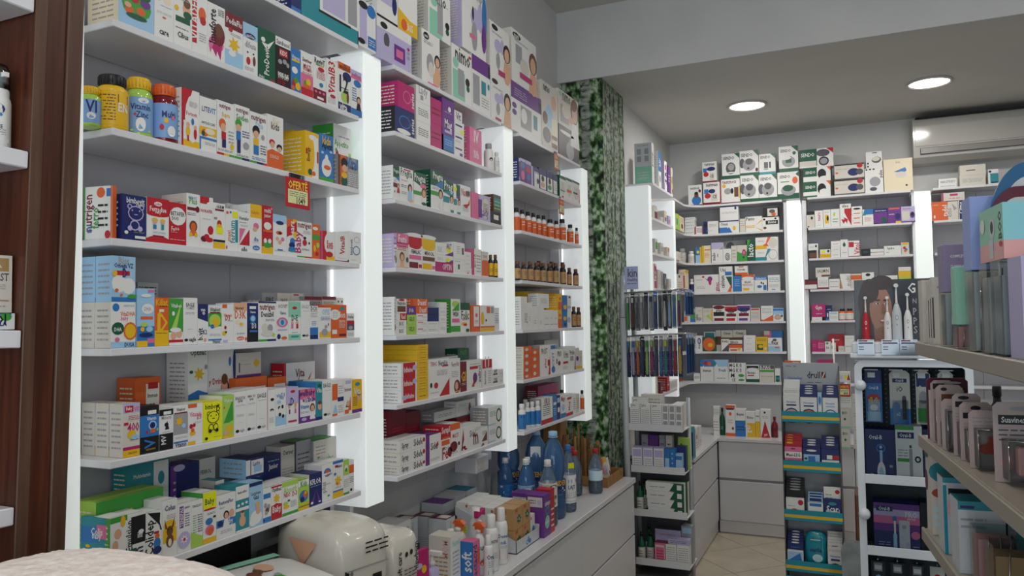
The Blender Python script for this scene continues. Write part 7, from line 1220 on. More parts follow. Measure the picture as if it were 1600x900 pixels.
def spray_or_pump(kind, label, x, y, R, H, body='w', top='w', art='', group='bottles at the worktop edge'):
    t = thing('pump_bottle' if kind == 'pump' else 'bottle', label, 'bottle', (x, y, ZC), 0, group); bm, tm = P(body), P(top)
    if kind == 'pump':
        m = MB(); m.lathe([(R * .94, 0), (R, .004), (R, H * .60), (R * .8, H * .68), (R * .4, H * .70), (R * .4, H * .74)], bm, n=20); m.build('body', t)
        m = MB(); m.lathe([(R * .46, H * .73), (R * .46, H * .80), (R * .16, H * .81), (R * .16, H * .93)], tm, n=14); m.box(-.008, -.008, H * .93, R * 1.5, .008, H, tm); m.build('pump', t)
    elif kind == 'trigger':
        m = MB(); m.lathe([(R * .94, 0), (R, .004), (R, H * .66), (R * .7, H * .74), (R * .42, H * .80)], bm, n=20); m.build('body', t)
        m = MB(); m.lathe([(R * .5, H * .79), (R * .5, H * .86), (R * .35, H * .87)], P('w'), n=14); m.box(-.012, -.008, H * .86, .018, .008, H * .93, tm); m.box(.010, -.006, H * .80, .016, .006, H * .9, tm); m.prism([(-.02, H * .93), (.026, H * .93), (.012, H), (-.012, H)], -.011, .011, tm); m.build('trigger_head', t)
    elif kind == 'bow':
        m = MB(); m.lathe([(R * .94, 0), (R, .004), (R, H * .72), (R * .8, H * .78), (R * .62, H * .80), (R * .62, H)], bm, n=20); m.build('body', t)
        m = MB(); m.prism([(-.03, -.012), (-.03, .014), (0, .004), (.03, .014), (.03, -.012), (0, -.004)], -.008, .008, P('m')); o = m.build('bow', t, (R * .65, 0, H * .90), (0, 0, math.pi / 2))
    else:
        m = MB(); m.lathe([(R * .94, 0), (R, .004), (R, H * .66), (R * .85, H * .74), (R * .55, H * .77)], bm, n=20); m.build('body', t)
        m = MB(); m.lathe([(R * .62, H * .765), (R * .64, H * .78), (R * .60, H * .985), (R * .5, H), (0, H)], tm, n=18); m.build('cap', t)
    if art:
        m = MB(); CylFace(m, 0, 0, .012, R + .0004, 2.2, H * .56, -.55).art(art); m.build('label', t)
spray_or_pump('pump', 'white pump bottle with mauve body beside the maroon pouch', .462, 2.105, .022, .165, 'u', 'w')
spray_or_pump('trigger', 'clear topped bottle with orange trigger, rear one', .395, 2.405, .027, .182, 'W', 'o', 'T n .5 .7 .6 baby')
spray_or_pump('trigger', 'white bottle with orange trigger, front one', .470, 2.415, .020, .178, 'w', 'o', 'E o .5 .3 .2 .1|T d .5 .8 .6 sun|E B .7 .4 .12 .08')
spray_or_pump('cap', 'slim white bottle with dark blue script', .518, 2.392, .017, .145, 'w', 'w', 'T n .5 .75 .8 Oral|L s .2 .3 .8 .6 4|B b .2 .02 .8 .2')
spray_or_pump('cap', 'tall white lotion bottle with pink swoosh', .492, 2.468, .026, .195, 'w', 'w', 'T k .45 .85 .6 FREZYD|A p .5 .6 .7 .95 .75 .95|L s .2 .3 .7 .5 4')
spray_or_pump('cap', 'white lotion bottle with blue script and pink label', .492, 2.552, .024, .200, 'w', 'w', 'T b .4 .8 .7 Demel|T b .4 .6 .4 milk|B p .1 .05 .7 .35|L s .2 .4 .7 .5 2')
spray_or_pump('bow', 'white bottle with a magenta bow', .405, 2.520, .024, .200, 'w', 'w')
spray_or_pump('cap', 'pale round shouldered bottle behind the soap carton', .395, 2.345 + .0, .020, .165, 'W', 'w')
def display_case():
    t = thing('display_case', 'open pale display case filled with small white cartons', 'display box', (.305, 2.80, ZC), 0)
    m = MB(); c = P('gy'); a, b, h = .088, .10, .150
    m.box(-a, -b, 0, a, b, .004, c); m.box(-a, -b, 0, -a + .003, b, h, c); m.box(-a, b - .003, 0, a, b, h, c); m.box(a - .003, -b, 0, a, b, h * .5, c)
    m.poly([(-a, -b, 0), (a, -b, 0), (a, -b, h * .5), (-a, -b, h)], c); m.poly([(-a, -b + .003, h), (a, -b + .003, h * .5), (a, -b + .003, 0), (-a, -b + .003, 0)], c); m.poly([(-a, -b, h), (a, -b, h * .5), (a, -b + .003, h * .5), (-a, -b + .003, h)], P('w')); m.build('case', t)
    m = MB(); Face(m, (-a, -b, 0), (1, 0, 0), (0, 0, 1), 2 * a, h).art('E yy .22 .42 .10 .11|T g .22 .42 .13 7+2'); m.build('sticker', t)
    for i in range(3):
        for j in range(3):
            x0 = .305 - .083 + .056 * i; y0 = 2.80 - .094 + .063 * j
            nbox('carton', 'small white carton in the open display case, row %s from the wall, %s along' % (('one', 'two', 'three')[i], ('first', 'second', 'third')[j]), x0, x0 + .0545, y0, y0 + .0605, ZC + .005, .158 - .006 * i, 'w|E o .85 .92 .1 .04|B s .05 .5 .95 .54|B l .08 .1 .9 .46', 'w|E o .85 .92 .1 .04|B l .08 .1 .9 .5|L s .1 .6 .7 .8 2', 'small cartons in the display case')
display_case()
def tray():
    t = thing('display_tray', 'white card tray with slanted sides holding brown cartons', 'tray', (.452, 2.775, ZC), 0)
    c = P('gy'); a, b, h = .052, .115, .058; m = MB()
    m.box(-a, -b, 0, a, b, .003, c); m.box(a - .003, -b, 0, a, b, h * .8, c); m.box(-a, b - .003, 0, a, b, h, c); m.box(-a, -b, 0, -a + .003, b, h, c)
    m.poly([(-a, -b, 0), (a, -b, 0), (a, -b, h * .8), (-a, -b, h * 1.6)], c); m.poly([(-a, -b + .002, h * 1.6), (a, -b + .002, h * .8), (a, -b + .002, 0), (-a, -b + .002, 0)], c); m.build('card', t)
    m = MB(); Face(m, (a, -b, 0), (0, 1, 0), (0, 0, 1), 2 * b, h * .8).art('E b .5 .6 .03 .25|E b .45 .4 .05 .2|E b .56 .4 .05 .2|E w .45 .4 .02 .1'); m.build('print', t)
    kf = 'a|T r .4 .85 .4 100|L W .1 .3 .6 .7 4'; ks = 'a|F G .6 .45 .3|E j .6 .45 .07 .08|T r .3 .88 .3 100'
    for y, z, nm in ((2.668, 0, 'brown carton with green leaves, lower one at the tray end'), (2.668, .0815, 'brown carton with green leaves, upper one at the tray end'), (2.748, 0, 'brown carton with green leaves, lower one in mid tray'), (2.748, .0815, 'brown carton with green leaves, upper one in mid tray')):
        nbox('carton', nm, .412, .492, y, y + .076, ZC + .0035 + z, .080, kf, ks, 'brown cartons in the card tray')
    nbox('carton', 'white carton with blue corner at the far end of the tray', .425, .488, 2.828, 2.880, ZC + .0035, .100, 'w', 'w|E b .7 .35 .25 .2|B o .2 .8 .4 .9')
tray()
nbox('carton', 'tall purple pad carton with mint script at the worktop edge', .445, .522, 2.895, 2.968, ZC, .170, 'v|B W .08 .72 .92 .95|E u .75 .83 .12 .06|L v .15 .78 .55 .9 2', 'v|E te .55 .60 .3 .1|E v .55 .60 .2 .06|T w .55 .77 .75 always|E j .5 .34 .35 .16|T w .45 .34 .55 gentle')
nbox('carton', 'crimson carton beside the tall purple one', .455, .520, 2.972, 3.020, ZC, .178, 'r', 'r|L w .2 .1 .8 .6 4')
nbox('carton', 'purple pad carton near the wall behind the tall one', .345, .425, 2.965, 3.04, ZC, .155, 'v|B W .1 .6 .9 .9|K v', 'v')
nbox('carton', 'small white and blue carton beside the brown ones', .402, .438, 2.905, 2.955, ZC, .135, 'w|E b .5 .7 .4 .1', 'w')
# ------------------------------------------------------------ water bottles
BLUEP = pet('blue_pet_plastic', 'd0e2f6', '6aa4e0', .45)
CLRP = pet('clear_pet_plastic', 'e6eef6', 'a8c2dc', .28)
def water(label, x, y, R, H, plastic, cap, lab, waist=False, z=ZC, group='water bottles on the worktop'):
    t = thing('water_bottle', label, 'bottle', (x, y, z), 0, group)
    if waist:
        pr_ = [(R * .86, 0), (R, .012), (R, H * .30), (R * .96, H * .42), (R * .82, H * .47), (R * .96, H * .52), (R, H * .58), (R * .98, H * .68), (R * .8, H * .80), (R * .42, H * .90), (R * .30, H * .92), (R * .30, H * .95)]
    else:
        pr_ = [(R * .86, 0), (R, .010), (R, H * .22), (R * .95, H * .24), (R, H * .26), (R, H * .56), (R * .97, H * .62), (R * .78, H * .75), (R * .46, H * .86), (R * .32, H * .90), (R * .32, H * .93)]
    m = MB(); m.lathe(pr_, plastic, n=28)
    for q in range(4):
        zz = H * (.06 + .05 * q); m.lathe([(R * .995, zz), (R * 1.012, zz + .003), (R * .995, zz + .006)], plastic, n=28)
    m.build('body', t)
    m = MB(); c = H * (.945 if waist else .925); m.lathe([(R * .36, c), (R * .37, c + .002), (R * .37, H - .002), (R * .33, H), (0, H)], P(cap), n=20)
    m.lathe([(R * .40, c - .006), (R * .40, c - .002)], P(cap), n=20); m.build('cap', t)
    if lab:
        l0, l1, base, art = lab; m = MB(); m.lathe([(R * 1.003, H * l0), (R * 1.006, H * l0 + .001), (R * 1.006, H * l1 - .001), (R * 1.003, H * l1)], P(base), n=28); CylFace(m, 0, 0, H * l0, R * 1.007, 2.4, H * (l1 - l0), -.75).art(art); m.build('label', t)
TB = (.30, .44, 'n', 'B n 0 0 1 1|B k 0 .68 1 1|T y .5 .84 .7 TENDER|E l .4 .4 .3 .2|E w .5 .2 .3 .1|A s .2 .1 .9 .1 .6 .6')
water('big blue water bottle with mountain label at the worktop edge', .439, 3.222, .054, .382, BLUEP, 'l', TB, True)
water('big blue water bottle with white price sticker, close to the wall', .27, 3.43, .054, .355, BLUEP, 'l', TB, True)
water('big blue water bottle half hidden by the lit pilaster', .14, 3.39, .054, .345, BLUEP, 'l', TB, True)
m = MB(); CylFace(m, .27, 3.43, ZC + .23, .0552, .9, .05, -1.25).art('B w 0 0 1 1'); tag(m.build('price_sticker'), 'white price sticker on the big blue bottle close to the wall', 'sticker')
SB = (.27, .50, 'b', 'B n 0 .75 1 1|B w .05 .8 .2 .95|E l .5 .4 .3 .2')
water('small blue water bottle close to the wall', .178, 3.27, .037, .240, BLUEP, 'w', SB)
water('small water bottle with pale swirl label, between the others', .320, 3.185, .038, .258, BLUEP, 'w', (.40, .56, 'l', 'E b .4 .5 .25 .4|E w .45 .5 .15 .25|T n .8 .5 .3 aq'))
water('small blue water bottle behind the swirl label one', .282, 3.290, .036, .245, BLUEP, 'w', SB)
water('small water bottle with green label and mountain picture at the edge', .466, 3.085, .040, .280, CLRP, 'w', (.30, .66, 'W', 'B G 0 .74 1 1|E i .3 .88 .15 .06|E n .6 .86 .2 .08|B y .1 .38 .9 .46|B l .1 .2 .9 .36|E G .4 .15 .3 .1|E w .6 .1 .2 .08|T k .5 .42 .6 TENDER'))
water('clear water bottle with white label and blue cap', .462, 3.350, .036, .302, CLRP, 'b', (.14, .56, 'w', 'B b .3 .72 .5 .85|E r .85 .8 .1 .08|T n .5 .55 .4 LAJT|L s .2 .2 .8 .4 3'))
m = MB(); CylFace(m, .462, 3.350, ZC + .20, .0368, .8, .025, -.8).art('B yy 0 0 1 1'); tag(m.build('price_sticker'), 'fluorescent price sticker on the clear bottle with blue cap', 'sticker')
for x, y, nm in ((.33, 3.76, 'clear water bottle with crimson cap, rear one'), (.385, 3.655, 'clear water bottle with crimson cap beside the white label one'), (.464, 3.745, 'clear water bottle with crimson cap next to the wooden tray')):
    water(nm, x, y, .036, .222, CLRP, 'r', (.30, .52, 'lm', 'B b .1 .55 .9 .85|B l .1 .1 .9 .4') if x > .4 else None)
# ------------------------------------------------------------ wooden tray with bamboo brushes and paper bags
def wood_tray():
    t = thing('wooden_tray', 'low kraft wooden tray at the worktop end', 'tray', (.34, 4.01, ZC), 0)
    k = noisy('kraft_wood', '8a6238', 'a87c4c', 12, .6, (1, 6, 1), .05); a, b, h = .15, .145, .052; m = MB()
    m.box(-a, -b, 0, a, b, .006, k); m.build('base', t)
    for x0, y0, x1, y1 in ((a - .008, -b, a, b), (-a, -b, -a + .008, b), (-a + .008, -b, a - .008, -b + .008), (-a + .008, b - .008, a - .008, b)):
        m = MB(); m.bbox(x0, y0, .006, x1, y1, h, k, .001); m.build('board', t)
    kb = noisy('kraft_paper', '9a7246', 'b48a58', 9, .7, bump=.05); kd = noisy('dark_kraft', '6e4a2a', '84603a', 9, .7, bump=.05)
    rnd = random.Random(4); n = 0
    for i in range(4):
        for j in range(3):
            x = .245 + .065 * j + rnd.uniform(-.01, .01); y = 3.905 + .062 * i + rnd.uniform(-.008, .008); h = .15 + .04 * (2 - j) + rnd.uniform(0, .06); w = .014
            m = MB(); m.prism([(-w, 0), (w, 0), (w, h - .02), (w * .6, h), (-w * .6, h), (-w, h - .02)], -.004, .004, kb if (i + j) % 2 else kd)
            m.lathe([(.0045, 0), (.0045, .001)], DARK, n=8); m.v = m.v
            n += 1
            o = m.build('brush_card', None, (x, y, ZC + .0065), (0, 0, math.pi / 2 + rnd.uniform(-.3, .3)))
            tag(o, 'brown card sleeve of a bamboo brush standing in the wooden tray, %s row, %s' % (('rear', 'middle', 'front')[j], ('first', 'second', 'third', 'last')[i]), 'brush pack', 'bamboo brush sleeves in the wooden tray')
    m = MB(); m.prism([(-.045, 0), (.045, 0), (.045, .13), (-.045, .13)], -.006, .006, P('W')); f = Face(m, (-.045, -.0061, 0), (1, 0, 0), (0, 0, 1), .09, .13); f.art('B y 0 .8 1 1|B i 0 0 1 .15|E u .5 .5 .35 .2|L v .2 .3 .8 .5 3'); tag(m.build('seed_packet', None, (.452, 3.965, ZC + .0065), (-.18, 0, math.pi / 2)), 'pale packet with yellow top at the front of the wooden tray', 'packet')
    m = MB(); m.prism([(-.02, 0), (.02, 0), (.02, .135), (-.02, .135)], -.006, .006, P('o')); f = Face(m, (-.02, -.0061, 0), (1, 0, 0), (0, 0, 1), .04, .135); f.art('B W .1 .05 .9 .4|E y .5 .7 .3 .1'); tag(m.build('seed_packet', None, (.455, 3.905, ZC + .0065), (-.12, 0, math.pi / 2)), 'slim orange packet at the near corner of the wooden tray', 'packet')
    m = MB(); m.prism([(-.014, 0), (.014, 0), (.012, .12), (-.012, .12)], -.006, .006, P('w')); f = Face(m, (-.014, -.0061, 0), (1, 0, 0), (0, 0, 1), .028, .12); f.art('B k .2 .1 .8 .4'); tag(m.build('seed_packet', None, (.450, 4.04, ZC + .0065), (-.2, .1, math.pi / 2)), 'slim white packet leaning at the front of the wooden tray', 'packet')
    for i, (x, y, z) in enumerate(((.16, 3.98, 0), (.165, 4.08, 0))):
        m = MB(); m.prism([(-.05, 0), (.05, 0), (.052, .30), (.03, .33), (-.03, .325), (-.052, .30)], -.02, .02, kb); tag(m.build('paper_bag', None, (.135 + .02 * i, y - .02, ZC + .0065), (0, 0, math.pi / 2)), ('tall kraft paper bag at the wall, nearer the bottles', 'tall kraft paper bag at the wall, nearer the birch column')[i], 'bag', 'kraft paper bags behind the tray')
wood_tray()
def plant():
    t = thing('potted_plant', 'small green leafy plant in front of the birch column', 'plant', (.21, 4.262, .0), 0)
    m = MB(); m.lathe([(.03, 0), (.042, .62), (.044, .63), (.044, .70), (.038, .70), (0, .69)], P('B'), n=16); m.build('pot', t)
    rnd = random.Random(3); lf = [mat('leaf_green', '2f6a34', .45), mat('leaf_green_light', '5c9a50', .45)]
    for i in range(46):
        a = rnd.uniform(0, 6.28); r = rnd.uniform(.01, .075); z = .74 + rnd.uniform(0, .24); L = rnd.uniform(.03, .05)
        m = MB(); m.poly([(0, 0, 0), (L * .5, -L * .3, L * .1), (L, 0, 0), (L * .5, L * .3, L * .1)], lf[i % 2]); m.build('leaf', t, (r * math.cos(a) * .8, r * math.sin(a) * .35, z), (rnd.uniform(-.6, .6), rnd.uniform(-.9, .5), a))
    m = MB()
    for i in range(6): m.tube((0, 0, .69), (rnd.uniform(-.04, .04), rnd.uniform(-.02, .02), .93), .0022, lf[0], 5)
    m.build('stem', t)
plant()
# power socket box under the middle bay
m = MB(); m.bbox(.093, 2.93, .94, .20, 3.05, 1.01, LAM, .004); m.bbox(.20, 2.95, .955, .204, 3.0, .995, P('W'), .001); m.build('socket_box'); bpy.data.objects['socket_box']['kind'] = 'structure'; bpy.data.objects['socket_box'].name = 'trim_1'
# ------------------------------------------------------------ pale fleece mound in the foreground
def fleece():
    m = MB(); m.bbox(-.38, -.22, 0, .38, .22, 1.138, mat('service_counter_wood', '6a4a34', .5), .004); tag(m.build('service_counter', None, (.93, .62, .0)), 'low service counter carrying the pale fleece cushion', 'counter')
    fm = noisy('pale_fleece', 'e6d8d0', 'f6efea', 60, .95, bump=.5, spec=.05); m = MB(); N, M = 90, 34; rnd = random.Random(2); k = m.m(fm)
    for j in range(M + 1):
        th = math.pi / 2 * j / M
        for i in range(N):
            f = 2 * math.pi * i / N
            rr = (1 - j / M) ** .8
            h = .172 * (1 - rr ** 3.6); s = 1 + .012 * math.sin(5 * f + 3 * th) + rnd.uniform(-.005, .005)
            m.v.append((.34 * rr * math.copysign(abs(math.cos(f)) ** .8, math.cos(f)) * s, .20 * rr * math.copysign(abs(math.sin(f)) ** .8, math.sin(f)) * s, h * (1 + rnd.uniform(-.008, .008) * min(1, rr * 4))))
    for j in range(M):
        for i in range(N): m.f.append((j * N + i, j * N + (i + 1) % N, (j + 1) * N + (i + 1) % N, (j + 1) * N + i)); m.mi.append(k); m.sm.append(True)
    tag(m.build('fleece_cushion', None, (.855, .635, 1.1385)), 'pale cream fleece cushion bulging in front of the lowest shelf', 'cushion')
fleece()
# ------------------------------------------------------------ toothbrush floor stand beside the birch column
def tray_lip(t, x0, x1, y0, y1, z, h, mt, back=True):
    m = MB(); m.bbox(x0, y0, z - .006, x1, y1, z, mt, .001); m.build('shelf', t)
    m = MB(); m.bbox(x0, y0 - .006, z - .008, x1, y0, z + h, mt, .001); m.build('shelf_lip', t)
GREY = mat('pale_grey_enamel', 'b9bfc2', .35, .1)
CHROME = mat('chrome_wire', 'b0b4b8', .22, .9)
def brush_stand():
    t = thing('toothbrush_stand', 'tall white metal floor stand hung with toothbrushes beside the birch column', 'display stand', (0, 0, 0))
    m = MB(); m.tube((.412, 4.545, 0), (.395, 4.545, 1.60), .019, GREY, 14); m.tube((.395, 4.545, 1.60), (.385, 4.60, 1.86), .019, GREY, 14); m.build('post', t)
    m = MB(); m.tube((.415, 4.77, 0), (.40, 4.77, 1.86), .016, GREY, 12); m.build('post', t)
    m = MB(); m.tube((.745, 4.77, 0), (.735, 4.77, 1.10), .012, GREY, 12); m.build('post', t)
    m = MB(); m.box(.41, 4.765, .08, .745, 4.775, .95, P('d')); m.build('back_panel', t)
    for z, x0, x1 in ((.925, .420, .745), (.675, .428, .752), (.415, .440, .762), (.125, .446, .770)):
        tray_lip(t, x0, x1, 4.545, 4.765, z, .034, LAM)
    m = MB(); m.box(.43, 4.56, 0, .74, 4.76, .05, P('d')); m.build('base', t)
    for z in (1.752, 1.486):
        m = MB(); m.tube((.405, 4.55, z), (.765, 4.55, z + .015), .0045, CHROME); m.tube((.405, 4.75, z), (.765, 4.75, z + .015), .0045, CHROME); m.tube((.765, 4.55, z + .015), (.765, 4.75, z + .015), .0045, CHROME)
        for i in range(11): m.tube((.425 + .032 * i, 4.55, z + .001 * i), (.425 + .032 * i, 4.75, z + .001 * i), .002, CHROME, 5)
        m.build('hanging_rack', t)
    m = MB(); m.bbox(.405, 4.562, 1.775, .490, 4.568, 1.915, P('bx'), .001); f = Face(m, (.405, 4.562, 1.775), (1, 0, 0), (0, 0, 1), .085, .14); f.art('T d .6 .72 .7 kin|T d .6 .4 .75 Healthy|L d .2 .2 .9 .3 1'); m.build('header_sign', t)
brush_stand()
FILM = film('clear_blister', 'eef2f2', .015, .12)
def brush_pack(x, y, z, L, card, handle, head, label, rz=0.0, low=None):
    """toothbrush in a narrow card-backed pack hanging from the rack; z = top"""
    t = thing('toothbrush_pack', label, 'toothbrush', (x, y, z - L), rz, 'toothbrush packs hanging on the stand')
    m = MB(); m.bbox(-.0125, .002, 0, .0125, .0035, L, P(card), .0005)
    f = Face(m, (-.0125, .002, 0), (1, 0, 0), (0, 0, 1), .025, L); f.art('L w .1 .9 .9 .97 1')
    if low: f.poly([(0, 0), (1, 0), (1, .62), (0, .62)], P(low)); f.k += 1; f.text('brush', .5, .3, .35, P('w'), True)
    m.build('card', t)
    m = MB(); m.prism([(-.0055, L * .06), (.0055, L * .06), (.0078, L * .25), (.0066, L * .5), (.0042, L * .62), (.0038, L * .76), (-.0038, L * .76), (-.0042, L * .62), (-.0066, L * .5), (-.0078, L * .25)], -.008, .0005, P(handle)); m.build('handle', t)
    m = MB(); m.bbox(-.0068, -.009, L * .74, .0068, -.001, L * .88, P(head), .001); m.build('brush_head', t)
    m = MB(); m.box(-.011, -.013, L * .04, .011, .0018, L * .90, FILM); m.build('blister', t)
    return t
cw = dict(g='green', R='maroon', d='grey', w='white', n='navy', s='silver', b='blue', k='black', l='pale blue', r='red', v='violet', o='orange', i='lime', t='teal', m='crimson', y='yellow', p='pink', G='dark green', u='lilac', W='cream')
top1 = [('s', 'g', 'w'), ('k', 'R', 'w'), ('s', 'd', 's'), ('W', 's', 'w'), ('k', 'd', 'n'), ('W', 's', 'n'), ('b', 'n', 's'), ('s', 'k', 'd'), ('k', 'W', 'k'), ('d', 'l', 's'), ('w', 'b', 't'), ('u', 'R', 'i')]
low1 = [('W', 'n', 'b'), ('w', 'u', 'b'), ('W', 'o', 'y'), ('k', 'n', 'd'), ('w', 'i', 'g'), ('W', 'm', 'i'), ('d', 'n', 'd'), ('s', 'b', 's'), ('W', 't', 'yy'), ('d', 'v', 'n'), ('W', 'r', 'm'), ('n', 'y', 'b')]
cw['yy'] = 'fluorescent'
ORDW = ('first', 'second', 'third', 'fourth', 'fifth', 'sixth', 'seventh', 'eighth', 'ninth', 'tenth', 'eleventh', 'twelfth')
for row, (lst, z) in enumerate(((top1, 1.748), (low1, 1.482))):
    for i, (c, h, hd) in enumerate(lst):
        x = .425 + .0285 * i
        brush_pack(x, 4.553 + .004 * (i % 2), z + .001 * i, .225 if row == 0 else .245, c, h, hd, 'toothbrush with %s handle on %s card, %s along the %s rack' % (cw[h], cw[c], ORDW[i], ('upper', 'lower')[row]), .0, 'n' if row and i not in (3, 6) else None)
        if i % 3 == 1:
            brush_pack(x + .012, 4.640, z - .004, .225 if row == 0 else .24, 'd' if row == 0 else 'n', hd, h, 'toothbrush pack behind the front row, %s along the %s rack' % (ORDW[i], ('upper', 'lower')[row]))
for row, z in enumerate((1.765, 1.50)):
    for i in range(3):
        brush_pack(.775 + .006 * i, 4.60 + .05 * i, z, .16 if row == 0 else .25, 'bx', 'b', 'l', 'blue toothbrush pack turned sideways at the rack end, %s of three on the %s rack' % (ORDW[i], ('upper', 'lower')[row]), math.radians(70))
def ybox(nm, label, x0, x1, y, z, d, h, spec, group=None, cat='box'):
    mb = MB(); carton_mesh(mb, x1 - x0, d, h, spec); return tag(mb.build(nm, None, ((x0 + x1) / 2, y, z)), label, cat, group)
GS = 'cartons on the toothbrush stand'
zz = .9258
LW = 'w|S w|T d .35 .92 .4 pro|L s .1 .1 .9 .8 9'
for i, (a, b) in enumerate(((.427, .487), (.490, .552), (.556, .620))): ybox('medicine_box', 'white carton with grey print, %s of the first three on the stand top tray' % ORDW[i], a, b, 4.552, zz, .06, .150, LW, GS)
for i, (a, b) in enumerate(((.623, .660), (.6625, .700), (.7025, .742))): ybox('medicine_box', 'white carton with grey blocks, %s of the last three on the stand top tray' % ORDW[i], a, b, 4.552, zz, .06, .150, 'w|S W|B s .15 .72 .85 .95|B s .15 .42 .85 .66|B s .15 .05 .85 .36', GS)
for i in range(3): ybox('medicine_box', 'white carton end on behind the stand top tray, %s back' % ORDW[i], .672, .728, 4.617 + .046 * i, zz, .046, .150, 'w|S w|B p 0 .1 .3 .3', GS)
ybox('medicine_box', 'small white carton lying on the white ones of the stand top tray', .437, .527, 4.556, zz + .1506, .05, .040, 'w|S w|K s|T d .25 .5 .25 pro', GS)
ybox('medicine_box', 'cream carton in the second row of the stand top tray', .47, .60, 4.65, zz, .07, .20, 'W|L s .1 .7 .9 .9 2', GS)
zz = .6758
for i, (a, b) in enumerate(((.432, .496), (.499, .562), (.565, .628))): ybox('medicine_box', 'lilac white carton, %s on the second tray of the stand' % ORDW[i], a, b, 4.552, zz, .06, .142, 'u|B w .05 .05 .95 .95|B u .1 .6 .9 .9|L s .15 .1 .9 .55 5', GS)
ybox('medicine_box', 'blue carton with pale panel on the second tray of the stand', .631, .662, 4.552, zz, .06, .140, 'b|B l .1 .15 .9 .6', GS)
ybox('medicine_box', 'plain blue carton on the second tray of the stand', .6635, .695, 4.552, zz, .06, .140, 'b|L l .3 .1 .6 .9 4', GS)
ybox('medicine_box', 'low light blue carton on the second tray of the stand', .698, .735, 4.552, zz, .05, .112, 'l|B b 0 .7 1 .9', GS)
ybox('medicine_box', 'dark blue carton behind the light blue one on the stand', .690, .748, 4.606, zz, .05, .150, 'n', GS)
for i, (a, b, c) in enumerate(((.47, .51, 's'), (.514, .575, 'v'), (.58, .615, 's'), (.62, .66, 'W'))): ybox('medicine_box', '%s carton in the rear row of the stand second tray, %s along' % (cw.get(c), ORDW[i]), a, b, 4.64, zz, .05, .205, c + '|L d .2 .2 .8 .8 5', GS)
m = MB(); m.prism([(-.035, 0), (.035, 0), (.033, .19), (-.033, .195)], -.012, .012, P('i')); Face(m, (-.035, -.0121, 0), (1, 0, 0), (0, 0, 1), .07, .19).art('E g .5 .6 .25 .12|E k .3 .8 .06 .03'); tag(m.build('pouch', None, (.722, 4.68, zz)), 'lime green pouch at the end of the stand second tray', 'pouch')
zz = .4158
for i in range(4): ybox('toothpaste_box', 'long white and green toothpaste carton, %s in the stack on the stand' % ('lowest', 'second', 'third', 'topmost')[i], .525 - .004 * i, .742, 4.552, zz + .0495 * i, .05, .049, 'w|S w|A G .62 0 1 0 1 1|A G .75 1 .62 .9 1 1|A G .62 0 1 1 .75 1|B w .82 .2 .94 .8|L s .1 .3 .5 .6 1', GS)
for i in range(4): ybox('toothpaste_box', 'green ended toothpaste carton, %s in the rear stack on the stand' % ('lowest', 'second', 'third', 'topmost')[i], .535, .752, 4.606, zz + .0495 * i, .05, .049, 'G|S W|B w .8 .2 .95 .8', GS)
def dark_bottle(label, x, y, z, H, col): bottle('bottle', (x, y, z), .022, H, 'tall', 'k', col, 'W' if col == 'G' else col, 'L d .2 .2 .8 .8 3' if col == 'G' else '', label, 'dark bottles on the toothbrush stand', -1.7)
for i, (x, y) in enumerate(((.468, 4.59), (.478, 4.66))): dark_bottle('dark green mouthwash bottle on the third tray of the stand, %s' % ('in front', 'behind')[i], x, y, .4158, .19, 'G')
for i, (x, y) in enumerate(((.472, 4.585), (.522, 4.60), (.500, 4.66))): dark_bottle('black green mouthwash bottle on the lowest tray of the stand, %s' % ('at the post', 'beside the pink carton', 'behind two others')[i], x, y, .1258, .175 + .03 * (i == 2), 'G')
zz = .1258
ybox('medicine_box', 'pink carton on the lowest tray of the stand', .560, .622, 4.552, zz, .06, .130, 'p|B W .05 .05 .95 .9|B p .1 .1 .9 .8|K R|L r .15 .2 .85 .7 4', GS)
ybox('medicine_box', 'white carton with crimson lid on the lowest tray of the stand', .625, .690, 4.552, zz, .06, .128, 'w|K R|L s .1 .1 .9 .9 8', GS)
ybox('medicine_box', 'white carton at the end of the lowest tray of the stand', .693, .765, 4.552, zz, .06, .128, 'w|S w|L s .1 .1 .9 .9 8', GS)
ybox('medicine_box', 'lilac carton lying across the white ones on the lowest tray', .640, .766, 4.556, zz + .1286, .055, .030, 'u|S u|L v .1 .2 .9 .8 2', GS)
ybox('medicine_box', 'pale violet carton in the rear row of the lowest tray', .545, .70, 4.63, zz, .06, .19, 'u|S u|K d|L s .2 .8 .8 .9 1', GS)
ybox('medicine_box', 'grey blue carton at the rear end of the lowest tray', .703, .768, 4.64, zz, .06, .22, 's|S s|B l .1 .8 .9 .95', GS)
# cartons and bags on the corner worktop behind the stand
for i, (x, y, w, h, s, nm) in enumerate(((.70, 4.98, .06, .14, 'w|K p|E p .5 .9 .4 .1|L u .1 .2 .9 .6 3', 'white carton with pink lid on the corner worktop'), (.70, 5.08, .07, .15, 'W|K p|L u .1 .2 .9 .6 3', 'cream carton with pink lid on the corner worktop'), (.70, 5.20, .08, .155, 'w|L p .1 .1 .9 .4 3|E p .5 .6 .3 .1', 'white carton with pink flowers on the corner worktop'), (.70, 5.33, .09, .15, 'w|L p .1 .1 .9 .4 3', 'white carton with faint pink print on the corner worktop'))):
    wbox('medicine_box', nm, x, y, .7006, w, .08, h, s, group='cartons on the corner worktop')
m = MB(); m.prism([(-.05, 0), (.05, 0), (.045, .17), (.02, .20), (-.02, .20), (-.045, .17)], -.02, .02, P('t')); m.prism([(-.05, .02), (-.04, .02), (-.035, .17), (-.045, .17)], -.022, .022, P('n')); tag(m.build('pouch', None, (.715, 4.925, .7006), (0, 0, math.pi / 2)), 'teal pouch with dark handle at the near end of the corner worktop', 'pouch')
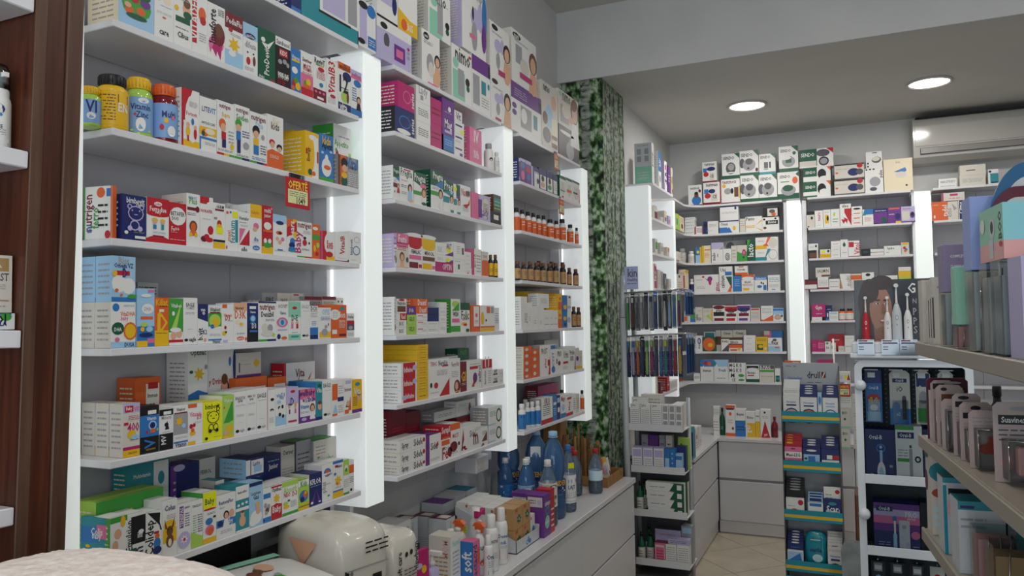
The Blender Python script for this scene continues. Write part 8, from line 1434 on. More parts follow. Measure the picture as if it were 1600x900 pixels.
# ------------------------------------------------------------ plaster display stand
TEAL = mat('stand_strip_teal', '1f8fa0', .4); YEL = mat('stand_strip_yellow', 'd9b63a', .4); SGREY = mat('stand_grey', 'aeb2b6', .4)
DX0, DX1, DY = 1.290, 1.594, 4.72
def plaster_stand():
    t = thing('display_stand', 'slim grey floor stand with teal and yellow tray fronts holding plaster packs', 'display stand', (0, 0, 0))
    m = MB(); m.bbox(DX0, DY + .17, .0, DX1, DY + .18, 1.30, SGREY, .001); m.build('back_panel', t)
    for x in (DX0 - .006, DX1):
        m = MB(); pts = [(DY, .0), (DY + .18, .0), (DY + .18, 1.30), (DY + .13, 1.30), (DY, 1.06)]
        m.poly([(x, y, z) for y, z in pts][::-1], P('d')); m.poly([(x + .006, y, z) for y, z in pts], P('d'))
        for i in range(5): (y0, z0), (y1, z1) = pts[i], pts[(i + 1) % 5]; m.poly([(x, y0, z0), (x + .006, y0, z0), (x + .006, y1, z1), (x, y1, z1)], P('d'))
        m.build('side_panel', t)
    m = MB(); m.bbox(DX0, DY + .125, 1.13, DX1, DY + .13, 1.318, SGREY, .001); f = Face(m, (DX0, DY + .125, 1.13), (1, 0, 0), (0, 0, 1), DX1 - DX0, .188)
    f.text('drull', .56, .62, .24, P('k')); f.poly([(.70, .53), (.78, .53), (.78, .72), (.70, .72)], P('R')); f.k += 1; f.poly([(.71, .54), (.73, .54), (.77, .71), (.75, .71)], P('w')); f.lines(.44, .36, .7, .42, 1, P('d')); f.text('Hansaplast', .22, .5, .26, P('b')); f.lines(.05, .86, .25, .92, 1, P('d')); m.build('header', t)
    for z in (1.005, .722, .440, .150):
        m = MB(); m.box(DX0, DY, z - .006, DX1, DY + .17, z, SGREY); m.build('shelf', t)
        m = MB(); m.bbox(DX0 - .003, DY - .004, z - .022, DX1 + .003, DY, z + .040, TEAL, .001); m.box(DX0 - .003, DY - .0048, z - .006, DX1 + .003, DY - .0041, z + .012, YEL); m.build('tray_front', t)
    m = MB(); m.bbox(DX0 - .003, DY - .004, .0, DX1 + .003, DY, .10, TEAL, .001); m.build('plinth', t)
plaster_stand()
def plaster_stack(x0, x1, z, n, h, spec, back, hb, names, tilt=.0):
    """cards standing one behind another in a tray, the front one printed"""
    for i in range(n):
        front = i == 0
        mb = MB(); hh = h if front else hb + .012 * i
        carton_mesh(mb, x1 - x0, .010, hh, spec if front else back)
        o = mb.build('plaster_pack', None, ((x0 + x1) / 2, DY + .004 + .0165 * i, z + .0012), (-.03, 0, 0))
        tag(o, names[0] if front else names[1] + ', %s from the front' % ORDW[i], 'plaster pack', 'plaster packs on the display stand')
nv = 'n|S n|E w .5 .94 .25 .03|L b .2 .7 .8 .8 1'
plaster_stack(DX0 + .006, DX0 + .096, 1.005, 6, .125, 'w|S w|T b .5 .72 .6 Hansaplast|B n .2 .55 .8 .62|E n .5 .1 .48 .36|E f .5 .1 .42 .30', 'w|S w|L s .1 .85 .9 .95 2', .155, ('white plaster pack with tan disc and navy rim, top tray', 'white plaster pack in the fanned top tray row'))
plaster_stack(DX0 + .100, DX0 + .190, 1.005, 5, .120, 'w|S w|T b .5 .72 .6 Hansaplast|B n .2 .55 .8 .62|E n .5 .1 .48 .36|E o .5 .1 .42 .30', nv, .140, ('white plaster pack with orange disc in the top tray middle', 'navy plaster pack in the top tray middle'))
plaster_stack(DX0 + .194, DX0 + .216, 1.005, 1, .15, 'l|S l|B w .1 .1 .9 .5|E b .5 .7 .3 .15', nv, .14, ('narrow pale blue plaster pack between two white ones', ''))
plaster_stack(DX0 + .220, DX0 + .300, 1.005, 5, .120, 'w|S w|T b .5 .72 .6 Hansaplast|B l .2 .55 .8 .62|E b .5 .1 .48 .36|E w .5 .1 .40 .30', nv, .140, ('white plaster pack with pale blue disc, top tray', 'navy plaster pack behind the pale blue disc one'))
plaster_stack(DX0 + .006, DX0 + .100, .722, 5, .115, 'p|S p|E k .5 .9 .15 .03|B w 0 .45 1 .75|T k .5 .6 .8 Maxi-LEG|B r .1 .1 .9 .35|E f .5 .2 .4 .1', 'r|S r|E y .3 .92 .2 .04', .135, ('pink plaster pack with black lettering, second tray', 'red plaster pack behind the pink one'))
plaster_stack(DX0 + .105, DX0 + .200, .722, 4, .112, 'n|S n|B l .05 .02 .95 .68|B b .3 .15 .7 .6|E w .5 .88 .3 .05|B k .1 .42 .25 .52', nv, .125, ('navy and pale blue plaster pack, second tray', 'navy plaster pack behind the pale blue one'))
plaster_stack(DX0 + .205, DX0 + .300, .722, 5, .110, 'n|S n|B w .02 .02 .98 .45|B r .6 .5 .98 .7|B w .3 .5 .6 .7|A r .2 .1 .6 .1 .4 .2|L s .2 .25 .8 .35 1', nv, .130, ('navy plaster pack with red and white band, second tray', 'navy plaster pack behind the banded one'))
plaster_stack(DX0 + .006, DX0 + .105, .440, 6, .105, 'w|S w|E r .8 .75 .15 .15|E o .45 .3 .2 .12|E o .15 .1 .12 .1|L s .1 .5 .5 .6 1', 'k|S k|E s .5 .95 .3 .03', .145, ('white plaster pack with orange ovals, third tray', 'black plaster pack behind the orange oval one'))
plaster_stack(DX0 + .125, DX0 + .205, .440, 4, .085, 'w|S w|B l .1 .1 .9 .4|B b .1 .75 .9 .95', 'l|S l|B n .1 .8 .9 .95', .10, ('short white and blue plaster pack, third tray', 'short pale blue plaster pack, third tray'))
plaster_stack(DX0 + .210, DX0 + .300, .440, 2, .115, 'n|S n|E t .5 .75 .25 .08|T w .5 .5 .7 Scar|T w .5 .38 .8 Control|E f .7 .15 .15 .12', 'w|S w|E r .8 .85 .14 .07|L s .1 .6 .5 .8 2', .165, ('dark navy plaster pack with tan picture, third tray', 'white plaster pack with red seal, third tray'))
plaster_stack(DX0 + .006, DX0 + .092, .150, 6, .095, 'w|S w|B l .05 .3 .95 .9|A b .1 .4 .9 .4 .8 .85|E f .8 .2 .2 .15', nv, .13, ('pale blue plaster pack with hand picture, lowest tray', 'navy plaster pack in the lowest tray'))
plaster_stack(DX0 + .222, DX0 + .300, .150, 6, .135, 'w|S w|T b .5 .6 .7 Hansaplast|B n .2 .42 .8 .5|E n .5 .05 .45 .28|E f .5 .05 .38 .22|L s .1 .8 .9 .9 2', 'w|S w|B n .3 .85 .7 .9', .14, ('white plaster pack with tan disc at the front of the lowest tray', 'white plaster pack in the fanned lowest tray row'))
pk = pack('bandage_bag', 'shiny turquoise bandage bag in the lowest tray of the plaster stand', (DX0 + .158, DY + .06, .1508), (.116, .06, .205), 0, 'te', {'-y': 'T n .5 .5 .7 sterile|E tl .6 .2 .3 .15|B w .2 .85 .8 .88'}, 0, 3.2, 12, None, 'bandage pack')
ybox('plaster_pack', 'orange topped pack standing on the plaster stand', DX0 + .01, DX0 + .10, DY + .139, 1.3006, .02, .028, 'o|S o|B W .5 .5 .9 .8', None, 'plaster pack')
ybox('plaster_pack', 'red and grey pack standing on the plaster stand', DX0 + .19, DX0 + .28, DY + .139, 1.3006, .02, .038, 'm|S m|B s .1 .0 .9 .4', None, 'plaster pack')
# shelf edge things right of the plaster stand
def right_bits():
    z = .7006
    ybox('medicine_box', 'pale green carton with small leaf, lower of two by the plaster stand', 1.580, 1.640, 5.60, z, .06, .137, 'W|S W|E G .5 .45 .12 .06|T G .5 .75 .5 BIO|B j 0 0 1 .1', 'cartons behind the plaster stand')
    ybox('medicine_box', 'pale green carton with small leaf, upper of two by the plaster stand', 1.580, 1.640, 5.60, z + .1376, .06, .137, 'W|S W|E G .5 .45 .12 .06|T G .5 .75 .5 BIO|B j 0 0 1 .1', 'cartons behind the plaster stand')
    for i, zz in enumerate((.376, .446)): ybox('medicine_box', 'white carton with yellow warning flame, %s of two behind the plaster stand' % ('lower', 'upper')[i], 1.578, 1.652, 5.60, z + zz, .06, .069, 'w|S w|A r .72 .2 .98 .2 .85 .85|B yy .5 .35 .75 .7|L s .05 .3 .4 .7 3', 'cartons behind the plaster stand')
    ybox('medicine_box', 'white carton under the warning flame cartons', 1.578, 1.652, 5.60, z + .2756, .06, .0998, 'w|S w|L s .1 .3 .9 .7 3', 'cartons behind the plaster stand')
    for i in range(4): ybox('medicine_box', 'cream carton in the low stack by the tall white door, %s up' % ORDW[i], 1.660, 1.725, 5.63, z + .0905 * i, .06, .090, 'W|S W|L s .1 .3 .9 .7 2', 'cream cartons behind the plaster stand')
    ticket('red offer ticket on the cartons behind the plaster stand', (1.612, 5.595, 1.135), 0, .075, .085, 'OFERT\u00cb', '490')
right_bits()
nbox('device_box', 'tall white inhaler carton with mint foot on the corner bay ledge', .375, .492, 4.975, 5.035, 2.4952, .272, 'gy|B j 0 0 1 .42|B s .15 .72 .38 .86|B s .58 .72 .82 .86|B s .15 .54 .38 .68|B s .58 .54 .82 .68|L d .2 .92 .8 .95 1|L W .2 .1 .8 .3 3', 'w|V k .5 .6 .35 pump', 'device boxes on the corner bay ledge')
m = MB(); m.tube((1.555, 5.55, .7006), (1.555, 5.55, 1.44), .006, P('w'), 10); m.lathe([(.03, 0), (.03, .006), (0, .007)], P('w'), 1.555, 5.55, .7003, 16); tag(m.build('sign_post', None), 'thin white rod standing on the back worktop', 'rod')
m = MB(); m.bbox(-.14, -.10, 0, .14, .10, .56, P('B'), .006); tag(m.build('cardboard_carton', None, (1.80, 4.95, .0)), 'brown cardboard carton on the floor behind the plaster stand', 'box')
def bag():
    m = MB(); m.prism([(-.06, 0), (.06, 0), (.07, .30), (.05, .36), (-.05, .36), (-.07, .30)], -.03, .03, noisy('clear_bag_grey', '6a7274', '8e979a', 9, .2, bump=.3)); tag(m.build('plastic_bag', None, (1.655, 4.60, .0)), 'grey clear plastic bag of goods beside the plaster stand', 'bag')
    m = MB(); m.bbox(-.06, -.03, 0, .06, .03, .10, P('R'), .004); tag(m.build('carton', None, (1.66, 4.70, .0)), 'dark red carton on the floor beside the plastic bag', 'box')
bag()
# ------------------------------------------------------------ electric toothbrush cabinet
WFR = mat('white_cabinet_frame', 'e0e7ee', .3, 0, .5)
OX0, OX1, OY = 1.688, 2.056, 3.0
def brush_cabinet():
    t = thing('toothbrush_cabinet', 'white framed glass cabinet with electric toothbrush packs inside', 'display cabinet', (0, 0, 0))
    w = .024
    def frame_member(x0, z0, x1, z1): m = MB(); m.bbox(x0, OY, z0, x1, OY + .035, z1, WFR, .006); m.build('frame', t)
    m = MB(); r = .03
    def arc(cx, cz, a0, a1, R): return [(cx + R * math.cos(a0 + (a1 - a0) * i / 6), cz + R * math.sin(a0 + (a1 - a0) * i / 6)) for i in range(7)]
    zt = 1.437; outer = [(OX1, .02)] + arc(OX1 - r, zt - r, 0, math.pi / 2, r) + arc(OX0 + r, zt - r, math.pi / 2, math.pi, r) + [(OX0, .02)]
    inner = [(OX1 - w, .02)] + arc(OX1 - w - .012, zt - w - .012, 0, math.pi / 2, .012) + arc(OX0 + w + .012, zt - w - .012, math.pi / 2, math.pi, .012) + [(OX0 + w, .02)]
    n = len(outer)
    for i in range(n - 1):
        a, b, c, d = outer[i], outer[i + 1], inner[i + 1], inner[i]
        m.poly([(a[0], OY, a[1]), (b[0], OY, b[1]), (c[0], OY, c[1]), (d[0], OY, d[1])][::-1], WFR)
        m.poly([(a[0], OY + .03, a[1]), (b[0], OY + .03, b[1]), (b[0], OY, b[1]), (a[0], OY, a[1])][::-1], WFR)
        m.poly([(d[0], OY, d[1]), (c[0], OY, c[1]), (c[0], OY + .03, c[1]), (d[0], OY + .03, d[1])][::-1], WFR)
    m.build('door_frame', t)
    dark = mat('perforated_dark_panel', '3a4146', .5)
    m = MB(); m.box(OX0 + .002, OY + .16, .02, OX1 - .002, OY + .17, 1.425, dark)
    m.box(OX0 + .002, OY + .031, .02, OX0 + .008, OY + .16, 1.425, dark); m.box(OX1 - .008, OY + .031, .02, OX1 - .002, OY + .16, 1.425, WFR); m.box(OX0 + .002, OY + .031, 1.42, OX1 - .002, OY + .17, 1.428, WFR); m.build('cabinet_body', t)
    holes = mat('pegboard_hole_grey', '7d868c', .4); m = MB()
    for i in range(17):
        for j in range(20):
            x = OX0 + .03 + i * .0185; z = 1.06 + j * .0175
            m.poly([(x + .003 * math.cos(q), OY + .1595, z + .003 * math.sin(q)) for q in (0.4, 1.4, 2.5, 3.5, 4.5, 5.6)][::-1], holes)
    o = m.build('pegboard_holes', t); o['kind'] = 'stuff'
    for z in (1.002, .752):
        m = MB(); m.bbox(OX0 + w, OY + .012, z, OX1 - w, OY + .155, z + .006, WFR, .001); m.build('shelf', t)
        m = MB(); m.bbox(OX0 + w, OY - .003, z, OX1 - w, OY + .0005, z + .033, WFR, .001); m.build('cross_rail', t)
    for z in (1.348, .895):
        m = MB()
        prof = [(0, .030), (.013, .028), (.019, .018), (.019, .0)]
        base = len(m.v); N = 18
        for rr, hh in prof:
            for a in range(N): q = 2 * math.pi * a / N; m.v.append((OX0 + .018 + rr * math.cos(q), OY - hh, z + rr * math.sin(q)))
        k = m.m(WFR)
        for j in range(3):
            for a in range(N): b = (a + 1) % N; m.f.append((base + j * N + a, base + (j + 1) * N + a, base + (j + 1) * N + b, base + j * N + b)); m.mi.append(k); m.sm.append(True)
        m.build('knob', t)
    m = MB(); m.box(OX0 + w, OY + .001, .02, OX1 - w, OY + .003, zt - w, film('door_glass', 'f2f5f6', -.01, .01, 1.16)); m.build('glass_pane', t)
    for x in (.055, .135, .215, .29):
        m = MB(); zz = 1.402; m.tube((OX0 + x, OY + .16, zz - .006), (OX0 + x, OY + .05, zz - .002), .0025, CHROME, 6); m.bbox(OX0 + x - .022, OY + .045, zz - .004, OX0 + x + .022, OY + .048, zz, WFR, .0005); m.bbox(OX0 + x - .012, OY + .046, zz - .03, OX0 + x + .012, OY + .047, zz - .012, P('w'), .0003); m.build('hook', t)
    m = MB(); m.bbox(1.676, OY - .03, 1.445, 2.045, OY + .16, 1.462, WFR, .003); m.bbox(1.682, OY - .028, 1.462, 2.04, OY + .16, 1.500, WFR, .004); m.build('top_tray', t)
    for i, x in enumerate((1.728, 1.805, 1.863)):
        m = MB(); m.bbox(x - .028, OY - .033, 1.455, x + .028, OY - .030, 1.512, film('clear_tag', 'e6ecef', .12, .1), .0008); f = Face(m, (x - .028, OY - .033, 1.455), (1, 0, 0), (0, 0, 1), .056, .057); f.poly([(.08, .72), (.92, .72), (.92, .8), (.08, .8)], P('n')); f.k += 1; f.poly([(.08, .86), (.6, .86), (.6, .93), (.08, .93)], P('R')); f.lines(.1, .3, .4, .6, 2, P('n')); m.build('price_tag_holder', t)
    m = MB(); f = Face(m, (1.90, OY - .0305, 1.463), (1, 0, 0), (0, 0, 1), .13, .034); f.art('B w 0 0 1 1|B b .05 .7 .4 .9|B o .05 .4 .6 .6|B n .7 .6 .9 .9|B b .1 .1 .4 .3'); m.build('sticker', t)
    # portrait poster standing at the back of the top tray
    px0, px1, pz0, pz1, py = 1.696, 2.030, 1.5005, 1.728, OY + .145
    m = MB(); m.bbox(px0, py, pz0, px1, py + .008, pz1, mat('poster_navy', '161a24', .2, 0, .6), .001); f = Face(m, (px0, py, pz0), (1, 0, 0), (0, 0, 1), px1 - px0, pz1 - pz0)
    hair = mat('poster_hair', '3a2a24', .25); skin = mat('poster_skin', 'a67660', .25); skd = mat('poster_skin_shade', '8a5c48', .25); lip = mat('poster_lip', '9a4648', .25)
    k_ = .66
    def E(cu, cv, ru, rv, mt, n=20): f.ell(cu * k_, cv, ru * k_, rv, mt, n); f.k += 1
    def Q(pts, mt): f.poly([(u * k_, v) for u, v in pts], mt); f.k += 1
    E(.30, .62, .25, .40, hair); Q([(.08, 0), (.35, 0), (.3, .5), (.1, .6)], hair); Q([(.04, 0), (.2, 0), (.2, .8), (.1, .7)], hair)
    Q([(.30, 0), (.48, 0), (.5, .26), (.28, .3)], skd); E(.40, .52, .17, .37, skin); E(.45, .38, .125, .24, skin); E(.24, .82, .14, .2, hair); E(.42, .95, .18, .12, hair)
    E(.35, .665, .05, .016, hair); E(.48, .66, .045, .015, hair); E(.355, .61, .032, .015, P('W')); E(.48, .605, .029, .014, P('W')); E(.36, .61, .014, .015, P('k')); E(.482, .605, .013, .014, P('k'))
    Q([(.42, .60), (.45, .60), (.475, .45), (.41, .44)], skd); E(.445, .455, .03, .018, skd)
    E(.44, .325, .062, .034, lip); E(.44, .332, .050, .015, P('w')); E(.42, .19, .08, .04, skd)
    f.text('G', .575, .85, .075, P('w')); f.k += 1
    for c, v in (('N', .64), ('P', .47), ('P', .32), ('S', .18)): f.text(c, .60, v, .038, P('s'))
    m.build('portrait_poster', t)
brush_cabinet()
def handle_brush(x, z, H, body, label, alt=None):
    t = thing('electric_toothbrush', label, 'toothbrush', (x, OY + .06, z), 0, 'electric toothbrushes on the cabinet top'); R = H * .072
    bm = P(body)
    m = MB(); m.lathe([(R * .95, 0), (R * 1.1, H * .05), (R * 1.05, H * .30), (R, H * .5), (R * .62, H * .60), (R * .42, H * .64)], bm, n=20)
    m.build('handle', t)
    m = MB(); m.lathe([(R * .40, H * .64), (R * .26, H * .68), (R * .22, H * .88), (R * .22, H * .93)], P('w'), n=12); m.build('neck', t)
    m = MB()
    base = len(m.v); N = 14
    for yy in (-R * .75, R * .3):
        for a in range(N): q = 2 * math.pi * a / N; m.v.append((R * .5 * math.cos(q), yy, H * .955 + R * .5 * math.sin(q)))
    k = m.m(P(alt or 's'))
    for a in range(N): b = (a + 1) % N; m.f.append((a, b, N + b, N + a)); m.mi.append(k); m.sm.append(True)
    m.f.append(tuple(range(N - 1, -1, -1))); m.f.append(tuple(range(N, 2 * N))); m.mi += [m.m(P('w')), k]; m.sm += [False, False]; m.build('brush_head', t)
    m = MB(); CylFace(m, 0, 0, H * .2, R * 1.08, 1.2, H * .3, -1.6).art('E %s .5 .7 .25 .14|E %s .5 .7 .15 .08|E %s .5 .3 .12 .06' % (('w', 'r', 'w') if body == 'r' else ('s', 'w', 's'))); m.build('button', t)
for a in ((1.732, 1.5008, .166, 'r', 'red electric toothbrush in front of the portrait poster', 'b'), (1.803, 1.5008, .165, 'w', 'white electric toothbrush, first after the red one'), (1.833, 1.5008, .210, 'gy', 'tallest pale grey electric toothbrush beside the poster letters'), (1.868, 1.5008, .175, 'w', 'white electric toothbrush closest to the poster letters')): handle_brush(*a)
def peg_pack(x0, x1, z0, z1, spec, label, top='round'):
    m = MB(); w = x1 - x0; h = z1 - z0
    m.prism([(x0, z0), (x1, z0), (x1, z1 - .012), (x1 - .012, z1), (x0 + .012, z1), (x0, z1 - .012)], OY + .051, OY + .056, P(spec.split('|')[0]))
    Face(m, (x0, OY + .051, z0), (1, 0, 0), (0, 0, 1), w, h).art(spec.partition('|')[2]); m.box(x0 + .008, OY + .034, z0 + .006, x1 - .008, OY + .0505, z0 + h * .45, FILM)
    tag(m.build('toothbrush_head_pack', None), label, 'blister pack', 'packs hanging in the toothbrush cabinet')
peg_pack(1.722, 1.776, 1.212, 1.398, 'b|B n 0 .75 1 1|T w .5 .66 .6 Oral-B|E r .5 .45 .4 .1|E y .35 .42 .12 .06|E f .65 .42 .12 .06|B l .1 .02 .9 .2|E w .5 .28 .25 .06', 'blue brush head pack with red and yellow print in the glass cabinet')
peg_pack(1.801, 1.866, 1.205, 1.398, 'W|T k .5 .66 .3 iO|B n .15 .78 .85 .85|T w .5 .815 .4 Oral-B|B b 0 0 1 .3|E b .3 .32 .2 .1|T w .4 .2 .2 x2|B k .6 .1 .8 .5|E d .7 .5 .1 .04', 'white and blue brush head pack with black letters in the glass cabinet')
peg_pack(1.884, 1.93, 1.21, 1.398, 'W|B n .05 .7 .95 .95|T w .5 .68 .7 Oral|E s .5 .5 .3 .12|B g .1 .05 .9 .3', 'grey and green brush head pack in the glass cabinet')
peg_pack(1.953, 2.0, 1.21, 1.398, 'W|E s .5 .6 .4 .2|B s .1 .1 .9 .4', 'pale brush head pack behind the gondola in the glass cabinet')
GO = 'cartons in the toothbrush cabinet'
ybox('toothbrush_box', 'dark blue electric toothbrush carton on the upper cabinet shelf', 1.716, 1.811, OY + .016, 1.0086, .08, .182, 'n|S n|T w .35 .85 .45 Oral-B|E b .52 .64 .16 .085|E n .52 .64 .12 .062|E l .52 .66 .05 .03|B l .48 .3 .57 .6|E w .52 .18 .14 .2|E l .52 .15 .08 .13|E s .2 .12 .07 .035|E s .85 .3 .06 .03', GO)
ybox('toothbrush_box', 'white electric toothbrush carton with green tab on the upper cabinet shelf', 1.813, 1.896, OY + .016, 1.0086, .08, .198, 'w|S w|B g 0 .93 .7 1|B n .08 .78 .7 .89|T w .38 .835 .45 Oral-B|B g .05 .37 .5 .43|E k .82 .42 .12 .06|E w .82 .42 .06 .03|B s .5 .02 .62 .6|E d .56 .64 .05 .03|L s .08 .45 .45 .6 3', GO)
ybox('toothbrush_box', 'navy electric toothbrush carton half hidden by the gondola', 1.898, 1.985, OY + .016, 1.0086, .08, .188, 'n|S n|E b .5 .7 .35 .1|T w .5 .85 .6 Oral-B|L l .2 .55 .8 .65 2', GO)
ybox('toothbrush_box', 'purple electric toothbrush carton with travel case picture on the lower shelf', 1.735, 1.880, OY + .016, .7586, .08, .175, 'n|S n|B v 0 .45 1 1|B p 0 .6 1 .78|B u 0 .75 1 .9|B v 0 .88 1 1|B n .06 .84 .42 .94|T w .24 .89 .25 Oral-B|T w .82 .80 .26 PRO|T w .82 .72 .18 series|B n 0 0 1 .42|B gy .55 .05 .78 .68|E s .66 .55 .05 .04|E l .62 .35 .04 .04|E u .72 .22 .04 .04|B l .42 .04 .5 .4|E b .46 .7 .05 .06|B w .44 .4 .48 .66|E p .9 .4 .1 .08|L s .83 .05 .98 .2 3|L s .1 .1 .35 .25 3', GO)
ybox('toothbrush_box', 'black electric toothbrush carton beside the purple one', 1.882, 1.935, OY + .016, .7586, .08, .185, 'k|S k|L d .2 .2 .8 .4 2', GO)
ybox('toothbrush_box', 'black and blue carton behind the lower gondola shelf', 1.937, 2.02, OY + .016, .7586, .08, .16, 'k|S k|B n 0 .5 1 1|E l .3 .8 .2 .1|L s .2 .2 .7 .3 2', GO)
for i in range(4):
    x = 1.722 + .062 * i
    m = MB(); m.prism([(x, .60), (x + .045, .60), (x + .045, .718), (x, .718)], OY + .051, OY + .055, P('dk' if i < 3 else 'W')); Face(m, (x, OY + .051, .60), (1, 0, 0), (0, 0, 1), .045, .118).art('B s .2 .7 .8 .95|B w .25 .75 .75 .88|E l .5 .4 .3 .2' if i < 3 else 'E r .5 .6 .3 .2'); tag(m.build('toothbrush_head_pack', None), 'small pack hanging low in the glass cabinet, %s from the knob side' % ORDW[i], 'blister pack', 'packs hanging in the toothbrush cabinet')
    m = MB(); m.tube((x + .022, OY + .16, .722), (x + .022, OY + .045, .726), .0025, CHROME, 6); m.build('hook', bpy.data.objects['toothbrush_cabinet'])
# ------------------------------------------------------------ gondola with baby goods
GB = mat('gondola_beige_enamel', '9d9688', .4, 0, .4); GF = Vector((1.845, 2.2, 0)); GRZ = math.atan2(-.9953, .097)
def gondola():
    t = thing('gondola', 'beige shop gondola with slanting shelves of baby goods', 'gondola', (GF.x, GF.y, 0), GRZ)
    for z in (1.525, 1.290, 1.055, .80, .52):
        m = MB(); m.bbox(-.02, 0, z - .022, 1.9, .34, z, GB, .003); m.build('shelf', t)
        m = MB(); m.bbox(-.02, -.008, z - .030, 1.9, 0, z + .002, GB, .002); m.build('shelf_lip', t)
    m = MB(); m.box(-.02, .345, .0, 1.9, .36, 2.0, mat('gondola_back_panel', '7b776e', .5)); m.build('back_panel', t)
    for x in (.02, .95): 
        m = MB(); m.bbox(x, .28, .0, x + .035, .345, 2.0, GB, .002); m.build('upright', t)
    m = MB(); m.box(-.02, .02, 0, 1.9, .34, .12, GB); m.build('plinth', t)
gondola()
def gl(x, y): return (GF.x + x * .097 + y * .9953, GF.y - x * .9953 + y * .097)
def gbox(nm, label, x0, x1, y0, y1, z, h, spec, end=None, cat='box', group='baby goods on the gondola'):
    """box in gondola coordinates; spec prints the aisle face, end prints the face towards the shop front"""
    mb = MB(); w = x1 - x0; d = y1 - y0; c = spec.split('|')[0]
    K = c; S = c
    for el in spec.split('|')[1:]:
        if el[:2] == 'K ': K = el[2:]
        if el[:2] == 'S ': S = el[2:]
    mb.box(-w / 2, 0, 0, w / 2, d, h, P(c), P(S), P(K))
    if '|' in spec: Face(mb, (-w / 2, 0, 0), (1, 0, 0), (0, 0, 1), w, h).art(spec.partition('|')[2])
    if end: Face(mb, (w / 2, 0, 0), (0, 1, 0), (0, 0, 1), d, h).art(end)
    gx, gy = gl((x0 + x1) / 2, y0)
    return tag(mb.build(nm, None, (gx, gy, z), (0, 0, GRZ)), label, cat, group)
U, M_, L_ = 1.5256, 1.2906, 1.0556
gbox('baby_box', 'white carton with round wood picture at the far end of the top gondola shelf', -.015, .035, .004, .060, U, .158, 'W', 'E B .68 .27 .24 .13|E a .68 .27 .18 .1|B k .45 .48 .62 .58|L s .3 .62 .7 .68 2')
for i, x in enumerate((.080, .105, .130)): gbox('baby_box', 'slim cream card box, %s of three beside the wood picture carton' % ORDW[i], x, x + .016, .006, .062, U, .152 + .004 * i, 'W', 'B d .0 .1 .06 .7|L s .2 .8 .9 .9 1|E B .85 .3 .14 .08')
gbox('baby_box', 'taupe carton standing behind the slim card boxes', .05, .066, .07, .13, U, .185, 'kr', 'B W .1 .7 .9 .95|T d .6 .8 .5 Trend')
def clear_pack(label, x0, x1, y0, y1, z, h, head, hh, inner, end_art=None, cat='clear pack'):
    """clear plastic bag or shell with a header card on top and goods inside"""
    gx, gy = gl((x0 + x1) / 2, y0); t = thing('clear_pack', label, cat, (gx, gy, z), GRZ, 'clear packs on the gondola'); w = x1 - x0; d = y1 - y0
    m = MB(); m.box(-w / 2 + .003, .004, .003, w / 2 - .003, d - .004, h * .84 if not hh else h - hh - .004, P(inner)); m.build('goods', t)
    m = MB(); m.box(-w / 2, 0, 0, w / 2, d, h - hh, FILM)
    if d > .03:
        for q in (.25, .55, .8): m.tube((w / 2 + .001, d * q, .004), (w / 2 + .003, d * (q + .06), h - hh - .01), .0012, film('film_fold', 'f2f5f6', .45, .08), 5)
    m.build('film', t)
    if hh:
        m = MB(); m.bbox(-w / 2, 0, h - hh, w / 2, d, h, P(head), .001)
        if end_art: Face(m, (w / 2, 0, h - hh), (0, 1, 0), (0, 0, 1), d, hh).art(end_art)
        m.build('header_card', t)
clear_pack('clear pack with lavender header card on the top gondola shelf', .235, .285, .004, .056, U, .225, 'lv', .105, 'gy', 'T w .6 .75 .6 COMPLETE|L u .3 .4 .9 .6 2')
clear_pack('clear pack with mint insert on the top gondola shelf', .36, .40, .004, .046, U, .170, 'mt', .12, 'pk')
clear_pack('tall clear pack with periwinkle header card on the top gondola shelf', .470, .530, .006, .050, U, .295, 'pb', .14, 'w', None)
clear_pack('crinkled clear pack under the mint and pink device carton', .575, .625, .008, .085, U, .163, 'w', 0, 'w')
clear_pack('crinkled clear pack with grey goods under the mint and pink device carton', .640, .700, .010, .085, U, .163, 'W', 0, 'gy')
gbox('device_box', 'mint and pink thermometer carton with aqua side on top of clear packs', .572, .720, .012, .105, U + .1636, .094, 'mt|B pk 0 0 1 .33|V k .88 .62 .5 BOO|E gy .55 .6 .12 .2|E k .55 .62 .06 .12|B gy .42 .05 .6 .4|E w .15 .7 .1 .14|E r .9 .28 .06 .05', 'B aq 0 0 1 1|B pk 0 0 1 .33|E pk .5 .75 .14 .1|E pk .5 .58 .14 .1|E pk .5 .41 .14 .1|B k .45 .12 .7 .28')
gbox('baby_box', 'grey carton with diagonal lines at the frame edge of the top gondola shelf', .728, .80, .014, .11, U, .162, 'u', 'A d .1 .9 .12 .9 .9 .3|A d .1 .7 .12 .7 .9 .1|A d .1 .2 .12 .2 .9 .8|A d .3 .1 .32 .1 .9 .6|A d .1 .5 .12 .5 .7 .95')
def bib(label, x, y0, z0, wy, wz, rim):
    """rounded bib-shaped card standing across the shelf"""
    gx, gy = gl(x, y0); mb = MB(); N = 14
    out = [(0, 0)] + [(wy * (1 - math.cos(math.pi / 2 * i / N)), wz * (.25 + .75 * math.sin(math.pi / 2 * i / N))) for i in range(N + 1)] + [(wy * 1.6, wz), (wy * 1.6, 0)]
    inn = [(wy * .22 + (u * .8), v * .86 - .002) for u, v in out]
    t = thing('bib_card', label, 'bib', (gx, gy, z0), GRZ - math.pi / 2 + math.pi, 'bibs on the top gondola shelf')
    t.rotation_euler = (0, 0, GRZ + math.pi / 2)
    m = MB(); m.prism(out, -.0, .006, P(rim)); m.build('rim', t)
    m = MB(); m.prism([(a, max(b, .001)) for a, b in inn if True], -.002, -.0002, P('gy')); m.build('panel', t)
bib('round topped bib with dark blue rim above the aqua carton', .560, .030, 1.70, .065, .175, 'te2')
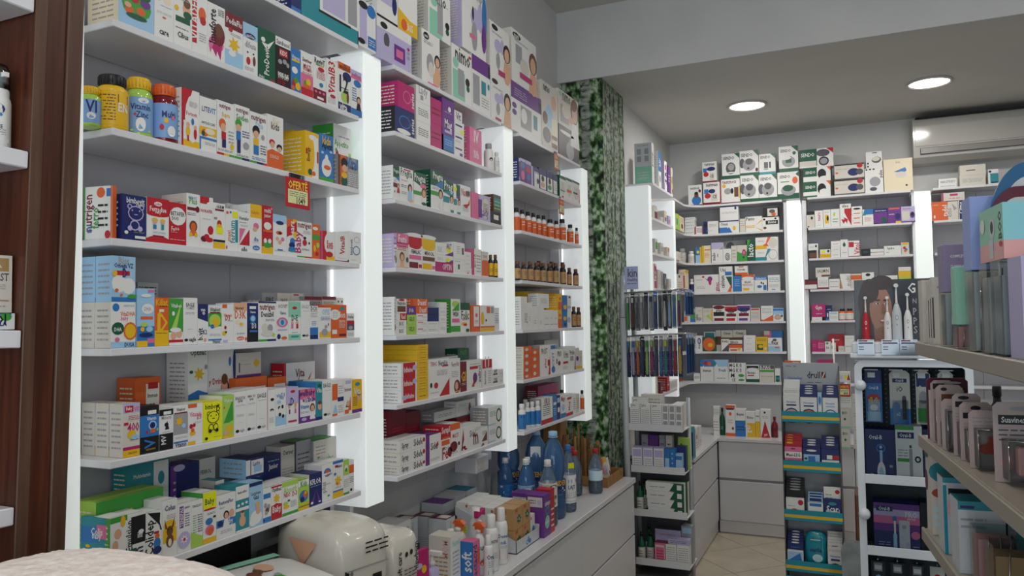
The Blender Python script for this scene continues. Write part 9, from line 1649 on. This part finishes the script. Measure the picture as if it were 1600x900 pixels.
bib('round topped bib with plum rim beside the periwinkle pack', .567, .024, 1.70, .050, .130, 'mr')
# middle shelf
def blister_card(label, x, y0, y1, h, card, art, shell, sh0, sh1, depth=.03, z=M_, name='blister_card'):
    gx, gy = gl(x, y0); t = thing(name, label, 'blister pack', (gx, gy, z), GRZ + math.pi / 2, 'blister cards on the middle gondola shelf'); w = y1 - y0
    m = MB(); m.prism([(0, 0), (w, 0), (w, h - .008), (w - .008, h), (.008, h), (0, h - .008)], 0, .0025, P(card)); Face(m, (0, 0, 0), (1, 0, 0), (0, 0, 1), w, h).art(art); m.build('card', t)
    m = MB(); m.box(w * .12, -depth, h * sh0, w * .88, -.0008, h * sh1, FILM); m.tube((w * .12, -depth, h * sh0), (w * .12, -depth, h * sh1), .0014, film('film_fold', 'f2f5f6', .45), 5); m.tube((w * .88, -depth, h * sh0), (w * .88, -depth, h * sh1), .0014, film('film_fold', 'f2f5f6', .45), 5); m.tube((w * .12, -depth, h * sh1), (w * .88, -depth, h * sh1), .0014, film('film_fold', 'f2f5f6', .45), 5); m.build('blister', t)
    if shell:
        m = MB()
        if shell == 'ru': 
            m.prism([(w * .3, h * .28), (w * .7, h * .28), (w * .85, h * .36), (w * .7, h * .42), (w * .58, h * .44), (w * .56, h * .56), (w * .44, h * .56), (w * .42, h * .44), (w * .3, h * .42), (w * .15, h * .36)], -depth * .7, -depth * .3, P('ru'))
        else: m.bbox(w * .3, -depth * .7, h * (sh0 + .05), w * .7, -depth * .2, h * (sh1 - .08), P(shell), .003)
        m.build('pacifier' if shell == 'ru' else 'goods', t)
blister_card('plum topped blister card at the far end of the middle gondola shelf', .050, .003, .094, .150, 'mr', 'B W .05 0 .9 .8|B u .1 .05 .3 .7|B k .1 .74 .6 .79|E W .6 .92 .25 .02', 'pk', .04, .72, .03)
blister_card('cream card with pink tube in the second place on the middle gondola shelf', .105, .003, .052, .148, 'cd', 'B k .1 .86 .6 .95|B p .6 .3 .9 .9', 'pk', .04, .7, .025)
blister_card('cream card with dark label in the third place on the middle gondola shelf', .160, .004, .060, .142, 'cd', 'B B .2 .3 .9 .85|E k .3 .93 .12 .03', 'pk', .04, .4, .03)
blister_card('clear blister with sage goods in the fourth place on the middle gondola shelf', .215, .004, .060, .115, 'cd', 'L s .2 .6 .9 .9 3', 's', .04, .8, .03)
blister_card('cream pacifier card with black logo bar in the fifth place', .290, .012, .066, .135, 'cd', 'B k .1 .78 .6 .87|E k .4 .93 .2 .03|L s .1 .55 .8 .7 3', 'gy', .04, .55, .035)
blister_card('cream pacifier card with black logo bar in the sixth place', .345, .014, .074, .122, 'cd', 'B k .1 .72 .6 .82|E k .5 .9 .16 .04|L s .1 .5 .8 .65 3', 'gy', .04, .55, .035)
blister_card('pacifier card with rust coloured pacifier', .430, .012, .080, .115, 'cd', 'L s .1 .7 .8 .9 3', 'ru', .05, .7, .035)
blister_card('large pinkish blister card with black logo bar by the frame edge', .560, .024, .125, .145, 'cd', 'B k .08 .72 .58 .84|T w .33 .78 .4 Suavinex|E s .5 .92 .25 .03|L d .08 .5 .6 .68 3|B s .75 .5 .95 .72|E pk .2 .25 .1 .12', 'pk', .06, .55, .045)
# lower shelf
gbox('baby_box', 'white carton with coloured blobs at the far end of the lower gondola shelf', -.015, .05, .006, .100, L_, .205, 'W|E G .2 .93 .4 .05|E mr .1 .6 .3 .13', 'E t .25 .75 .3 .12|E ru .35 .5 .35 .07|B tl .05 .28 .6 .34|B tl .05 .19 .6 .25|B tl .05 .10 .6 .16|E r .7 .95 .25 .04')
gbox('baby_box', 'white blob printed carton lying behind the tall one', -.015, .05, .105, .17, L_, .195, 'W|K W', 'E te .6 .3 .4 .3|E ru .5 .95 .3 .06')
gbox('baby_box', 'teal lidded clear fronted carton, first on the lower gondola shelf', .15, .21, .002, .090, L_, .172, 'gy|K t|S gy', 'B t 0 .93 1 1|B k .12 .78 .7 .86|B pk .1 .5 .3 .7|B te .0 0 .08 .9')
gbox('baby_box', 'teal lidded clear fronted carton, second on the lower gondola shelf', .27, .345, .004, .090, L_, .150, 'gy|K t|S gy', 'B t 0 .88 1 1|B n .05 .9 .35 .94|L s .05 .6 .6 .8 2')
gbox('baby_box', 'long teal carton behind the lidded ones', .15, .345, .098, .19, L_, .165, 't|K G|S t', 'L n .1 .8 .8 .9 1')
clear_pack('clear cube pack with pink smiling toy on the lower gondola shelf', .40, .455, .012, .080, L_, .120, 'W', 0, 'pk')
clear_pack('clear cube pack with grey toy by the frame edge on the lower gondola shelf', .50, .56, .016, .10, L_, .118, 'W', 0, 'kr')
bottle('bottle', gl(-.22, .22) + (1.20,), .026, .20, 'tall', 'k', 'k', 'u', 'E r .4 .6 .08 .08', 'dark bottle with pale label beyond the gondola end', None, -1.6)
m = MB(); m.bbox(-.10, -.10, 0, .10, .10, 1.1995, GB, .004); gx, gy = gl(-.22, .22); tag(m.build('display_plinth', None, (gx, gy, 0), (0, 0, GRZ)), 'beige display plinth beyond the gondola end carrying a dark bottle', 'plinth')
